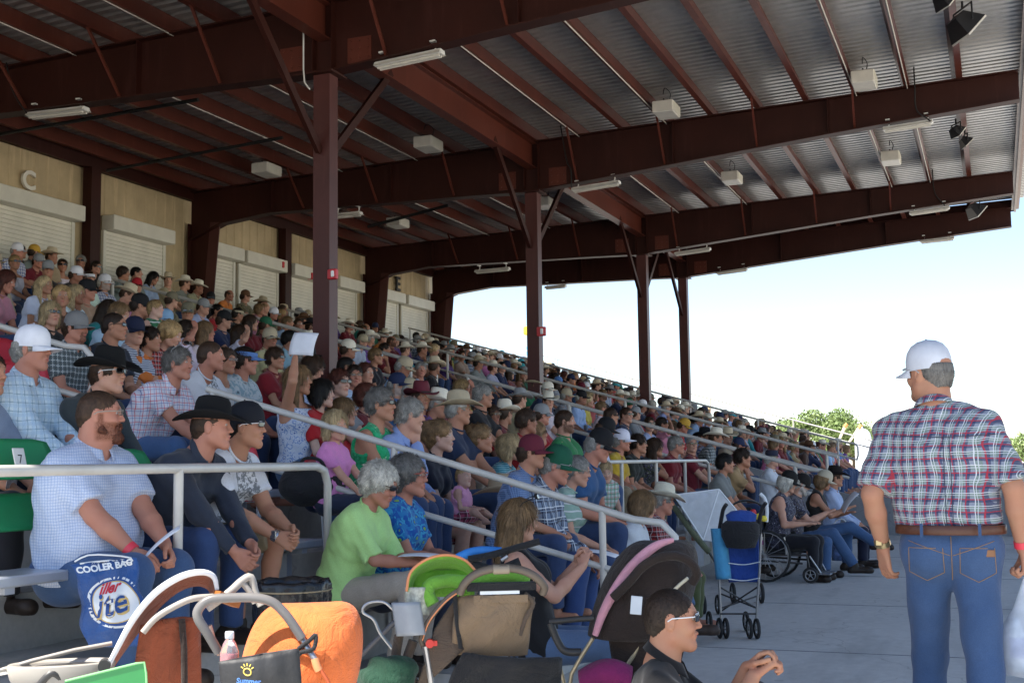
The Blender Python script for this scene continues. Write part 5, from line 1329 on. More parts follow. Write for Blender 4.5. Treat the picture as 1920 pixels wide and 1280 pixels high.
hero(637, 718, P_(1, s=.98, hyaw=-.35, lean=.05), dict(topc=(.25, .27, .3), hair='messy', hc='auburn', gl=('w', 'on'), skin='pale'), 'woman with dark auburn hair and sunglasses facing the camera', q='mid')
hero(715, 758, P_(1, s=1.02, girth=1.08, hyaw=.1, lean=.12, fing=False), dict(top='sleeveless', topm='greenpat', topc=(.03, .45, .2), hair='messy', hc='saltpepper', gl=('w', 'on'), skin='tan', collar=0), 'woman in dark sunglasses and a bright green patterned top', q='mid')
hero(769, 778, P_(0, s=1.02, girth=1.12, hyaw=.55, hpitch=.1, lean=.30, wR=(.30, .02, 1.02), pR=(.6, -.3, -.8), hdR=(-.2, .3, .9), cR=.9), dict(top='long', topc=(.28, .38, .68), hair='messy', hc='grey', collar=2, skin='fair'), 'grey haired man in a blue dress shirt resting his chin on his hand', q='mid')
hero(826, 820, P_(1, s=1.03, hyaw=.22, lean=.25, fing=False, wL=(.42, .05, .62), wR=(.44, -.02, .6)), dict(topc=(.010, .012, .025), hair='updo', hc='dirtyblonde', bot='skirt', botm='redplaid', botc=(.5, .04, .04), skin='pale'), 'young woman with pinned up blonde hair in a navy top and red plaid skirt', k=1, q='mid')
hero(902, 822, P_(1, s=.99, hyaw=.25, lean=.22), dict(top='tank', topc=(.45, .38, .3), hair='updo', hc='dirtyblonde', collar=0, skin='tan'), 'woman with tied back blonde hair and bare shoulders', k=1, q='mid', dzmax=.2)
hero(956, 838, P_(1, s=.98, girth=1.12, hyaw=.35, lean=.22), dict(topm='tealpat', topc=(.02, .20, .26), hair='bob', hc='ltblonde', skin='fair'), 'woman with a straight blonde bob in a teal striped top', q='mid', k=1, dzmax=.25)
hero(997, 848, P_(0, s=.92, hyaw=.2, lean=.25), dict(topm='smallcheck', topc=(.08, .14, .28), hair='short', hc='brown', hat='cap', hatc=(.12, .015, .03), skin='tan'), 'boy in a maroon cap and blue checked shirt', q='mid')
hero(1124, 835, P_(0, s=1.03, girth=1.2, hyaw=.3, hpitch=.3, lean=.3), dict(topc=(.03, .09, .22), hair='short', hc='grey', hat='cap', hatc=(.01, .01, .012), gl=('s', 'on'), skin='red'), 'stout man in a black cap and medium blue t-shirt', q='mid')
hero(1165, 826, P_(0, s=1.0, girth=1.1, hyaw=.3, lean=.25), dict(topc=(.60, .40, .04), hair='short', hc='grey', hat='cap', hatc=(.72, .72, .82), skin='red'), 'man in a white cap and mustard yellow shirt', q='mid')
hero(1197, 832, P_(0, s=.98, hyaw=.2, lean=.3), dict(topc=(.03, .035, .03), hair='messy', hc='dkbrown', gl=('s', 'on'), skin='tan'), 'dark haired man in spectacles and a dark olive t-shirt', q='mid')
hero(1228, 838, P_(1, s=.96, hyaw=.2, lean=.35, wR=(.28, .0, 1.0), pR=(.6, -.3, -.8), hdR=(-.2, .2, .9), cR=.8), dict(topm='darkfloral', topc=(.08, .1, .06), hair='long', hc='brown', skin='tan'), 'brown haired woman holding a hand to her face', q='mid')
hero(1268, 838, P_(0, s=1.04, girth=1.15, hyaw=.35, lean=.30), dict(topc=(.20, .012, .02), hair='short', hc='grey', gl=('w', 'on'), skin='red', botm='plain', botc=(.2, .2, .2)), 'grey haired man in sunglasses and a maroon polo shirt', q='mid')
hero(1136, 884, P_(0, s=.52, kid=1, hs=1.3, hyaw=-.55, hpitch=.35, stand=1, wL=(.18, .05, .52), wR=(.18, -.05, .52), loose=1), dict(topm='greenplaid', topc=(.55, .65, .62), hair='short', hc='ltblonde', bot='shorts', botm='plain', botc=(.03, .04, .08), skin='pale'), 'blond toddler in a green and white checked shirt standing by the guard rail', k=0, q='mid', rz=-.6, loc=(-3.35, 10.0, .20), group='children in the crowd')
hero(869, 893, P_(1, s=.42, kid=1, hs=1.45, hyaw=-.3, lean=.1, seat=.0, kL=(.16, .08, .10), kR=(.16, -.08, .10), aL=(.26, .1, .04), aR=(.26, -.1, .04), wL=(.15, .05, .12), wR=(.15, -.05, .12)), dict(topc=(.75, .35, .55), hair='buzz', hc='blonde', bot='skirt', botm='redplaid', botc=(.6, .1, .2), skin='pale', top='sleeveless'), 'baby in a pink bib on the lap of the young woman in navy', q='mid', k=-2, loc=at_d(872, 935, 9.15), group='children in the crowd')
hero(291, 560, P_(0, s=.66, kid=1, hs=1.15, hyaw=.3, lean=.0, stand=1), dict(top='sleeveless', topm='wstripes', topc=(.03, .15, .07), hair='short', hc='blonde', skin='pale'), 'blond boy in a green and white sleeveless shirt standing up', q='mid', k=5, dzmax=.3, group='children in the crowd')
# --- people on the concourse
hero(1207, 948, P_(1, s=1.0, girth=1.1, seat=.40, hyaw=.55, hpitch=.2, lean=.22, loose=1, kL=(.45, .12, .50), aL=(.55, .0, .15), aR=(.36, -.12, .085), wL=(.42, .05, .66), wR=(.42, -.06, .64)), dict(topc=(.62, .66, .70), hair='bob', hc='dirtyblonde', bot='capri', botc=(.08, .14, .26), skin='fair', shoes=True, shoec=(.06, .04, .03)), 'woman with an ash blonde bob, white t-shirt and rolled jeans', k=-1, rz=.1, loc=(-2.78, 9.35, 0), q='hero')
hero(1243, 938, P_(0, s=.96, seat=.40, hyaw=.4, hpitch=.15, lean=.2, loose=1), dict(top='long', topm='redplaid', topc=(.35, .03, .03), hair='short', hc='grey', hat='cowboy', hatc=(.66, .64, .52), gl=('s', 'on'), skin='red', botm='plain', botc=(.10, .12, .05)), 'man in a cream cowboy hat and red plaid shirt near the netted stroller', k=-1, rz=.1, loc=(-2.85, 10.15, 0), q='mid')
hero(1360, 868, P_(1, s=1.0, hyaw=.35, lean=.15, wL=(.5, .08, .58), wR=(.5, -.05, .55), loose=1), dict(topc=(.22, .23, .22), hair='short', hc='black', botm='plain', botc=(.02, .02, .025), skin='tan', shoes=True), 'dark haired woman in a grey t-shirt seated beside a black stroller', k=-1, rz=0, loc=(-2.95, 14.3, 0), q='mid')
hero(1393, 858, P_(1, s=.98, hyaw=.3, lean=.38, wR=(.34, .02, .98), pR=(.5, -.3, -.8), hdR=(-.2, .2, .9)), dict(topc=(.45, .30, .15), hair='messy', hc='dkbrown', skin='tan'), 'woman in a tan top with her hand to her face behind the grey t-shirt woman', k=0, q='mid')
hero(1447, 860, P_(0, s=1.0, hyaw=.25, lean=.05), dict(topc=(.66, .70, .76), hair='short', hc='white', hat='fedora', hatc=(.015, .02, .05), skin='fair', botm='plain', botc=(.02, .02, .03)), 'man in a small navy hat and white shirt below the grey wall', k=0, q='mid')
e1, K1 = hero(1478, 903, P_(1, s=1.0, girth=1.15, seat=.50, hyaw=.25, hpitch=.3, lean=.15, wL=(.40, .1, .66), wR=(.38, -.12, .66)), dict(top='sleeveless', topm='darkfloral', topc=(.05, .05, .07), hair='bob', hc='white', hat='cap', hatc=(.012, .012, .012), skin='fair', botm='plain', botc=(.015, .015, .02), shoes=True), 'woman with white hair and a black cap sitting in a wheelchair', k=-1, rz=-.05, loc=(-2.22, 14.6, 0), q='mid')
hero(1503, 908, P_(0, s=1.0, seat=.46, girth=1.1, hyaw=.25, hpitch=.35, lean=.15, beard=1, kL=(.5, .1, .5), aL=(.75, .05, .12), wL=(.4, .1, .7), wR=(.45, -.02, .75)), dict(topm='darkfloral', topc=(.10, .09, .09), hair='short', hc='white', hat='cap', hatc=(.014, .012, .012), skin='fair', botc=(.06, .12, .25), shoes=True, browdark=0, beardc=(.6, .58, .54)), 'man with a white beard and black cap reading beside the wheelchair', k=-1, rz=0, loc=(-2.16, 15.2, 0), q='mid')
er, Kr = hero(1545, 900, P_(1, s=.98, seat=.46, hyaw=.2, hpitch=.3, lean=.2, wL=(.46, .1, .72), wR=(.48, -.02, .78), kR=(.5, -.02, .55), aR=(.80, .0, .35)), dict(top='sleeveless', topc=(.02, .018, .018), hair='bob', hc='dirtyblonde', hat='cap', hatc=(.50, .45, .34), skin='tan', botc=(.05, .11, .24), shoes=True), 'woman in a tan cap, black top and jeans holding up a paper', k=-1, loc=(-2.02, 15.9, 0), q='mid')
sheet(er, (.50, -.05, .86), .26, .30, E3(.2, -.9, .2), 'white page read by the woman in the tan cap')
hero(1566, 895, P_(0, s=1.0, girth=1.05, seat=.46, hyaw=.25, lean=.12), dict(top='long', topc=(.42, .52, .75), hair='short', hc='brown', hat='felt', hatc=(.012, .010, .010), skin='tan', botm='plain', botc=(.015, .018, .04), shoes=True), 'man in a black cowboy hat and pale blue shirt beside the looped handrail', k=-1, loc=(-2.1, 16.6, 0), q='mid')
# --- the crouching young man and the big man walking away
YM, YK = hero(1262, 1160, P_(0, s=.98, seat=.0, hyaw=.02, hpitch=.02, lean=.12, wL=(.38, .03, .60), wR=(.40, -.03, .58), pL=(-.2, .4, -1), pR=(-.2, -.6, -.8), hdL=(.6, -.2, .6), hdR=(.7, .2, .5), kL=(.40, .20, .45), kR=(.42, -.16, .42), aL=(.52, .15, .085), aR=(.55, -.12, .085), cL=.9, cR=1.1, mus=.95, slv=.75),
            dict(topc=(.010, .010, .012), hair='buzz', hc='dkbrown', gl=('w', 'on', (.75, .78, .80)), collar=2, botm='plain', botc=(.03, .03, .04), skin='tan'),
            'young man with a crew cut, white sunglasses and black polo shirt sitting low in front', k=-1, rz=.18, loc=(-1.22, 4.55, -.04))
BM, BMK = hero(1742, 700, P_(0, s=1.0, stand=1, girth=1.05, sw=1.08, belly=.3, side=-.07, hyaw=.85, hpitch=-.02, lean=.03, face=1.08, wL=(.03, .27, 1.03), wR=(.00, -.275, 1.03), pL=(-1, .5, 0), pR=(-1, -.5, 0), hdL=(.10, -.05, -1), hdR=(.05, 0, -1), hnL=(.75, -.9, 0), hnR=(0, 1, 0), cL=.55, cR=1.2, aL=(.18, .12, .08), aR=(-.22, -.12, .08), legs=.095, slv=.92, loose=1, tuck=1, mus=1.0, hem=0),
               dict(topm='bigplaid', topc=(.24, .27, .35), hair='buzz', hc='saltpepper', hat='cap', hatc=(.62, .64, .70), gl=('s', 'on', (.5, .5, .5)), collar=2, botc=(.045, .09, .20), skin='tan', htilt=.1),
               'big man in a white cap, multicoloured plaid shirt and jeans walking away', k=-1, rz=R(92), loc=(-.20, 5.42, 0))
s0 = 1.0; J = BMK['J']
m = MB(); hp = Vector(J['hip']); prof = [(.150, 0), (.153, .002), (.153, .036), (.150, .038)]
m.lathe([(r, z) for r, z in prof], (hp.x-.003, hp.y, hp.z+.052), n=40, sx=1.03, sy=1.42); m.build('belt', basic('belt_leather', (.085, .028, .014), .45, bmp=.2), BM)
from mathutils.bvhtree import BVHTree
def surf(me):
    v = np.empty(len(me.vertices)*3, dtype=f32); me.vertices.foreach_get('co', v); v = v.reshape(-1, 3)
    return BVHTree.FromPolygons([tuple(p) for p in v.tolist()], [tuple(p.vertices) for p in me.polygons])
def stitch(bvh, pts, name, mat, parent, r=.0016, lift=.001, n=22, d=(1, 0, 0)):
    """a seam laid on the garment's back"""
    P = []
    for i in range(len(pts)-1):
        for t in range(n//(len(pts)-1)+1):
            q = Vector((0, *pts[i])).lerp(Vector((0, *pts[i+1])), t/(n//(len(pts)-1)+1)); h = bvh.ray_cast(Vector((-1, q.y, q.z)), Vector(d))
            if h[0] is not None: P.append(h[0]+h[1]*lift)
    if len(P) > 2: m = MB(); m.tube(P, r, 5); return m.build(name, mat, parent)
M_thread = basic('tan_thread', (.30, .17, .07), .7, var=0); M_seam = basic('dark_seam', (.03, .035, .07), .8, var=0)
bp_ = surf(BMK['pants']); z0 = hp.z
for sg in (1, -1):
    y = sg*.098
    stitch(bp_, [(y-.065, z0+.0), (y-.068, z0-.10), (y, z0-.135), (y+.068, z0-.10), (y+.065, z0+.0), (y-.065, z0+.0)], 'pocket_stitching', M_thread, BM, .0015)
    stitch(bp_, [(sg*.005, z0-.03), (sg*.17, z0+.03)], 'yoke_seam', M_thread, BM, .0014)
    m = MB(); m.box((-.168, sg*.11, z0+.072), (.006, .012, .055)); o = m.build('belt_loop', CL['denim'], BM); o.color = (.04, .08, .18, 1)
stitch(bp_, [(0, z0+.045), (0, z0-.14)], 'centre_seam', M_thread, BM, .0016)
h_ = bp_.ray_cast(Vector((-1, -.140, z0-.02)), Vector((1, 0, 0)))
if h_[0] is not None: m = MB(); m.bevbox(h_[0]+Vector((-.002, 0, 0)), (.004, .045, .028), .002); m.build('leather_patch', basic('tan_leather', (.28, .13, .06), .6), BM)
bs_ = surf(BMK['shirt']); zc = J['chest'][2]
stitch(bs_, [(-.19, zc+.085), (-.09, zc+.078), (.0, zc+.076), (.09, zc+.078), (.19, zc+.085)], 'yoke_seam', M_seam, BM, .0018)
for y in (-.012, .012): stitch(bs_, [(y, zc+.075), (y*1.1, zc-.30)], 'pleat', M_seam, BM, .0015)

w0 = BMK['J']['wrL']; dd = Vector(w0-BMK['J']['elL']).normalized(); w1 = Vector(w0)
m = MB(); m.tube([-dd*.035, -dd*.012], .034, 14); m.bevbox(-dd*.024+Vector((-.03, .012, 0)), (.014, .03, .028), .004)
o = m.build('wristwatch', basic('gold_watch', (.45, .36, .20), .3, metal=.8, var=0), None, W(BM, w1)); o.rotation_euler.z = BM.rotation_euler.z; tag(o, 'gold coloured wristwatch on the left wrist of the walking man', 'watch')
w0 = BMK['J']['wrR']; dd = Vector(w0-BMK['J']['elR']).normalized(); m = MB(); m.tube([-dd*.035, -dd*.008], .034, 14)
o = m.build('wristband', basic('red_band', (.75, .05, .08), .4, var=0), None, W(BM, w0)); o.rotation_euler.z = BM.rotation_euler.z; tag(o, 'red wristband on the right wrist of the walking man', 'wristband')
# ------------------------------------------------------------------ the rest of the crowd: shared rigs, individual looks
RIG = {}
def variants():
    out = {}
    CH = dict(pR=(.6, -.3, -.8), hdR=(-.2, .2, .9), cR=.9)
    base = [('m', P_(0, s=1.02, girth=1.05, hyaw=.35, lean=.15)), ('m', P_(0, s=1.0, girth=1.2, hyaw=.15, lean=.30, belly=.5, face=1.12)), ('m', P_(0, s=1.03, hyaw=.6, lean=.05, girth=1.1)), ('m', P_(0, s=.98, hyaw=-.1, lean=.38, hpitch=.1, face=.93)),
            ('f', P_(1, s=.98, hyaw=.35, lean=.12)), ('f', P_(1, s=.96, hyaw=.1, lean=.25, girth=1.12, face=1.08)), ('f', P_(1, s=.99, hyaw=.65, lean=.08, face=.94)), ('f', P_(1, s=.97, hyaw=-.45, lean=.1, girth=1.05)),
            ('m', P_(0, s=1.0, hyaw=.45, lean=.30, girth=1.08, wR=(.30, .0, 1.0), **CH)), ('f', P_(1, s=.97, hyaw=.3, lean=.28, wR=(.26, .0, .98), **CH)), ('m', P_(0, s=1.04, hyaw=.2, lean=-.06, girth=1.15, belly=.7, wL=(.26, -.16, .80), wR=(.28, .16, .78), beard=1)),
            ('m', P_(0, s=.97, hyaw=.9, lean=.1, side=.08, beard=3)), ('f', P_(1, s=1.0, hyaw=.2, hpitch=.35, lean=.2, side=-.06)), ('m', P_(0, s=1.0, hyaw=-.55, lean=.12, side=-.1, face=1.05)), ('f', P_(1, s=.95, hyaw=.5, lean=-.03, girth=1.2, face=1.1)), ('m', P_(0, s=1.01, hyaw=.3, hpitch=.3, lean=.22)), ('f', P_(1, s=.98, hyaw=-.85, lean=.1, twist=-.2)), ('m', P_(0, s=1.0, hyaw=1.15, lean=.18, twist=.25)), ('m', P_(0, s=1.02, hyaw=-.9, lean=.05, girth=1.1)), ('f', P_(1, s=.97, hyaw=.2, lean=.02, wR=(.18, -.05, 1.24), pR=(.3, -.8, -.4), hdR=(-.4, .3, .8), cR=.8))]
    rs = np.random.default_rng(4)
    for t_, P in base: P['nose'] = float(rs.uniform(.85, 1.25)); P['chin'] = float(rs.uniform(-.008, .008)); P['browz'] = float(rs.uniform(.7, 1.25)); P.setdefault('face', 1.0); P['hs'] = .95
    return base
BASE = variants(); MEN = [i for i, b in enumerate(BASE) if b[0] == 'm']; WOMEN = [i for i, b in enumerate(BASE) if b[0] == 'f']
def get_rig(i, top, q):
    k = (i, top, q)
    if k not in RIG:
        P = dict(BASE[i][1]); P['seat'] = .45
        P['seed'] = i+.7
        if (i, 'base', q) in RIG:
            b = RIG[i, 'base', q]; K = dict(b); cr = {'mid': .014, 'far': .022}[q]
            K['shirt'] = make_shirt(b['P'], b['J'], cr, top, .003)
        else:
            K = rig(P, dict(top=top, shoes=False), q); RIG[i, 'base', q] = K
        RIG[k] = K
    return RIG[k]
SHC = {'white': (.76, .78, .82), 'black': (.014, .014, .017), 'navy': (.02, .03, .08), 'red': (.42, .02, .025), 'maroon': (.16, .012, .02), 'blue': (.07, .17, .42), 'pale blue': (.36, .48, .70), 'grey': (.24, .25, .26),
       'tan': (.42, .34, .22), 'green': (.03, .18, .08), 'teal': (.02, .22, .26), 'pink': (.65, .22, .36), 'purple': (.14, .06, .26), 'orange': (.65, .20, .04), 'yellow': (.60, .44, .08), 'brown': (.10, .05, .03), 'coral': (.62, .16, .14), 'khaki': (.46, .44, .28)}
PATS = ['blueplaid', 'redplaid', 'darkplaid', 'whitefloral', 'stripes', 'smallcheck', 'darkfloral', 'greenplaid', 'purplefloral', 'camo', 'navyplaid']
PATN = {'blueplaid': 'blue plaid', 'redplaid': 'red plaid', 'darkplaid': 'dark checked', 'whitefloral': 'white floral', 'stripes': 'striped', 'smallcheck': 'small checked', 'darkfloral': 'dark floral', 'greenplaid': 'green checked', 'purplefloral': 'purple floral', 'camo': 'camouflage', 'navyplaid': 'navy plaid'}
PATC = {'blueplaid': (.6, .62, .7), 'redplaid': (.5, .06, .05), 'darkplaid': (.1, .13, .15), 'whitefloral': (.6, .62, .7), 'stripes': (.6, .62, .66), 'smallcheck': (.5, .6, .75), 'darkfloral': (.05, .05, .07), 'greenplaid': (.55, .62, .58), 'purplefloral': (.2, .1, .3), 'camo': (.2, .2, .1), 'navyplaid': (.2, .25, .35)}
HATC = {'white': (.80, .80, .84), 'black': (.012, .012, .014), 'navy': (.02, .03, .08), 'grey': (.28, .29, .30), 'tan': (.45, .38, .26), 'straw': (.62, .52, .36), 'cream': (.80, .75, .62), 'red': (.45, .02, .03), 'orange': (.7, .28, .03), 'blue': (.10, .22, .5), 'green': (.02, .12, .06), 'brown': (.12, .06, .03), 'maroon': (.14, .015, .03), 'camo': (.2, .18, .12), 'teal': (.05, .35, .40), 'light blue': (.25, .42, .62), 'gold': (.6, .35, .05)}
def look(sex, hat, hatc, hair, hc, top, gl, wear='short'):
    A = dict(skin=random.choice(['tan', 'red', 'fair', 'fair', 'tan', 'brown']), j=random.uniform(-.12, .12), hair=hair, hc=hc, finehair=False, collar=1, browdark=.2 if hc in ('blonde', 'ltblonde', 'white', 'grey') else .9)
    if hat: A['hat'] = 'felt' if (hat == 'cowboy' and hatc in ('black', 'brown', 'grey')) else hat; A['hatc'] = HATC[hatc]; A['htilt'] = random.uniform(-.02, .16)
    if top in PATC: A['topm'] = top; A['topc'] = PATC[top]; tn = PATN[top]
    else: A['topc'] = tuple(c*random.uniform(.85, 1.15) for c in SHC[top]); tn = top
    if gl: A['gl'] = ('w', 'on') if gl == 'w' else ('s', 'on', (.3, .2, .1))
    A['botc'] = random.choice([(.035, .065, .15), (.05, .09, .2), (.02, .025, .05), (.25, .2, .13)])
    who = {'m': 'man', 'f': 'woman'}[sex]
    hn = {'cowboy': 'cowboy hat', 'cap': 'cap', 'visor': 'visor', 'fedora': 'fedora'}.get(hat)
    hcn = {'dkbrown': 'dark brown', 'ltblonde': 'pale blonde', 'saltpepper': 'greying', 'dirtyblonde': 'dark blonde', 'auburn': 'auburn'}.get(hc, hc)
    hs_ = {'short': 'short', 'messy': 'tousled', 'fluffy': 'curly', 'bob': 'bobbed', 'long': 'long', 'verylong': 'very long', 'bun': 'tied', 'buzz': 'cropped', 'pony': 'ponytailed', 'updo': 'pinned', 'bald': 'thinning'}[hair]
    d = f'{who} in {hatc} {hn} and {tn} {"top" if wear in ("tank", "sleeveless") else "shirt"}' if hat else f'{who} with {hs_} {hcn} hair in {tn} {"top" if wear in ("tank", "sleeveless") else "shirt"}'
    if gl == 'w': d += ' wearing sunglasses'
    return A, d
PPL = []    # [empty, description, row, section, y]
def sect(y): return 'nearest section' if y < Y_A else 'middle section' if y < Y_B else 'entrance section' if y < Y_C else 'far section' if y < Y_D else 'farthest section'
def spot(px, py, sex, hat, hatc, hair, hc, top, gl=None, wear='short', var=None):
    i = var if var is not None else random.choice(MEN if sex == 'm' else WOMEN)
    K = get_rig(i, wear, 'mid'); A, d = look(sex, hat, hatc, hair, hc, top, gl, wear)
    rz = random.uniform(-.06, .14)
    k, loc, dz = seat_at(px, py, K['J'], rz)
    e = pose(K, A, loc, rz, d, 'spectators seated in the stand'); reg(loc, K['J'], rz, k); PPL.append([e, d, k, sect(loc.y), loc.y, K])
SP = [(12, 527, 'f', None, 0, 'long', 'auburn', 'pink'), (28, 492, 'f', None, 0, 'messy', 'blonde', 'white', 'w', 'tank'), (32, 470, 'm', 'cap', 'white', 'short', 'grey', 'blueplaid'), (38, 446, 'm', None, 0, 'short', 'black', 'navy'), (64, 472, 'm', 'cap', 'gold', 'short', 'brown', 'grey'),
 (97, 474, 'm', 'cowboy', 'straw', 'short', 'brown', 'tan'), (72, 490, 'm', 'cap', 'grey', 'short', 'brown', 'maroon'), (84, 535, 'f', None, 0, 'verylong', 'ltblonde', 'white'), (90, 505, 'm', 'cap', 'grey', 'short', 'brown', 'black'), (117, 498, 'f', None, 0, 'messy', 'brown', 'white', 'w', 'tank'),
 (143, 515, 'm', 'cap', 'white', 'short', 'brown', 'black'), (167, 522, 'm', 'visor', 'white', 'short', 'brown', 'white'), (116, 556, 'f', None, 0, 'fluffy', 'blonde', 'brown'), (143, 552, 'f', None, 0, 'long', 'ltblonde', 'white'), (163, 545, 'm', 'cap', 'black', 'short', 'brown', 'tan'),
 (196, 530, 'm', 'cap', 'white', 'short', 'white', 'blueplaid', 's'), (151, 490, 'm', None, 0, 'messy', 'grey', 'navy', 'w'), (180, 495, 'm', None, 0, 'short', 'dkbrown', 'black', 'w'), (205, 583, 'f', None, 0, 'verylong', 'dkbrown', 'teal'), (224, 590, 'f', None, 0, 'messy', 'dirtyblonde', 'pale blue'),
 (262, 573, 'm', 'cap', 'black', 'short', 'dkbrown', 'maroon'), (240, 552, 'm', 'cowboy', 'straw', 'short', 'brown', 'pink'), (232, 512, 'm', None, 0, 'fluffy', 'dkbrown', 'grey'), (228, 498, 'f', None, 0, 'messy', 'grey', 'black'), (256, 512, 'm', None, 0, 'short', 'black', 'grey'),
 (288, 520, 'f', None, 0, 'long', 'black', 'pale blue'), (315, 525, 'm', 'cowboy', 'straw', 'short', 'brown', 'tan'), (347, 525, 'm', 'cowboy', 'cream', 'short', 'brown', 'grey'), (372, 522, 'm', 'cowboy', 'cream', 'short', 'brown', 'tan'), (322, 563, 'm', 'cap', 'camo', 'short', 'brown', 'camo', 's'),
 (352, 585, 'm', 'cap', 'camo', 'short', 'brown', 'black', 'w'), (309, 601, 'm', 'cap', 'light blue', 'short', 'grey', 'pale blue', 'w'), (320, 628, 'f', None, 0, 'fluffy', 'blonde', 'redplaid'), (350, 620, 'f', None, 0, 'verylong', 'dkbrown', 'white', 's'), (385, 622, 'f', None, 0, 'long', 'dirtyblonde', 'white'),
 (408, 583, 'f', None, 0, 'messy', 'black', 'red'), (381, 575, 'm', 'cap', 'grey', 'short', 'brown', 'pale blue'), (430, 535, 'm', None, 0, 'bald', 'brown', 'orange'), (460, 545, 'm', 'cap', 'brown', 'short', 'brown', 'camo'), (446, 590, 'm', 'visor', 'tan', 'short', 'dkbrown', 'black'),
 (470, 605, 'f', None, 0, 'long', 'brown', 'maroon'), (498, 610, 'm', 'cap', 'green', 'short', 'brown', 'maroon'), (506, 635, 'm', 'cap', 'tan', 'short', 'brown', 'khaki', 'w'), (545, 637, 'm', None, 0, 'fluffy', 'black', 'pale blue', 's'), (577, 640, 'm', 'cowboy', 'cream', 'short', 'brown', 'blue'),
 (604, 640, 'm', 'cowboy', 'straw', 'short', 'grey', 'smallcheck'), (540, 605, 'm', None, 0, 'messy', 'dirtyblonde', 'pale blue'), (450, 625, 'f', None, 0, 'long', 'brown', 'white'), (420, 600, 'm', 'cap', 'black', 'short', 'brown', 'navy'), (395, 560, 'm', 'cap', 'black', 'short', 'brown', 'black', 'w'),
 (685, 700, 'f', None, 0, 'messy', 'auburn', 'coral'), (650, 688, 'm', None, 0, 'short', 'black', 'brown', 's'), (745, 722, 'm', 'cap', 'navy', 'short', 'grey', 'blue'), (767, 730, 'm', 'cap', 'tan', 'short', 'grey', 'grey', 's'), (822, 758, 'm', 'cowboy', 'cream', 'short', 'grey', 'purple', None, 'short', 1),
 (860, 768, 'm', 'cowboy', 'tan', 'short', 'grey', 'navy', 's'), (906, 742, 'm', None, 0, 'messy', 'grey', 'black', None, 'short', 2), (868, 728, 'f', None, 0, 'long', 'blonde', 'yellow', None, 'tank'), (789, 693, 'f', None, 0, 'messy', 'grey', 'whitefloral'), (757, 688, 'm', 'cap', 'tan', 'short', 'grey', 'pale blue', 'w'),
 (815, 687, 'm', 'cowboy', 'straw', 'short', 'brown', 'black', 'w'), (975, 748, 'm', 'cowboy', 'grey', 'short', 'brown', 'tan'), (1003, 722, 'm', 'cowboy', 'straw', 'short', 'brown', 'green'), (1027, 730, 'm', 'cap', 'cream', 'bald', 'grey', 'navy', 'w'), (1028, 752, 'm', 'cowboy', 'cream', 'short', 'brown', 'white'),
 (1062, 742, 'm', 'cap', 'tan', 'short', 'grey', 'grey', None, 'short', 0), (1090, 745, 'm', 'cap', 'black', 'short', 'white', 'pale blue', None, 'long', 1), (1103, 752, 'f', None, 0, 'fluffy', 'ltblonde', 'yellow'), (1128, 765, 'f', None, 0, 'messy', 'dirtyblonde', 'white', 'w'), (1146, 780, 'm', None, 0, 'short', 'brown', 'orange', 'w'),
 (1175, 778, 'm', None, 0, 'short', 'brown', 'navy', 'w'), (1192, 775, 'm', 'cap', 'grey', 'short', 'brown', 'grey'), (922, 778, 'f', None, 0, 'long', 'brown', 'red', 's'), (946, 775, 'm', 'cowboy', 'cream', 'short', 'brown', 'maroon'), (1015, 778, 'm', 'cap', 'grey', 'short', 'brown', 'red', 'w'),
 (1008, 812, 'f', None, 0, 'verylong', 'dirtyblonde', 'white', 'w'), (988, 790, 'f', None, 0, 'messy', 'brown', 'red'), (1060, 790, 'm', None, 0, 'short', 'brown', 'green'), (1135, 805, 'm', 'cap', 'black', 'short', 'brown', 'white'), (1218, 795, 'f', None, 0, 'messy', 'brown', 'pale blue', 'w'),
 (1242, 795, 'f', None, 0, 'messy', 'dkbrown', 'pink', 'w'), (1262, 800, 'f', None, 0, 'long', 'dirtyblonde', 'white', 'w'), (1282, 798, 'f', 'cap', 'gold', 'short', 'brown', 'red', 'w'), (1297, 838, 'm', None, 0, 'buzz', 'grey', 'maroon', 'w'), (1322, 820, 'm', 'cowboy', 'black', 'short', 'brown', 'blueplaid'),
 (1343, 820, 'm', 'cowboy', 'cream', 'short', 'brown', 'darkplaid'), (1365, 818, 'm', 'cowboy', 'straw', 'short', 'brown', 'tan'), (1385, 835, 'm', 'cap', 'navy', 'short', 'brown', 'maroon'), (1180, 835, 'f', None, 0, 'long', 'brown', 'grey'), (735, 640, 'm', None, 0, 'bald', 'brown', 'maroon'), (722, 655, 'f', None, 0, 'messy', 'dkbrown', 'maroon'),
 (760, 655, 'm', 'cowboy', 'cream', 'short', 'brown', 'teal'), (792, 655, 'm', 'cowboy', 'cream', 'short', 'brown', 'navy'), (680, 640, 'm', 'cap', 'tan', 'short', 'grey', 'pale blue'), (705, 668, 'f', None, 0, 'messy', 'dirtyblonde', 'black', 'w'), (655, 610, 'm', 'cowboy', 'cream', 'short', 'brown', 'maroon'), (653, 655, 'm', 'cap', 'cream', 'short', 'brown', 'grey', 'w'),
 (665, 705, 'f', None, 0, 'messy', 'dkbrown', 'smallcheck', 's'), (575, 668, 'm', 'cap', 'black', 'short', 'grey', 'grey'), (820, 742, 'f', None, 0, 'long', 'dkbrown', 'maroon'), (790, 745, 'm', 'cowboy', 'maroon', 'short', 'brown', 'purple'), (690, 745, 'f', None, 0, 'fluffy', 'auburn', 'maroon')]
for a in SP: spot(*a)
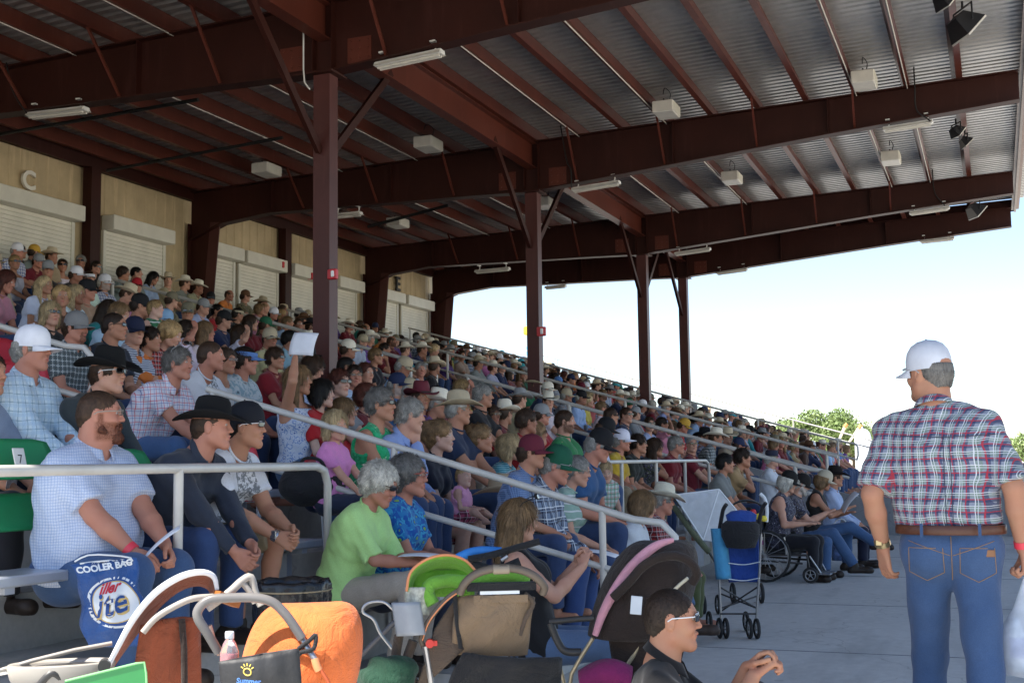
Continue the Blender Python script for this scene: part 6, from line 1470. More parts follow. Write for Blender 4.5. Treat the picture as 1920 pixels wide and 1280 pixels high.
# procedural rest
def weighted():
    sex = 'm' if random.random() < .62 else 'f'; r = random.random(); hat = None; hc_ = 'brown'
    if sex == 'm': hat = 'cowboy' if r < .50 else 'cap' if r < .78 else None
    else: hat = 'cowboy' if r < .10 else 'cap' if r < .16 else 'visor' if r < .2 else None
    hatc = random.choice(['straw', 'cream', 'cream', 'cream', 'straw', 'tan', 'black', 'grey', 'brown'] if hat == 'cowboy' else ['white', 'white', 'black', 'navy', 'grey', 'tan', 'red', 'camo', 'blue', 'green', 'maroon', 'teal'])
    hair = random.choice(['short', 'short', 'messy', 'buzz', 'bald'] if sex == 'm' and not hat else ['short']) if sex == 'm' else random.choice(['messy', 'bob', 'long', 'verylong', 'fluffy', 'pony', 'bun', 'long'])
    hc = random.choice(['brown', 'dkbrown', 'dkbrown', 'black', 'grey', 'saltpepper', 'white', 'dirtyblonde'] if sex == 'm' else ['blonde', 'dirtyblonde', 'brown', 'dkbrown', 'black', 'auburn', 'grey', 'ltblonde', 'brown'])
    top = random.choice(list(SHC)+['white', 'black', 'navy', 'maroon', 'pale blue', 'grey']) if random.random() < .68 else random.choice(PATS)
    gl = 'w' if random.random() < .4 else ('s' if random.random() < .2 else None)
    wear = 'long' if (sex == 'm' and random.random() < .4) else 'short' if sex == 'm' or random.random() < .6 else random.choice(['tank', 'sleeveless'])
    return sex, hat, hatc, hair, hc, top, gl, wear
def ymargin(px):    # below this line every head was placed by hand
    return float(np.interp(px, [0, 130, 300, 480, 620, 700, 850, 1000, 1150, 1300, 1400, 1500, 1600], [560, 560, 560, 590, 625, 640, 660, 690, 725, 775, 800, 850, 900]))
CAND = []
for k in range(1, 13):
    y = 4.5
    while y < Y_E-.4:
        y += .50+random.uniform(-.03, .08)
        if abs(y-Y_A) < .25 or abs(y-Y_D) < .7: continue
        if (Y_B-.3 < y < Y_C+.3) and k < 7: continue
        if abs(y-Y_B) < .35: continue
        if random.random() < .04: continue
        X = hipx(k)+.1; z = floorz(k)+1.24; q = proj((X+.08, y+.02, z)); sz = .24*F_PX/q[2]
        if q[0] < -30 or q[0] > 1950: continue
        if q[1] > ymargin(q[0]) and q[0] < 1400 and sz > 22: continue
        if any(abs(q[0]-h[0]) < (h[2]+sz)*.40 and abs(q[1]-h[1]) < (h[2]+sz)*.36 for h in HEADS): continue
        if any(abs(y-o) < .40 for o in OCC.get(k, [])): continue
        if abs(X-COLX) < .6 and any(abs(y-r) < .5 for r in RAFT[1:]): continue
        CAND.append((sz, k, y, q))
CAND.sort(key=lambda c: -c[0])
NIND = 300-len(PPL)-52
for n, (sz, k, y, q) in enumerate(CAND[:NIND]):
    sex, hat, hatc, hair, hc, top, gl, wear = weighted(); i = random.choice(MEN if sex == 'm' else WOMEN)
    K = get_rig(i, wear, 'mid' if sz > 34 else 'far'); A, d = look(sex, hat, hatc, hair, hc, top, gl, wear)
    if sz < 26: A['gl'] = None; d = d.replace(' wearing sunglasses', '')
    rz = random.uniform(-.1, .2); e = pose(K, A, (hipx(k)+random.uniform(-.06, .06), y, floorz(k)+random.uniform(-.05, .05)), rz, d, 'spectators seated in the stand')
    PPL.append([e, d, k, sect(y), y, K])
# labels that single each one out
ORD2 = ['front', 'second', 'third', 'fourth', 'fifth', 'sixth', 'seventh', 'eighth', 'ninth', 'tenth', 'eleventh', 'twelfth', 'top']
def short_d(d): return ' '.join(d.replace(' wearing sunglasses', '').split()[:9])
lab = {}
for p in PPL: lab.setdefault(p[1], []).append(p)
for d, ps in lab.items():
    for p in ps:
        l_ = f'{d}, {ORD2[p[2]]} row, {p[3]}'
        p[0]['label'] = l_ if len(l_.split()) <= 16 else l_.replace(' wearing sunglasses', '')
dup = {}
for p in PPL: dup.setdefault(p[0]['label'], []).append(p)
for l_, ps in dup.items():
    if len(ps) < 2: continue
    ps.sort(key=lambda p: p[4])
    for n, p in enumerate(ps): p[0]['label'] = f'{short_d(p[1])}, {ORD2[p[2]]} row, {["nearer the viewer", "farther along", "farthest along"][min(n, 2)]}'
# programmes and cups in a few hands
M_cup = basic('red_cup', (.45, .02, .03), .4, var=0); M_can = basic('drink_can', (.45, .47, .50), .3, metal=.6, var=0)
uniq = {}
for p in PPL: uniq[p[0]['label']] = uniq.get(p[0]['label'], 0)+1
pool = [p for p in PPL if uniq[p[0]['label']] == 1 and 3 < p[2] < 99 or p[2] <= 3]; pool = [p for p in pool if uniq[p[0]['label']] == 1][:90]; random.shuffle(pool)
for n, p in enumerate(pool[:22]):
    e, K = p[0], p[5]; w = K['J']['wrR']; who = short_d(p[1])+f', {ORD2[p[2]]} row'
    if w[2] > .95: continue
    if n % 3: sheet(e, w+V3(.09, .05, .07), .16, .22, E3(.2, -.6+.3*random.random(), random.uniform(-.4, .4)), f'white programme held by the {who}', group='programmes held in the crowd')
    else:
        m = MB(); m.lathe([(.001, -.05), (.030, -.05), (.038, .05), (.041, .052), (.036, .05), (.028, -.04)], (0, 0, 0), 14); o = m.build('drink_cup', M_cup if n % 2 else M_can, None, W(e, w+V3(.08, .02, .05))); tag(o, f'drink cup held by the {who}', 'cup', 'cups held in the crowd')
# the far mass of spectators beyond the 300 individuals: one object
def far_crowd():
    Vs, Fs, Cs = [], [], []; off = 0
    tmpl = []
    for i in (0, 2, 4, 5):
        P = dict(BASE[i][1]); P['seat'] = .45; P['fing'] = False; P['hs'] = .95
        body, J = make_body(P, .021, hand=False, fres=None); sh = make_shirt(P, J, .026, 'short', 0, collar=0); pa = make_pants(P, J, .034, wr=0)
        hr = make_hair('short' if i < 4 else 'bob', .022)
        tmpl.append((J, [(body, 'skin'), (sh, 'top'), (pa, 'bot')], hr))
    def arr(me):
        v = np.empty(len(me.vertices)*3, dtype=f32); me.vertices.foreach_get('co', v); v = v.reshape(-1, 3)
        f = [tuple(p.vertices) for p in me.polygons]; return v, f
    cache = {}
    def A_(me):
        if me.name not in cache: cache[me.name] = arr(me)
        return cache[me.name]
    for (sz, k, y, q) in CAND[NIND:]:
        sex, hat, hatc, hair, hc, top, gl, wear = weighted(); J, parts, hr = tmpl[random.choice([0, 1]) if sex == 'm' else random.choice([2, 3])]
        rz = random.uniform(-.1, .2); Mw = Matrix.Translation((hipx(k), y, floorz(k)+random.uniform(-.05, .05))) @ Matrix.Rotation(rz, 4, 'Z')
        cols = {'skin': SKIN[random.choice(['tan', 'red', 'fair'])], 'top': PATC.get(top) or SHC[top], 'bot': (.035, .065, .15)}
        items = [(me, cols[c], Matrix()) for me, c in parts]
        if hat in ('cowboy',): items.append((G['cowboy'], HATC[hatc], H4(J, 1.0, .043)))
        elif hat: items.append((G['cap'], HATC[hatc], H4(J, 1.03, .034)))
        items.append((hr, HCOL[hc], H4(J, .95)))
        for me, c, mm in items:
            v, f = A_(me); m4 = np.array(Mw @ mm); w = v @ m4[:3, :3].T+m4[:3, 3]
            Vs.append(w); Fs += [[i+off for i in t] for t in f]; Cs.append(np.tile([*c, 1], (len(w), 1))); off += len(w)
    if not Vs: return
    me = mk_mesh('crowd', np.concatenate(Vs), Fs, True); ca = me.color_attributes.new('col', 'FLOAT_COLOR', 'POINT'); ca.data.foreach_set('color', np.concatenate(Cs).astype(f32).ravel())
    m, t, b = newmat('crowd_cloth'); vc = t.nodes.new('ShaderNodeVertexColor'); vc.layer_name = 'col'; t.links.new(vc.outputs['Color'], b.inputs['Base Color']); b.inputs['Roughness'].default_value = .8
    o = link('crowd', me, m); tag(o, 'far mass of spectators in the upper and farthest rows of the stand', 'crowd', None, 'stuff')
print('CAND', len(CAND), 'IND', NIND)
far_crowd()
# ------------------------------------------------------------------ things on the concourse
class Loc:
    """a thing's own frame: x to the right as seen, y away, z up, at a given depth from the camera"""
    def __init__(s, px, py, depth, name, label, cat, group=None, floor=False):
        p = at_d(px, py, depth)
        if floor: p.z = 0
        s.o = p; d = Vector((ray(px, py).x, ray(px, py).y, 0)).normalized(); s.d = d; s.r = Vector((d.y, -d.x, 0)); s.dep = depth
        s.e = empty(name, p, math.atan2(s.r.y, s.r.x), label, cat, group)
    def __call__(s, px, py, dy=0.0):
        """point of the thing seen at (px, py), dy metres behind its own plane"""
        rr = ray(px, py); q0 = s.o+s.d*dy; t = (q0-CP).dot(s.d)/rr.dot(s.d); P = CP+rr*t-s.o
        return Vector((P.dot(s.r), P.dot(s.d), P.z))
    def tube(s, pts, r, name, mat, n=10, smooth=0):
        P = [s(*p) for p in pts]; P = bez(P, smooth) if smooth else P; m = MB(); m.tube(P, r, n); return m.build(name, mat, s.e)
    def part(s, m, name, mat): return m.build(name, mat, s.e)
    def shell(s, fn, nu, nv, th, name, mat): m = MB(); m.grid(fn, nu, nv, th); return m.build(name, mat, s.e)
def fabric(name, col, rough=.85, bst=.5):
    m, t, b = newmat(name); v = ocoord(t); n = noise(t, 7, 4, v)
    t.links.new(ramp(t, n, [(.3, tuple(c*.8 for c in col)), (.7, tuple(c*1.08 for c in col))]), b.inputs['Base Color'])
    b.inputs['Roughness'].default_value = rough; b.inputs['Sheen Weight'].default_value = .1
    h = math_(t, 'ADD', noise(t, 7, 5, v, .6, 1.6), math_(t, 'MULTIPLY', noise(t, 240, 2, v), .12)); bump(t, b, h, min(1, bst*1.6), .03); return m
F_or = fabric('orange_canopy', (.72, .16, .035)); F_br = fabric('rust_brown_fabric', (.24, .055, .02)); F_ch = fabric('chocolate_fabric', (.024, .013, .009)); F_tp = fabric('taupe_fabric', (.10, .07, .05)); F_dk = fabric('black_fabric', (.012, .012, .014))
F_gr = fabric('lime_lining', (.20, .48, .05)); F_bl = fabric('royal_blue_fabric', (.015, .06, .30)); F_lb = fabric('light_blue_fabric', (.08, .36, .62)); F_ol = fabric('olive_fabric', (.13, .15, .09)); F_pk = fabric('pink_dotted_trim', (.72, .34, .42)); F_mg = fabric('magenta_blanket', (.26, .015, .12)); F_tn = fabric('tan_mesh', (.22, .15, .09))
P_gy = basic('warm_grey_plastic', (.36, .33, .29), .4, var=.05); P_dg = basic('dark_grey_plastic', (.045, .043, .042), .45); P_si = basic('brushed_tube', (.45, .45, .46), .3, metal=.85, var=.05); P_bz = basic('bronze_foam_grip', (.13, .10, .075), .5); P_wh = basic('white_trim', (.70, .74, .78), .5, var=.04); P_or = basic('piping_orange', (.75, .28, .12), .6, var=0); P_rd = basic('red_button', (.65, .03, .02), .4, var=0)
P_rub = basic('tyre_rubber', (.02, .02, .02), .7)
def wheel(L_, c, r, w, ax, name='wheel', spokes=6):
    """c local centre; ax unit axle direction (local)"""
    ax = Vector(ax).normalized(); c = Vector(c); u = Vector((0, 0, 1)); v = ax.cross(u).normalized(); N = 22
    m = MB(); m.tube([c+(u*math.cos(2*math.pi*i/N)+v*math.sin(2*math.pi*i/N))*(r-w*.5) for i in range(N)], w*.5, 8, closed=True); wh = m.build(name, P_rub, L_.e)
    m = MB(); m.tube([c+(u*math.cos(2*math.pi*i/N)+v*math.sin(2*math.pi*i/N))*(r-w*1.1) for i in range(N)], w*.22, 6, closed=True)
    for i in range(spokes): a = 2*math.pi*i/spokes; m.tube([c, c+(u*math.cos(a)+v*math.sin(a))*(r-w)], w*.14, 5)
    m.cyl(c-ax*w*.6, c+ax*w*.6, w*.5, 10); m.build('rim', P_si, wh); return wh

# -- blue cooler bag hanging at the bearded man's shins, with its lettering
B = Loc(215, 1130, 5.35, 'cooler_bag', 'blue plastic cooler bag with white lettering hanging at the bearded man\'s knees', 'bag')
cor = [(128, 1060), (245, 1046), (292, 1112), (300, 1200), (165, 1215), (172, 1150)]
def bagf(side):
    def f(u, v):
        a = B(132+(250-132)*u, 1058-14*u, 0); b_ = B(168+(300-168)*u, 1213-4*u, 0); p = a.lerp(b_, v)
        bul = math.sin(math.pi*min(1, max(0, u)))*(.3+.7*math.sin(math.pi*v))*.055
        return (p.x+.014*math.sin(v*6+u*2)+.006*math.sin(v*15), p.y-side*bul*1.0+.009*math.sin(u*17+v*5)+.008*math.sin(v*19+u*6), p.z)
    return f
M_bag = fabric('blue_bag_plastic', (.008, .07, .27), .28, .4)
m = MB(); m.grid(bagf(1), 16, 18, .002); m.grid(bagf(-1), 16, 18, .002); B.part(m, 'sack', M_bag)
B.tube([(140, 1052, 0), (165, 1040, -.02), (205, 1040, -.03), (245, 1045, -.01), (243, 1054, -.01), (205, 1050, -.02), (150, 1056, 0)], .004, 'drawstring', P_wh, 6, 16)
M_lgold = basic('gold_outline', (.55, .40, .15), .5, var=0); M_lblue = basic('print_blue', (.01, .06, .25), .5, var=0); M_lred = basic('print_red', (.55, .02, .04), .5, var=0)
def decal(fn2, name, mat, lift, poly=None):
    m = MB(); n = len(poly); c = (sum(p[0] for p in poly)/n, sum(p[1] for p in poly)/n); pts = [fn2(*p) for p in poly]; cc = fn2(*c)
    V = [cc]+pts; m.add(V, [(0, 1+i, 1+(i+1) % n) for i in range(n)]); return m.build(name, mat, B.e)
def on_bag(px, py, lift=.004):
    """surface of the front of the bag under a pixel"""
    best = None
    v = (py-1053)/157.0; a0 = 132+36*v; a1 = 250+50*v; u = (px-a0)/(a1-a0); u = min(1, max(0, u)); v = min(1, max(0, v)); p = Vector(bagf(1)(u, v)); p.y -= lift; return p
def oval(cx, cy, rx, ry, rot, n=36):
    return [(cx+rx*math.cos(a)*math.cos(rot)-ry*math.sin(a)*math.sin(rot), cy+rx*math.cos(a)*math.sin(rot)+ry*math.sin(a)*math.cos(rot)) for a in [2*math.pi*i/n for i in range(n)]]
def fan(px0, py0, rx, ry, rot, mat, lift, name):
    """oval patch that follows the bag's surface"""
    m = MB(); V = []; Fc = []; N = 40; Rn = 8
    for i in range(Rn+1):
        for k in range(N):
            q = oval(px0, py0, rx*i/Rn, ry*i/Rn, rot, N)[k]; V.append(on_bag(q[0], q[1], lift))
    for i in range(Rn):
        for k in range(N): Fc.append((i*N+k, i*N+(k+1) % N, (i+1)*N+(k+1) % N, (i+1)*N+k))
    m.add(V, Fc, True); return m.build(name, mat, B.e)
fan(220, 1128, 60, 44, .35, P_wh, .0025, 'printed_ring'); fan(221, 1128, 55, 40, .35, M_lblue, .004, 'printed_ring'); fan(219, 1127, 48, 37, .3, M_lgold, .0055, 'printed_oval'); fan(219, 1127, 46, 35, .3, P_wh, .007, 'printed_oval')
def bagtext(s_, px, py, size, mat, lift, shear=.3, rot=0.0, bold=.0, sx=1.0):
    t = text_mesh(s_, size, .0, bold, shear); n = len(t.vertices); co = np.empty(n*3, dtype=f32); t.vertices.foreach_get('co', co); co = co.reshape(-1, 3); k = F_PX/5.35
    out = []
    for x, y, z in co:
        x *= sx; X = x*math.cos(rot)-y*math.sin(rot); Y = x*math.sin(rot)+y*math.cos(rot); out.append(tuple(on_bag(px+X*k, py-Y*k, lift)))
    t.vertices.foreach_set('co', np.array(out, dtype=f32).ravel()); t.update(); t.materials.append(mat); link('lettering', t, None, B.e)
bagtext('iller', 205, 1101, .062, M_lred, .010, .35, .12, .002); bagtext('ite', 214, 1132, .155, M_lgold, .0095, .12, .18, .004, .9); bagtext('ite', 212, 1130, .150, M_lblue, .0115, .12, .18, .002, .9)
bagtext('COOLER BAG', 189, 1063, .036, P_wh, .006, 0, .05, .0016, 1.08); bagtext('Trip on Cold', 194, 1051, .026, P_wh, .006, .4, .03, .0006)

# -- trash can with a black liner
T = Loc(548, 1130, 5.55, 'trash_can', 'trash can lined with a wrinkled black plastic bag behind the orange stroller', 'trash can')
c = T(548, 1180, 0); s_ = 5.55/F_PX
m = MB(); m.lathe([(.14, c.z-.42), (.160, c.z-.1), (.165, .07)], (0, .17, 0), 28); T.part(m, 'bin', P_dg)
m = MB(); N = 48; V = []; prof = [(.150, .055), (.160, .085), (.172, .09), (.178, .07), (.180, .02), (.176, -.06), (.170, -.16), (.168, -.26)]
for i, (r, z) in enumerate(prof):
    for k in range(N): a = 2*math.pi*k/N; w = .006*math.sin(a*11+i)*(1 if i > 2 else .4)+.004*math.sin(a*23+i*2); V.append(((r+w)*math.cos(a), .17+(r+w)*math.sin(a), z+.004*math.sin(a*9)))
m.add(V, [(i*N+k, i*N+(k+1) % N, (i+1)*N+(k+1) % N, (i+1)*N+k) for i in range(len(prof)-1) for k in range(N)], True)
T.part(m, 'liner', basic('black_plastic_bag', (.012, .012, .014), .25, bmp=.6, bscale=12))
m = MB(); m.tube([(.183*math.cos(a), .17+.183*math.sin(a), .045) for a in [2*math.pi*i/40 for i in range(40)]], .004, 5, closed=True); T.part(m, 'elastic_band', basic('tan_cord', (.3, .24, .15), .7))

# -- stroller with the white-rimmed hood, lower left
S = Loc(300, 1180, 4.55, 'baby_stroller', 'rust brown stroller with a white rimmed hood and grey tray at the lower left', 'stroller')
rim = [(196, 1262, 0), (218, 1218, -.01), (250, 1160, -.02), (290, 1112, -.02), (335, 1082, -.01), (375, 1072, .0), (400, 1080, .02), (407, 1104, .03)]
rimp = bez([S(*p) for p in rim], 40)
m = MB(); m.tube(rimp, [.008+.005*math.sin(math.pi*i/(len(rimp)-1)) for i in range(len(rimp))], 10); S.part(m, 'hood_rim', P_wh)
inner = bez([S(*p) for p in [(205, 1258, .10), (235, 1215, .12), (268, 1172, .14), (305, 1130, .16), (340, 1104, .17), (372, 1096, .17), (392, 1104, .16), (398, 1120, .14)]], 40)
n_ = min(len(rimp), len(inner)); m = MB()
m.grid(lambda u, v: tuple(rimp[int(u*(n_-1))].lerp(inner[int(u*(n_-1))], v)+Vector((0, 0, .012*math.sin(math.pi*v)))), 30, 6, .006); S.part(m, 'hood', F_br)
m = MB()
def panel(u, v):
    a = S(262+110*u, 1172-18*math.sin(u*2.2), .03); b_ = S(250+128*u, 1300, .10); p = a.lerp(b_, v); return (p.x, p.y-.03*math.sin(math.pi*u)+.006*math.sin(u*19+v*3), p.z)
m.grid(panel, 20, 10, .01); S.part(m, 'seat_fabric', F_br)
S.tube([(341, 1160, -.015), (345, 1215, -.01), (346, 1290, .0)], .012, 'strap', F_ch, 8)
S.tube([(268, 1185, -.03), (290, 1160, -.03), (320, 1140, -.03), (360, 1122, -.02), (400, 1118, .0)], .012, 'side_arm', P_gy, 10, 20)
S.tube([(200, 1252, 0), (150, 1272, .02), (60, 1300, .04)], .02, 'side_arm', P_gy, 10)
m = MB(); c = S(196, 1246, -.02); m.cyl((c.x, c.y-.03, c.z), (c.x, c.y+.03, c.z), .022, 18); S.part(m, 'hinge', P_dg)
S.tube([(-20, 1262, .1), (60, 1238, .1), (140, 1218, .12), (210, 1205, .14)], .008, 'tray_edge', P_gy, 8)
m = MB(); c = S(115, 1262, .05)
m.lathe([(.02, -.10), (.125, -.08), (.155, -.01), (.165, .035), (.158, .042), (.148, .03), (.12, -.05), (.02, -.06)], (c.x, c.y, c.z), 28, 1.15, .55); S.part(m, 'tray', P_gy)
m = MB(); c = S(130, 1240, .05); m.lathe([(.01, -.02), (.10, -.015), (.105, .0), (.01, .004)], (c.x, c.y, c.z-.01), 24, 1.15, .5); S.part(m, 'tray_lining', P_dg)
S.tube([(60, 1300, -.02), (95, 1262, -.03), (115, 1275, -.02), (130, 1310, 0)], .014, 'cup_holder', P_dg, 10, 14)
S.tube([(388, 1140, .02), (430, 1110, .03), (452, 1090, .05), (470, 1082, .06), (478, 1110, .06), (490, 1135, .05)], .016, 'folding_arm', P_gy, 10, 24)
S.tube([(455, 1092, .05), (470, 1110, .05), (478, 1130, .05)], .012, 'folding_arm', P_gy, 8)
m = MB(); a = S(405, 1115, -.01); b_ = S(445, 1130, .03); m.bar(a, b_, .05, .035); S.part(m, 'latch', basic('orange_brown_latch', (.35, .12, .03), .4))
# green folder in front of it
G_ = Loc(200, 1262, 4.25, 'green_folder', 'bright green plastic folder at the bottom left corner', 'folder')
m = MB(); a, b_, c, d = G_(122, 1276), G_(272, 1240), G_(278, 1330), G_(100, 1340); pts = [a, b_, c, d]
m.prism([(p.x, p.z) for p in pts], -.006, .006); G_.part(m, 'cover', basic('bright_green', (.04, .28, .08), .35, var=.04))
G_.tube([(122, 1276, -.006), (255, 1243, -.006), (270, 1241, -.006), (274, 1260, -.006), (277, 1330, -.006)], .004, 'edge', basic('light_green', (.25, .6, .25), .4, var=0), 6)

# -- orange stroller with the silver handlebar
O = Loc(560, 1230, 4.30, 'baby_stroller', 'stroller with a bright sunlit orange hood and silver handlebar', 'stroller')
oc_ = O(565, 1243, .16)
def orange(u, v):
    # u around the front from left to right, v from the top back to the bottom
    ph = (u-.5)*math.pi*1.12; th = v*math.pi*.78+.02
    rx, ry, rz_ = .212, .20, .212
    rib = 1+.012*abs(math.sin(ph*2.1))-.012
    x = rx*math.sin(ph)*(.35+.65*math.sin(th)**.6)*rib; z = rz_*math.cos(th)*1.0; y = -ry*math.cos(ph)*math.sin(th)**.8*rib
    x += .035*math.cos(th)*(1 if True else 0)
    return (oc_.x+x, oc_.y+y, oc_.z+z)
O.shell(orange, 40, 26, .006, 'hood', F_or)
m = MB(); m.tube([Vector(orange(.60, .05+.9*i/20))+Vector((0, -.004, 0)) for i in range(21)], .0028, 6); m.tube([Vector(orange(.80, .05+.9*i/20))+Vector((0, -.004, 0)) for i in range(21)], .0028, 6); O.part(m, 'seam', fabric('dark_orange_seam', (.5, .10, .02)))
O.tube([(410, 1222, .0), (388, 1185, -.02), (372, 1160, -.03), (372, 1142, -.03), (392, 1124, -.03), (430, 1120, -.03), (480, 1120, -.03), (510, 1128, -.03), (530, 1145, -.03), (548, 1168, -.03), (566, 1196, -.03)], .0165, 'handlebar', basic('grey_foam_grip', (.16, .15, .145), .35), 14, 40)
O.tube([(392, 1172, -.02), (400, 1200, -.01), (412, 1226, 0)], .010, 'upright', basic('pinkish_tube', (.42, .26, .20), .4), 8)
O.tube([(566, 1196, -.02), (578, 1216, -.04), (592, 1238, -.06)], .011, 'upright', P_si, 10)
O.tube([(590, 1234, -.065), (594, 1248, -.07), (598, 1256, -.07)], .014, 'lock_collar', P_or, 10); O.tube([(598, 1250, -.07), (614, 1275, -.09), (625, 1300, -.1)], .007, 'upright', basic('rust_tube', (.35, .07, .02), .4), 8)
m = MB(); m.tube(bez([O(*p) for p in [(560, 1215, -.03), (580, 1200, -.055), (592, 1190, -.05), (588, 1215, -.06), (566, 1222, -.05), (556, 1230, -.04)]], 20), .008, 8); O.part(m, 'strap_buckle', F_dk)
PO = Loc(485, 1252, 4.12, 'parent_pouch', 'black pouch with a small yellow hand print and blue lettering on the orange stroller', 'pouch')
def pouch(side):
    def f(u, v):
        a = PO(410+150*u, 1240-26*u, 0); b_ = PO(416+150*u, 1300-8*u, 0); p = a.lerp(b_, v); return (p.x, p.y-side*.035*math.sin(math.pi*u)*(.4+.6*math.sin(math.pi*(.15+.8*v)))+.003*math.sin(u*25), p.z)
    return f
m = MB(); m.grid(pouch(1), 18, 8, .003); m.grid(pouch(-1), 18, 8, .003); PO.part(m, 'pocket', basic('black_pouch', (.03, .03, .032), .6, bmp=.3))
def on_p(px, py, lift):
    v = min(1, max(0, (py-(1240-26*(px-410)/150))/62)); u = (px-410-6*v)/150; p = Vector(pouch(1)(u, v)); p.y -= lift; return p
def pouchtext(s_, px, py, size, mat):
    t = text_mesh(s_, size, 0, .0008, .1); n = len(t.vertices); co = np.empty(n*3, dtype=f32); t.vertices.foreach_get('co', co); co = co.reshape(-1, 3); k = F_PX/4.12
    t.vertices.foreach_set('co', np.array([tuple(on_p(px+x*k, py-y*k+.06*x*k*-1, .004)) for x, y, z in co], dtype=f32).ravel()); t.update(); t.materials.append(mat); link('lettering', t, None, PO.e)
pouchtext('Summer', 466, 1270, .024, basic('print_sky_blue', (.12, .3, .75), .5, var=0))
M_yel = basic('print_yellow', (.8, .6, .12), .5, var=0); m = MB(); m.tube([on_p(464+7*math.cos(a), 1254+6*math.sin(a), .004) for a in [2*math.pi*i/16 for i in range(16)]], .0022, 6, closed=True)
for a in (-2.6, -2.1, -1.6, -1.1, -.6): m.tube([on_p(464+9*math.cos(a), 1253+9*math.sin(a), .004), on_p(464+14*math.cos(a), 1253+14*math.sin(a), .004)], .002, 6)
m.build('hand_print', M_yel, PO.e)
BT = Loc(430, 1215, 4.22, 'drink_bottle', 'clear bottle of pink drink with a white cap standing in the stroller pouch', 'bottle')
c = BT(430, 1238); M_pet = basic('clear_plastic', (.9, .9, .92), .08, var=0, trans=.85); M_pink = basic('pink_drink', (.55, .12, .14), .2, var=.05)
m = MB(); m.lathe([(.001, -.06), (.030, -.055), (.032, .0), (.032, .03), (.020, .062), (.014, .072), (.014, .08)], (c.x, c.y, c.z), 20); BT.part(m, 'bottle_body', M_pet)
m = MB(); m.lathe([(.001, -.055), (.0285, -.052), (.0295, .0), (.0295, .022), (.001, .022)], (c.x, c.y, c.z), 20); BT.part(m, 'drink', M_pink)
m = MB(); m.lathe([(.001, .100), (.014, .099), (.0155, .094), (.0155, .076), (.013, .075)], (c.x, c.y, c.z), 18); BT.part(m, 'cap', P_wh)

# -- taupe stroller with the lime lined hood
Q = Loc(880, 1150, 5.0, 'baby_stroller', 'taupe brown stroller with a lime green lined hood edged in orange', 'stroller')
arc1 = [(762, 1108, .0), (770, 1072, .02), (800, 1048, .05), (838, 1040, .08), (872, 1050, .10), (896, 1075, .10)]
p1 = bez([Q(*p) for p in arc1], 30); p2 = bez([Q(*p) for p in [(770, 1108, .22), (782, 1082, .24), (808, 1070, .26), (838, 1068, .28), (868, 1078, .28), (892, 1092, .24)]], 30)
m = MB(); k_ = min(len(p1), len(p2))-1; m.grid(lambda u, v: tuple(p1[int(u*k_)].lerp(p2[int(u*k_)], v)), 25, 5, .006); Q.part(m, 'hood', F_gr)
m = MB(); m.tube(p1, .006, 8); Q.part(m, 'hood_piping', P_or)
m = MB(); m.grid(lambda u, v: tuple(Q(775+115*u, 1068+50*v, .20+.06*math.sin(u*3.1)).lerp(Q(775+115*u, 1068+50*v, .20), .3)), 12, 6, .01); Q.part(m, 'hood_lining', F_gr)
m = MB(); m.tube(bez([Q(*p) for p in [(812, 1132, .02), (802, 1112, .03), (808, 1095, .05), (840, 1088, .08), (880, 1090, .08), (950, 1078, .06), (990, 1092, .04)]], 24), .028, 10); Q.part(m, 'padded_liner', F_gr)
m = MB(); m.grid(lambda u, v: tuple(Q(764+36*u, 1100+52*v, .04-.03*math.sin(u*3.1))), 8, 8, .015); Q.part(m, 'side_panel', basic('pale_patterned_fabric', (.5, .5, .42), .8, var=.35, vscale=40))
m = MB()
def back(u, v):
    a = Q(858+142*u, 1118-6*math.sin(u*3.1), 0); b_ = Q(846+140*u, 1224, .05); p = a.lerp(b_, v); return (p.x, p.y-.045*math.sin(math.pi*u)-.02*math.sin(v*3)+.008*math.sin(u*13+v*7), p.z)
m.grid(back, 22, 12, .012); Q.part(m, 'backrest', F_tn)
m = MB()
def wing(u, v):
    a = Q(862-45*u, 1118+60*u**1.3, 0); b_ = Q(870-95*u, 1215+90*u, .02); p = a.lerp(b_, v); return (p.x, p.y+.02*math.sin(v*4+u*3), p.z)
m.grid(wing, 14, 12, .012); Q.part(m, 'seat_side', F_tp)
Q.tube([(880, 1095, -.02), (840, 1120, -.02), (806, 1160, -.02), (790, 1195, -.01), (796, 1215, 0)], .011, 'frame_curve', P_bz, 8, 20)
m = MB(); m.tube(bez([Q(*p) for p in [(876, 1100, -.034), (838, 1125, -.034), (806, 1163, -.032), (792, 1200, -.025)]], 20), .003, 6); Q.part(m, 'piping', P_or)
Q.tube([(862, 1112, -.05), (872, 1092, -.07), (895, 1074, -.08), (930, 1065, -.08), (968, 1066, -.08), (1000, 1078, -.07), (1020, 1098, -.05), (1018, 1112, -.03)], .0165, 'handlebar', P_bz, 12, 40)
m = MB(); a, b_ = Q(925, 1067, -.08), Q(955, 1066, -.08); m.tube([a, b_], .020, 12); Q.part(m, 'grip', basic('pale_bronze', (.28, .23, .17), .4))
m = MB(); a = Q(875, 1100, -.03); b_ = Q(1005, 1097, -.03); m.bar(a, b_, .06, .03); Q.part(m, 'cross_bar', F_dk)
m = MB(); a = Q(900, 1109, -.055); b_ = Q(974, 1107, -.055); m.bar(a, b_, .006, .022); Q.part(m, 'white_label', P_wh)
m = MB(); a = Q(888, 1123, -.05); b_ = Q(990, 1121, -.05); m.bar(a, b_, .012, .03); Q.part(m, 'tan_band', F_tn)
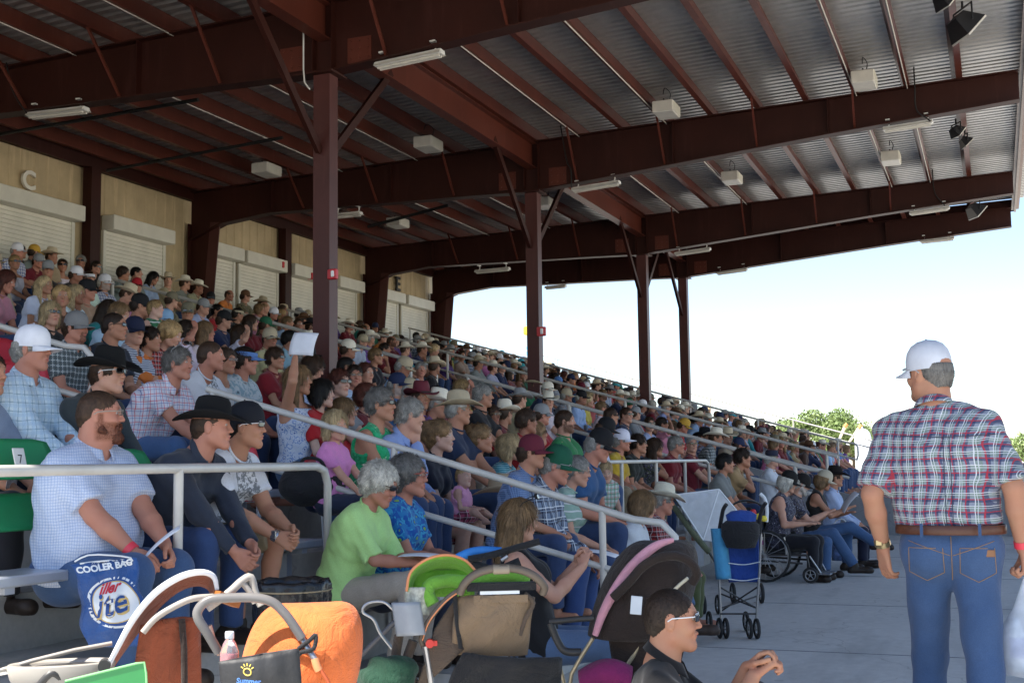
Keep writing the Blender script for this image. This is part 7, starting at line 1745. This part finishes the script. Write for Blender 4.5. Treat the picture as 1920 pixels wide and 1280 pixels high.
Q.tube([(853, 1110, -.02), (856, 1160, -.02), (864, 1215, -.01)], .009, 'strap', F_dk, 6, 12); Q.tube([(984, 1112, -.04), (1000, 1130, -.03), (985, 1160, -.02), (975, 1190, -.01)], .010, 'strap', F_tp, 6, 14)
Q.tube([(797, 1210, -.01), (803, 1245, .0), (812, 1300, .02)], .013, 'leg_tube', P_si, 10)
m = MB(); c = Q(806, 1205, -.03); m.cyl((c.x, c.y-.02, c.z), (c.x, c.y+.02, c.z), .017, 14); m.box((c.x+.015, c.y, c.z), (.03, .02, .02)); Q.part(m, 'release_button', P_rd)
m = MB(); m.grid(lambda u, v: tuple(Q(740+42*u+10*v, 1128+62*v, -.02-.03*math.sin(u*3.1))), 10, 8, .02); Q.part(m, 'cup_tray', basic('pale_grey_plastic', (.33, .36, .40), .35))
def basket(u, v):
    a = Q(868+180*u, 1222+8*u, -.02); b_ = Q(835+215*u, 1310, .0); p = a.lerp(b_, v); return (p.x, p.y-.07*math.sin(math.pi*u)+.008*math.sin(u*19+v*5), p.z)
m = MB(); m.grid(basket, 24, 8, .02); Q.part(m, 'basket', F_dk)
for pts in ([(748, 1190), (742, 1240), (752, 1300)], [(775, 1200), (762, 1250), (790, 1300)]): Q.tube([(a, b_, .05) for a, b_ in pts], .02, 'leg_tube', F_tp, 8, 12)
Q.tube([(600, 1310, .5), (660, 1245, .5), (740, 1165, .45)], .012, 'push_rod', basic('dark_tube', (.09, .09, .10), .4), 8)
Q.tube([(745, 1150, .30), (720, 1128, .30), (690, 1130, .30), (680, 1146, .30), (700, 1160, .30), (712, 1185, .30), (735, 1215, .3)], .007, 'wire_frame', P_si, 8, 30)
tag(Q.e, 'taupe brown stroller with a lime green lined hood edged in orange', 'stroller', 'strollers parked on the concourse')
# black folded stroller behind it with a blue cushion
N_ = Loc(930, 1040, 5.7, 'folded_stroller', 'black folded stroller handle with bright blue cushions behind the lime hood', 'stroller', 'strollers parked on the concourse')
N_.tube([(878, 1048, 0), (920, 1040, 0), (970, 1026, 0), (1012, 1014, 0)], .016, 'padded_bar', F_dk, 10, 12); N_.tube([(885, 1056, .02), (930, 1068, .02), (975, 1052, .02)], .02, 'seat_roll', F_dk, 10, 12)
N_.tube([(858, 1046, .05), (880, 1036, .05), (905, 1032, .05), (940, 1034, .05)], .022, 'cushion', basic('bright_blue', (.03, .22, .62), .6), 10, 12)
N_.tube([(940, 1050, -.03), (952, 1042, -.03)], .009, 'buckle', P_si, 8)

# -- chocolate stroller with the pink trimmed hood
H_ = Loc(1200, 1130, 5.6, 'baby_stroller', 'dark brown stroller whose big hood is edged with a pink dotted band', 'stroller', 'strollers parked on the concourse')
band = bez([H_(*p) for p in [(1116, 1190, -.06), (1130, 1150, -.07), (1152, 1108, -.08), (1182, 1065, -.08), (1215, 1033, -.07), (1240, 1018, -.06), (1262, 1012, -.04)]], 40)
m = MB(); m.tube(band, [.010+.014*math.sin(math.pi*min(1, (i+4)/(len(band)+4))) for i in range(len(band))], 10); H_.part(m, 'pink_band', F_pk)
hc_ = H_(1205, 1130, .14)
def hood(u, v):
    ph = (u-.42)*math.pi*1.15; th = .05+v*2.05
    r = 1+.015*abs(math.sin(ph*2.5)); q = Vector((.215*math.sin(ph)*(.30+.70*math.sin(th)**.7)*r, -.25*math.cos(ph)*max(0, math.sin(th))**.8*r, .285*math.cos(th)))
    q.x += .10*math.cos(th)+.0; return tuple(Vector((hc_.x, hc_.y, hc_.z))+q)
H_.shell(hood, 36, 26, .007, 'hood', F_ch)
m = MB()
def bd(u, v):
    a = H_(1140+150*u, 1175, .0); b_ = H_(1160+100*u, 1290, .06); p = a.lerp(b_, v); return (p.x, p.y-.05*math.sin(math.pi*u)+.006*math.sin(9*u+7*v), p.z)
m.grid(bd, 16, 12, .015); H_.part(m, 'seat_back', F_ch)
H_.tube([(1150, 1120, -.12), (1180, 1090, -.14), (1205, 1062, -.15), (1235, 1045, -.15), (1270, 1042, -.15), (1296, 1055, -.14), (1306, 1075, -.12), (1298, 1092, -.1)], .021, 'handlebar', F_ch, 12, 40)
for pts in ([(1176, 1096, -.13), (1170, 1108, -.13), (1156, 1115, -.12)], [(1290, 1083, -.1), (1275, 1095, -.09), (1257, 1112, -.08)]): H_.tube(pts, .008, 'hook', basic('ivory_plastic', (.6, .55, .42), .4), 8)
m = MB(); a = H_(1193, 1134, -.19); m.bevbox((a.x, a.y, a.z), (.05, .006, .08), .002, Matrix.Rotation(.1, 3, 'Y')); H_.part(m, 'white_tag', P_wh)
for pts in ([(1112, 1195, -.05), (1090, 1230, -.03), (1072, 1262, -.02), (1066, 1300, 0)], [(1046, 1235, -.02), (1055, 1270, 0), (1062, 1300, 0)], [(1206, 1196, -.05), (1190, 1225, -.03), (1165, 1262, -.02)]): H_.tube(pts, .010, 'frame_tube', basic('champagne_tube', (.42, .36, .25), .35, metal=.6), 10)
H_.tube([(1030, 1165, .05), (1080, 1160, .05), (1115, 1158, .04)], .014, 'arm_bar', P_dg, 8); H_.tube([(1032, 1168, .05), (1045, 1200, .05), (1060, 1220, .05), (1090, 1222, .05)], .018, 'arm_bar', P_dg, 8, 12)
m = MB(); m.grid(lambda u, v: tuple(H_(1088+95*u, 1262-22*math.sin(u*2.8)+45*v, -.10-.05*math.sin(v*3))), 14, 6, .02); H_.part(m, 'magenta_blanket', F_mg)
t_ = text_mesh('DUPE', .022, .001); t_.materials.append(basic('ivory_print', (.55, .5, .35), .5, var=0)); 
o = link('lettering', t_, None, H_.e); p = H_(1171, 1174, -.10); o.matrix_local = Matrix.Translation(p) @ Matrix.Rotation(R(90), 4, 'X')
bpy.data.objects.remove(o)

bk = Loc(728, 1262, 4.9, 'blanket', 'dark green blanket bundled low beside the taupe stroller', 'blanket')
f = Field((-.16, -.12, -.14), (.16, .12, .12), .010); f.ell((0, 0, -.03), (.11, .08, .08), k=.03); f.cone((-.05, 0, .0), (.06, 0, .02), .05, .045, k=.05); f.wrinkle(.009, 42); me = f.mesh('folds'); link('folds', me, fabric('bottle_green_fleece', (.004, .045, .022)), bk.e)
# -- blue umbrella stroller on the open floor
U = Loc(1390, 1188, 9.6, 'umbrella_stroller', 'royal blue umbrella stroller with a black pouch standing on open concrete', 'stroller', 'strollers parked on the concourse')
def ub(u, v):
    a = U(1352+70*u, 985, .0); b_ = U(1366+58*u, 1090, .10); p = a.lerp(b_, v); return (p.x, p.y+.04*math.sin(math.pi*u)*math.sin(math.pi*v), p.z)
m = MB(); m.grid(ub, 12, 12, .02); U.part(m, 'backrest', F_bl)
for zz in (1055, 1085): U.tube([(1366, zz, -.02), (1395, zz+3, .03), (1424, zz-2, -.01)], .004, 'reflective_piping', P_wh, 6, 10)
m = MB(); m.grid(lambda u, v: tuple(U(1336+22*u+10*v, 990+95*v, .03-.04*math.sin(u*3.1))), 6, 10, .02); U.part(m, 'side_panel', F_lb)
m = MB(); c = U(1388, 990, -.05); m.lathe([(.001, -.16), (.10, -.15), (.135, -.06), (.135, .03), (.10, .06), (.001, .065)], (c.x, c.y, c.z), 22, 1.1, .6); U.part(m, 'pouch', F_dk)
m = MB(); c = U(1390, 972, -.05); m.lathe([(.10, -.02), (.11, .03), (.07, .06), (.001, .07)], (c.x, c.y, c.z), 22, 1.1, .6); U.part(m, 'pouch_lid', F_bl)
U.tube([(1348, 1000, 0), (1352, 975, -.02), (1356, 955, -.04), (1362, 945, -.07)], .016, 'handle', F_dk, 8, 10); U.tube([(1424, 1000, .0), (1424, 975, -.02), (1430, 952, -.04), (1436, 942, -.06)], .016, 'handle', F_dk, 8, 10)
U.tube([(1348, 1000, 0), (1347, 1060, .02), (1350, 1120, .05), (1352, 1160, .05)], .010, 'frame_tube', P_si, 8); U.tube([(1427, 1000, .0), (1424, 1070, .02), (1420, 1130, .05), (1418, 1160, .05)], .010, 'frame_tube', P_si, 8)
for pts in ([(1350, 1100, .05), (1420, 1140, .30)], [(1420, 1100, .05), (1352, 1145, .30)], [(1350, 1140, .05), (1425, 1115, .35)], [(1420, 1140, .05), (1350, 1112, .35)], [(1350, 1150, .03), (1418, 1150, .03)]): U.tube(pts, .007, 'cross_bar', P_dg, 6)
ax = (1, .25, 0)
for (a, b_, dy) in ((1349, 1172, .05), (1361, 1174, .05), (1405, 1174, .05), (1419, 1172, .05), (1330, 1167, .48), (1399, 1165, .48)):
    c = U(a, b_, dy); wheel(U, (c.x, c.y, U(1390, 1190).z*0+.082-U.e.location.z), .082, .028, ax)
# -- stroller with the white insect net
V_ = Loc(1310, 975, 11.2, 'netted_stroller', 'olive stroller covered with a translucent white net', 'stroller', 'strollers parked on the concourse')
M_net = basic('white_net', (.75, .8, .86), .7, var=.08, vscale=14, alpha=.62)
Pn = [V_(1262, 928, 0), V_(1348, 917, .1), V_(1388, 965, .15), V_(1366, 1018, .1), V_(1318, 1012, .0), V_(1278, 950, -.03)]
Pk = [V_(1275, 932, .45), V_(1345, 922, .5), V_(1380, 962, .5), V_(1362, 1015, .45), V_(1320, 1015, .45), V_(1285, 965, .45)]
m = MB(); m.add(Pn+Pk, [(0, 1, 5), (1, 4, 5), (1, 2, 3, 4), (0, 6, 7, 1), (1, 7, 8, 2), (2, 8, 9, 3), (3, 9, 10, 4), (5, 4, 10, 11), (0, 5, 11, 6)]); V_.part(m, 'net', M_net)
for a, b_ in ((0, 1), (1, 2), (1, 4), (5, 4), (2, 3)): m = MB(); m.tube([Pn[a], Pn[b_]], .008, 6); V_.part(m, 'net_hem', P_wh)
for pts in ([(1252, 935, .1), (1275, 965, .05), (1300, 1000, .0), (1330, 1035, 0)], [(1262, 925, .3), (1290, 960, .3), (1325, 1010, .3)]): V_.tube(pts, .03, 'side_fabric', F_ol, 8, 14)
V_.tube([(1330, 1035, 0), (1345, 1060, 0), (1350, 1085, 0)], .012, 'frame_tube', P_dg, 8)
for a in (1345, 1318): c = V_(a, 1092, .1); wheel(V_, (c.x, c.y, .09-V_.e.location.z), .09, .03, (1, .2, 0))
# -- black stroller beside the grey shirt woman with toys
X_ = Loc(1395, 985, 12.0, 'black_stroller', 'black stroller with a curved white-edged hood and yellow and red toys', 'stroller', 'strollers parked on the concourse')
X_.tube([(1425, 925, 0), (1434, 935, 0), (1438, 955, 0), (1437, 978, 0)], .018, 'hood_edge', P_wh, 8, 14)
c = X_(1400, 952, .2)
m = MB(); m.grid(lambda u, v: (c.x+.19*math.cos(math.pi*u)*1.0, c.y+.2*(v-.5)*1.6, c.z+.15*math.sin(math.pi*u)-.08), 16, 6, .012); X_.part(m, 'hood', F_dk)
m = MB(); m.bevbox(X_(1385, 1000, .2), (.40, .35, .25), .05); X_.part(m, 'seat', F_dk)
for (a, b_, col) in ((1422, 968, (.75, .6, .05)), (1412, 960, (.6, .04, .05)), (1432, 972, (.75, .6, .05))):
    m = MB(); q = X_(a, b_, -.02); m.lathe([(.001, -.03), (.03, -.02), (.035, .0), (.025, .025), (.001, .032)], tuple(q), 14); X_.part(m, 'toy', basic('toy%d' % int(col[1]*100), col, .4, var=0))
for a in (1372, 1425): q = X_(a, 1040, .1); wheel(X_, (q.x, q.y, .1-X_.e.location.z), .1, .035, (1, .2, 0)); X_.tube([(a, 1000, .1), (a, 1040, .1)], .012, 'leg_tube', P_dg, 6)

# -- wheelchair
def wheelchair():
    x0, y0 = e1.location.x, e1.location.y; e = empty('wheelchair', (x0-.05, y0, 0), -.05, 'black wheelchair with large spoked wheels under the white haired woman', 'wheelchair')
    class Q_: pass
    q = Q_(); q.e = e; st = K1['P']['seat']-.02
    for s_ in (-.29, .29): wheel(q, (-.02, s_, .30), .30, .03, (0, 1, 0), 'drive_wheel', 16); wheel(q, (.48, s_*.85, .09), .09, .03, (0, 1, 0), 'caster', 5)
    for s_ in (-.26, .26):
        m = MB(); m.tube(bez([(.45, s_, st-.02), (-.20, s_, st-.02), (-.24, s_, st+.1), (-.28, s_, st+.45), (-.36, s_, st+.48)], 20), .013, 8); m.tube([(.45, s_, st-.02), (.47, s_*.9, .16)], .012, 8); m.tube([(-.2, s_, st), (-.18, s_, .25), (.40, s_, .22)], .012, 8); m.build('side_frame', P_dg, e)
        m = MB(); m.bevbox((.08, s_, st+.20), (.30, .05, .035), .012); m.build('armrest', F_dk, e); m = MB(); m.tube([(.2, s_, st+.19), (.22, s_, st-.02)], .011, 8); m.tube([(-.05, s_, st+.19), (-.05, s_, st-.02)], .011, 8); m.build('armrest_post', P_si, e)
        m = MB(); m.bevbox((.62, s_*.55, .10), (.16, .14, .015), .005); m.tube([(.47, s_*.8, .3), (.58, s_*.6, .11)], .011, 8); m.build('footrest', P_si, e)
    m = MB(); m.bevbox((.10, 0, st-.015), (.45, .46, .03), .01); m.build('seat', F_dk, e)
    m = MB(); m.grid(lambda u, v: (-.24-.06*v-.03*math.sin(math.pi*u), (u-.5)*.5, st+.05+.40*v), 8, 6, .012); m.build('backrest', F_dk, e)
    m = MB(); a = (-.05, -.31, st+.12); m.bevbox(a, (.04, .006, .05), .002); m.build('sticker', basic('sticker_red_blue', (.4, .1, .3), .5, var=.3, vscale=40), e)
wheelchair()
# second carrier bag on the floor by the wheelchair
Z = Loc(1578, 1010, 15.5, 'shopping_bag', 'blue and white plastic bag on the floor beside the crossed legs', 'bag')
def zb(sd):
    def f(u, v): a = Z(1558+38*u, 985-3*math.sin(u*3), 0); b_ = Z(1560+36*u, 1050, 0); p = a.lerp(b_, v); return (p.x, p.y-sd*.08*math.sin(math.pi*u), p.z)
    return f
m = MB(); m.grid(zb(1), 8, 8, .004); m.grid(zb(-1), 8, 8, .004); Z.part(m, 'sack', basic('bag_blue_white', (.18, .28, .55), .35, var=.8, vscale=9))
Z.tube([(1562, 984, 0), (1570, 974, 0), (1582, 974, 0), (1590, 984, 0)], .008, 'handle', P_wh, 6, 10)
# plastic bag with water bottles in the walking man's hand
w_ = W(BM, BMK['J']['wrR']+V3(.03, 0, -.12)); e = empty('carrier_bag', w_, 0, 'thin white plastic bag full of water bottles carried by the walking man', 'bag')
m = MB(); m.lathe([(.006, .0), (.02, -.04), (.05, -.12), (.10, -.20), (.115, -.30), (.10, -.38), (.001, -.40)], (0, 0, 0), 22, 1.0, .8); o = m.build('sack', basic('thin_white_plastic', (.75, .8, .88), .3, var=.15, vscale=14, alpha=.55), e)
for i, (a, b_) in enumerate(((-.04, -.03), (.04, -.02), (0, .04))):
    m = MB(); m.lathe([(.001, -.20), (.030, -.195), (.032, -.15), (.030, -.10), (.032, -.05), (.014, .0), (.013, .015), (.001, .016)], (a, b_, -.17), 14); bo = m.build('water_bottle', basic('water_bottle_plastic', (.55, .68, .85), .15, var=.2, vscale=20), e)
    m = MB(); m.lathe([(.033, -.14), (.0335, -.10), (.033, -.06)], (a, b_, -.17), 14); m.build('label', basic('bottle_label_blue', (.03, .12, .5), .4), bo)
# black backpack on the second tier, straw hat on a lap, drinks
bp = Loc(585, 905, 8.2, 'backpack', 'black backpack lying on the concrete tier under the handrail', 'backpack')
f = Field((-.30, -.2, -.2), (.30, .2, .2), .014); f.ell((0, 0, -.03), (.22, .14, .13), k=.03); f.cone((-.1, 0, .05), (.12, 0, .03), .09, .08, k=.05); f.wrinkle(.006, 26); me = f.mesh('pack'); link('pack', me, F_dk, bp.e)
m = MB(); m.tube(bez([(-.1, -.1, .08), (-.05, -.14, .16), (.05, -.14, .15), (.1, -.1, .06)], 12), .012, 8); m.build('strap', F_dk, bp.e)
lp = Loc(942, 922, 9.3, 'cowboy_hat', 'tan straw cowboy hat resting on a lap beside the handrail', 'hat'); o = put('hat_body', G['cowboy'], lp.e, None, (.42, .33, .22)); o.matrix_local = Matrix.Scale(1.1, 4)

# -- seat backs that show, with their numbers
seat_back(1, 4.60, M_green, '7', 'green plastic seat back number 7 left of the bearded man', .62, .375, .19)
seat_back(1, 4.60, M_green, None, 'lower green plastic seat panel at the left edge', .62, .13, .17)
seat_back(1, 5.42, M_green, None, 'green plastic seat back between the bearded man and the black hatted man', .5, .36, .16)
seat_back(3, 6.75, M_redp, '2', 'red plastic seat back with the number 2 at the far left', .55, .25); seat_back(4, 7.45, M_redp, None, 'upper red plastic seat back at the far left', .55, .25)
seat_back(1, 6.55, M_redp, None, 'red plastic seat back behind the cap of the khaki shorts man', .46, .2)
seat_back(1, 7.62, M_redp, '6', 'red plastic seat back beside the little girl in pink', .46, .12)

# ------------------------------------------------------------------ beyond the stand
def leafmat():
    m, t, b = newmat('leaves'); v = ocoord(t); n = noise(t, .8, 3, v); oi = t.nodes.new('ShaderNodeNewGeometry')
    c = ramp(t, n, [(.3, (.11, .17, .04)), (.55, (.18, .25, .08)), (.75, (.24, .30, .12))]); r_ = ramp(t, oi.outputs['Random Per Island'], [(0, .75), (1, 1.2)])
    t.links.new(mixc(t, 1.0, c, r_, 'MULTIPLY'), b.inputs['Base Color']); b.inputs['Roughness'].default_value = .7
    b.inputs['Transmission Weight'].default_value = 0; return m
M_leaf = leafmat(); M_bark = basic('bark', (.12, .09, .06), .9, bmp=.5, bscale=8)
def tree(x, y, h, w, lab, n=9000, seed=1):
    rs = np.random.default_rng(seed); e = empty('tree', (x, y, -.45), 0, lab, 'tree', 'trees beyond the stand')
    m = MB(); m.tube([(0, 0, 0), (.1, 0, h*.25), (0, .1, h*.5)], [.3, .22, .15], 8)
    cl = []
    for i in range(26):
        a = rs.uniform(0, 6.28); r = w*.5*math.sqrt(rs.uniform(.02, .75)); z = h*(.42+.43*rs.uniform(0, 1)*(1-(r/(w*.55))**2)); cl.append((r*math.cos(a), r*math.sin(a), z, rs.uniform(.10, .19)*w))
        if i < 12: m.tube([(0, 0, h*.3), (r*math.cos(a)*.5, r*math.sin(a)*.5, z*.8), (r*math.cos(a), r*math.sin(a), z)], [.12, .07, .03], 5)
    m.build('trunk', M_bark, e)
    c = np.array(cl); idx = rs.integers(0, len(cl), n); d = rs.normal(size=(n, 3)); d /= np.linalg.norm(d, axis=1)[:, None]; rr = rs.uniform(.55, 1.08, n)[:, None]
    P = c[idx, :3]+d*rr*c[idx, 3:4]*np.array([1, 1, .75]); s_ = rs.uniform(.07, .15, n)[:, None]
    u = rs.normal(size=(n, 3)); u /= np.linalg.norm(u, axis=1)[:, None]; v = np.cross(u, d+rs.normal(size=(n, 3))*.5); v /= np.linalg.norm(v, axis=1)[:, None]
    V = np.stack([P-u*s_, P-v*s_*.6, P+u*s_, P+v*s_*.6], 1).reshape(-1, 3); link('crown', mk_mesh('crown', V, np.arange(n*4).reshape(-1, 4)), M_leaf, e)
def tree_px(px, dist, h, w, lab, **k): d = ray(px, 850); d = Vector((d.x, d.y, 0)).normalized(); tree(d.x*dist, d.y*dist, h, w, lab, **k)
tree_px(1542, 105, 7.1, 8.2, 'bushy bright green tree beyond the end of the stand', seed=3, n=15000); tree_px(1600, 118, 5.6, 5.6, 'lower green tree to the right of the bushy one', seed=5)
tree_px(1470, 135, 4.4, 5.0, 'low green tree partly hidden behind the end rail', seed=8, n=3000); tree_px(1665, 120, 4.6, 6.0, 'green tree behind the walking man\'s shoulder', seed=9, n=3500); tree_px(1930, 95, 4.2, 4.4, 'green tree at the right edge of the picture', seed=11, n=3500)
FR = Loc(995, 650, 90, 'fair_ride', 'yellow, orange and blue fairground ride rising behind the second column', 'ride')
for (a, b0_, b1_, w_, col, nm) in ((990, 612, 628, 18, (.75, .5, .05), 'top_arm'), (1002, 618, 648, 9, (.7, .25, .03), 'mast'), (996, 628, 650, 6, (.7, .5, .1), 'mast'), (996, 648, 668, 18, (.10, .42, .75), 'gondola')):
    m = MB(); p0 = FR(a-w_/2, b0_); p1_ = FR(a+w_/2, b1_); m.bevbox(((p0.x+p1_.x)/2, 0, (p0.z+p1_.z)/2), (p1_.x-p0.x, .6, p0.z-p1_.z), .1); FR.part(m, nm, basic('ride_%s_%d' % (nm, b0_), col, .5))
m = MB(); m.cyl(FR(999, 668), (FR(999, 668).x, 0, -FR.e.location.z-.4), .15, 8); FR.part(m, 'mast_foot', P_si)
FL = Loc(1642, 762, 100, 'ferris_wheel', 'faint pale spoked wheel above the trees left of the walking man', 'ride'); c = FL(1638, 760); r_ = .42
M_pale = basic('pale_paint', (.72, .66, .62), .6, var=.03)
m = MB(); m.tube([c+Vector((math.cos(a)*r_, 0, math.sin(a)*r_)) for a in [2*math.pi*i/20 for i in range(20)]], .03, 5, closed=True)
for i in range(8): a = 2*math.pi*i/8; m.tube([c, c+Vector((math.cos(a)*r_, 0, math.sin(a)*r_))], .02, 4)
FL.part(m, 'wheel', M_pale); m = MB(); m.tube([c, Vector((c.x+.6, 0, -FL.e.location.z-.4))], .04, 5); FL.part(m, 'support', M_pale)
for (a0, b0_, a1, b1_, lb) in ((1570, 832, 1585, 798, 'left white and orange ride arm tilting in front of the trees'), (1590, 832, 1612, 800, 'right white and orange ride arm tilting in front of the trees')):
    A_ = Loc(a0, b0_, 70, 'ride_arm', lb, 'ride'); A_.tube([(a0, b0_), (a1, b1_)], [.06, .09], 'arm', basic('ride_white', (.7, .62, .5), .5), 8); A_.tube([(a1-2, b1_+3), (a1+3, b1_-4)], .10, 'tip', basic('ride_orange', (.7, .3, .1), .5), 8); A_.tube([(a0, b0_), (a0-6, b0_+20)], .1, 'arm_foot', P_wh, 6)
DM = Loc(1618, 815, 75, 'round_tank', 'small round white tank beyond the far end of the stand', 'tank'); m = MB(); c = DM(1618, 820); m.lathe([(.001, .55), (.25, .48), (.42, .28), (.5, 0), (.5, -.6), (.5, -2.2)], tuple(c), 20); DM.part(m, 'shell', P_wh); m = MB(); m.lathe([(.08, .53), (.08, .62), (.001, .64)], tuple(c), 10); DM.part(m, 'cap', P_si)
# group every stroller
for o in C.objects:
    if o.get('category') == 'stroller': o['group'] = 'strollers parked on the concourse'
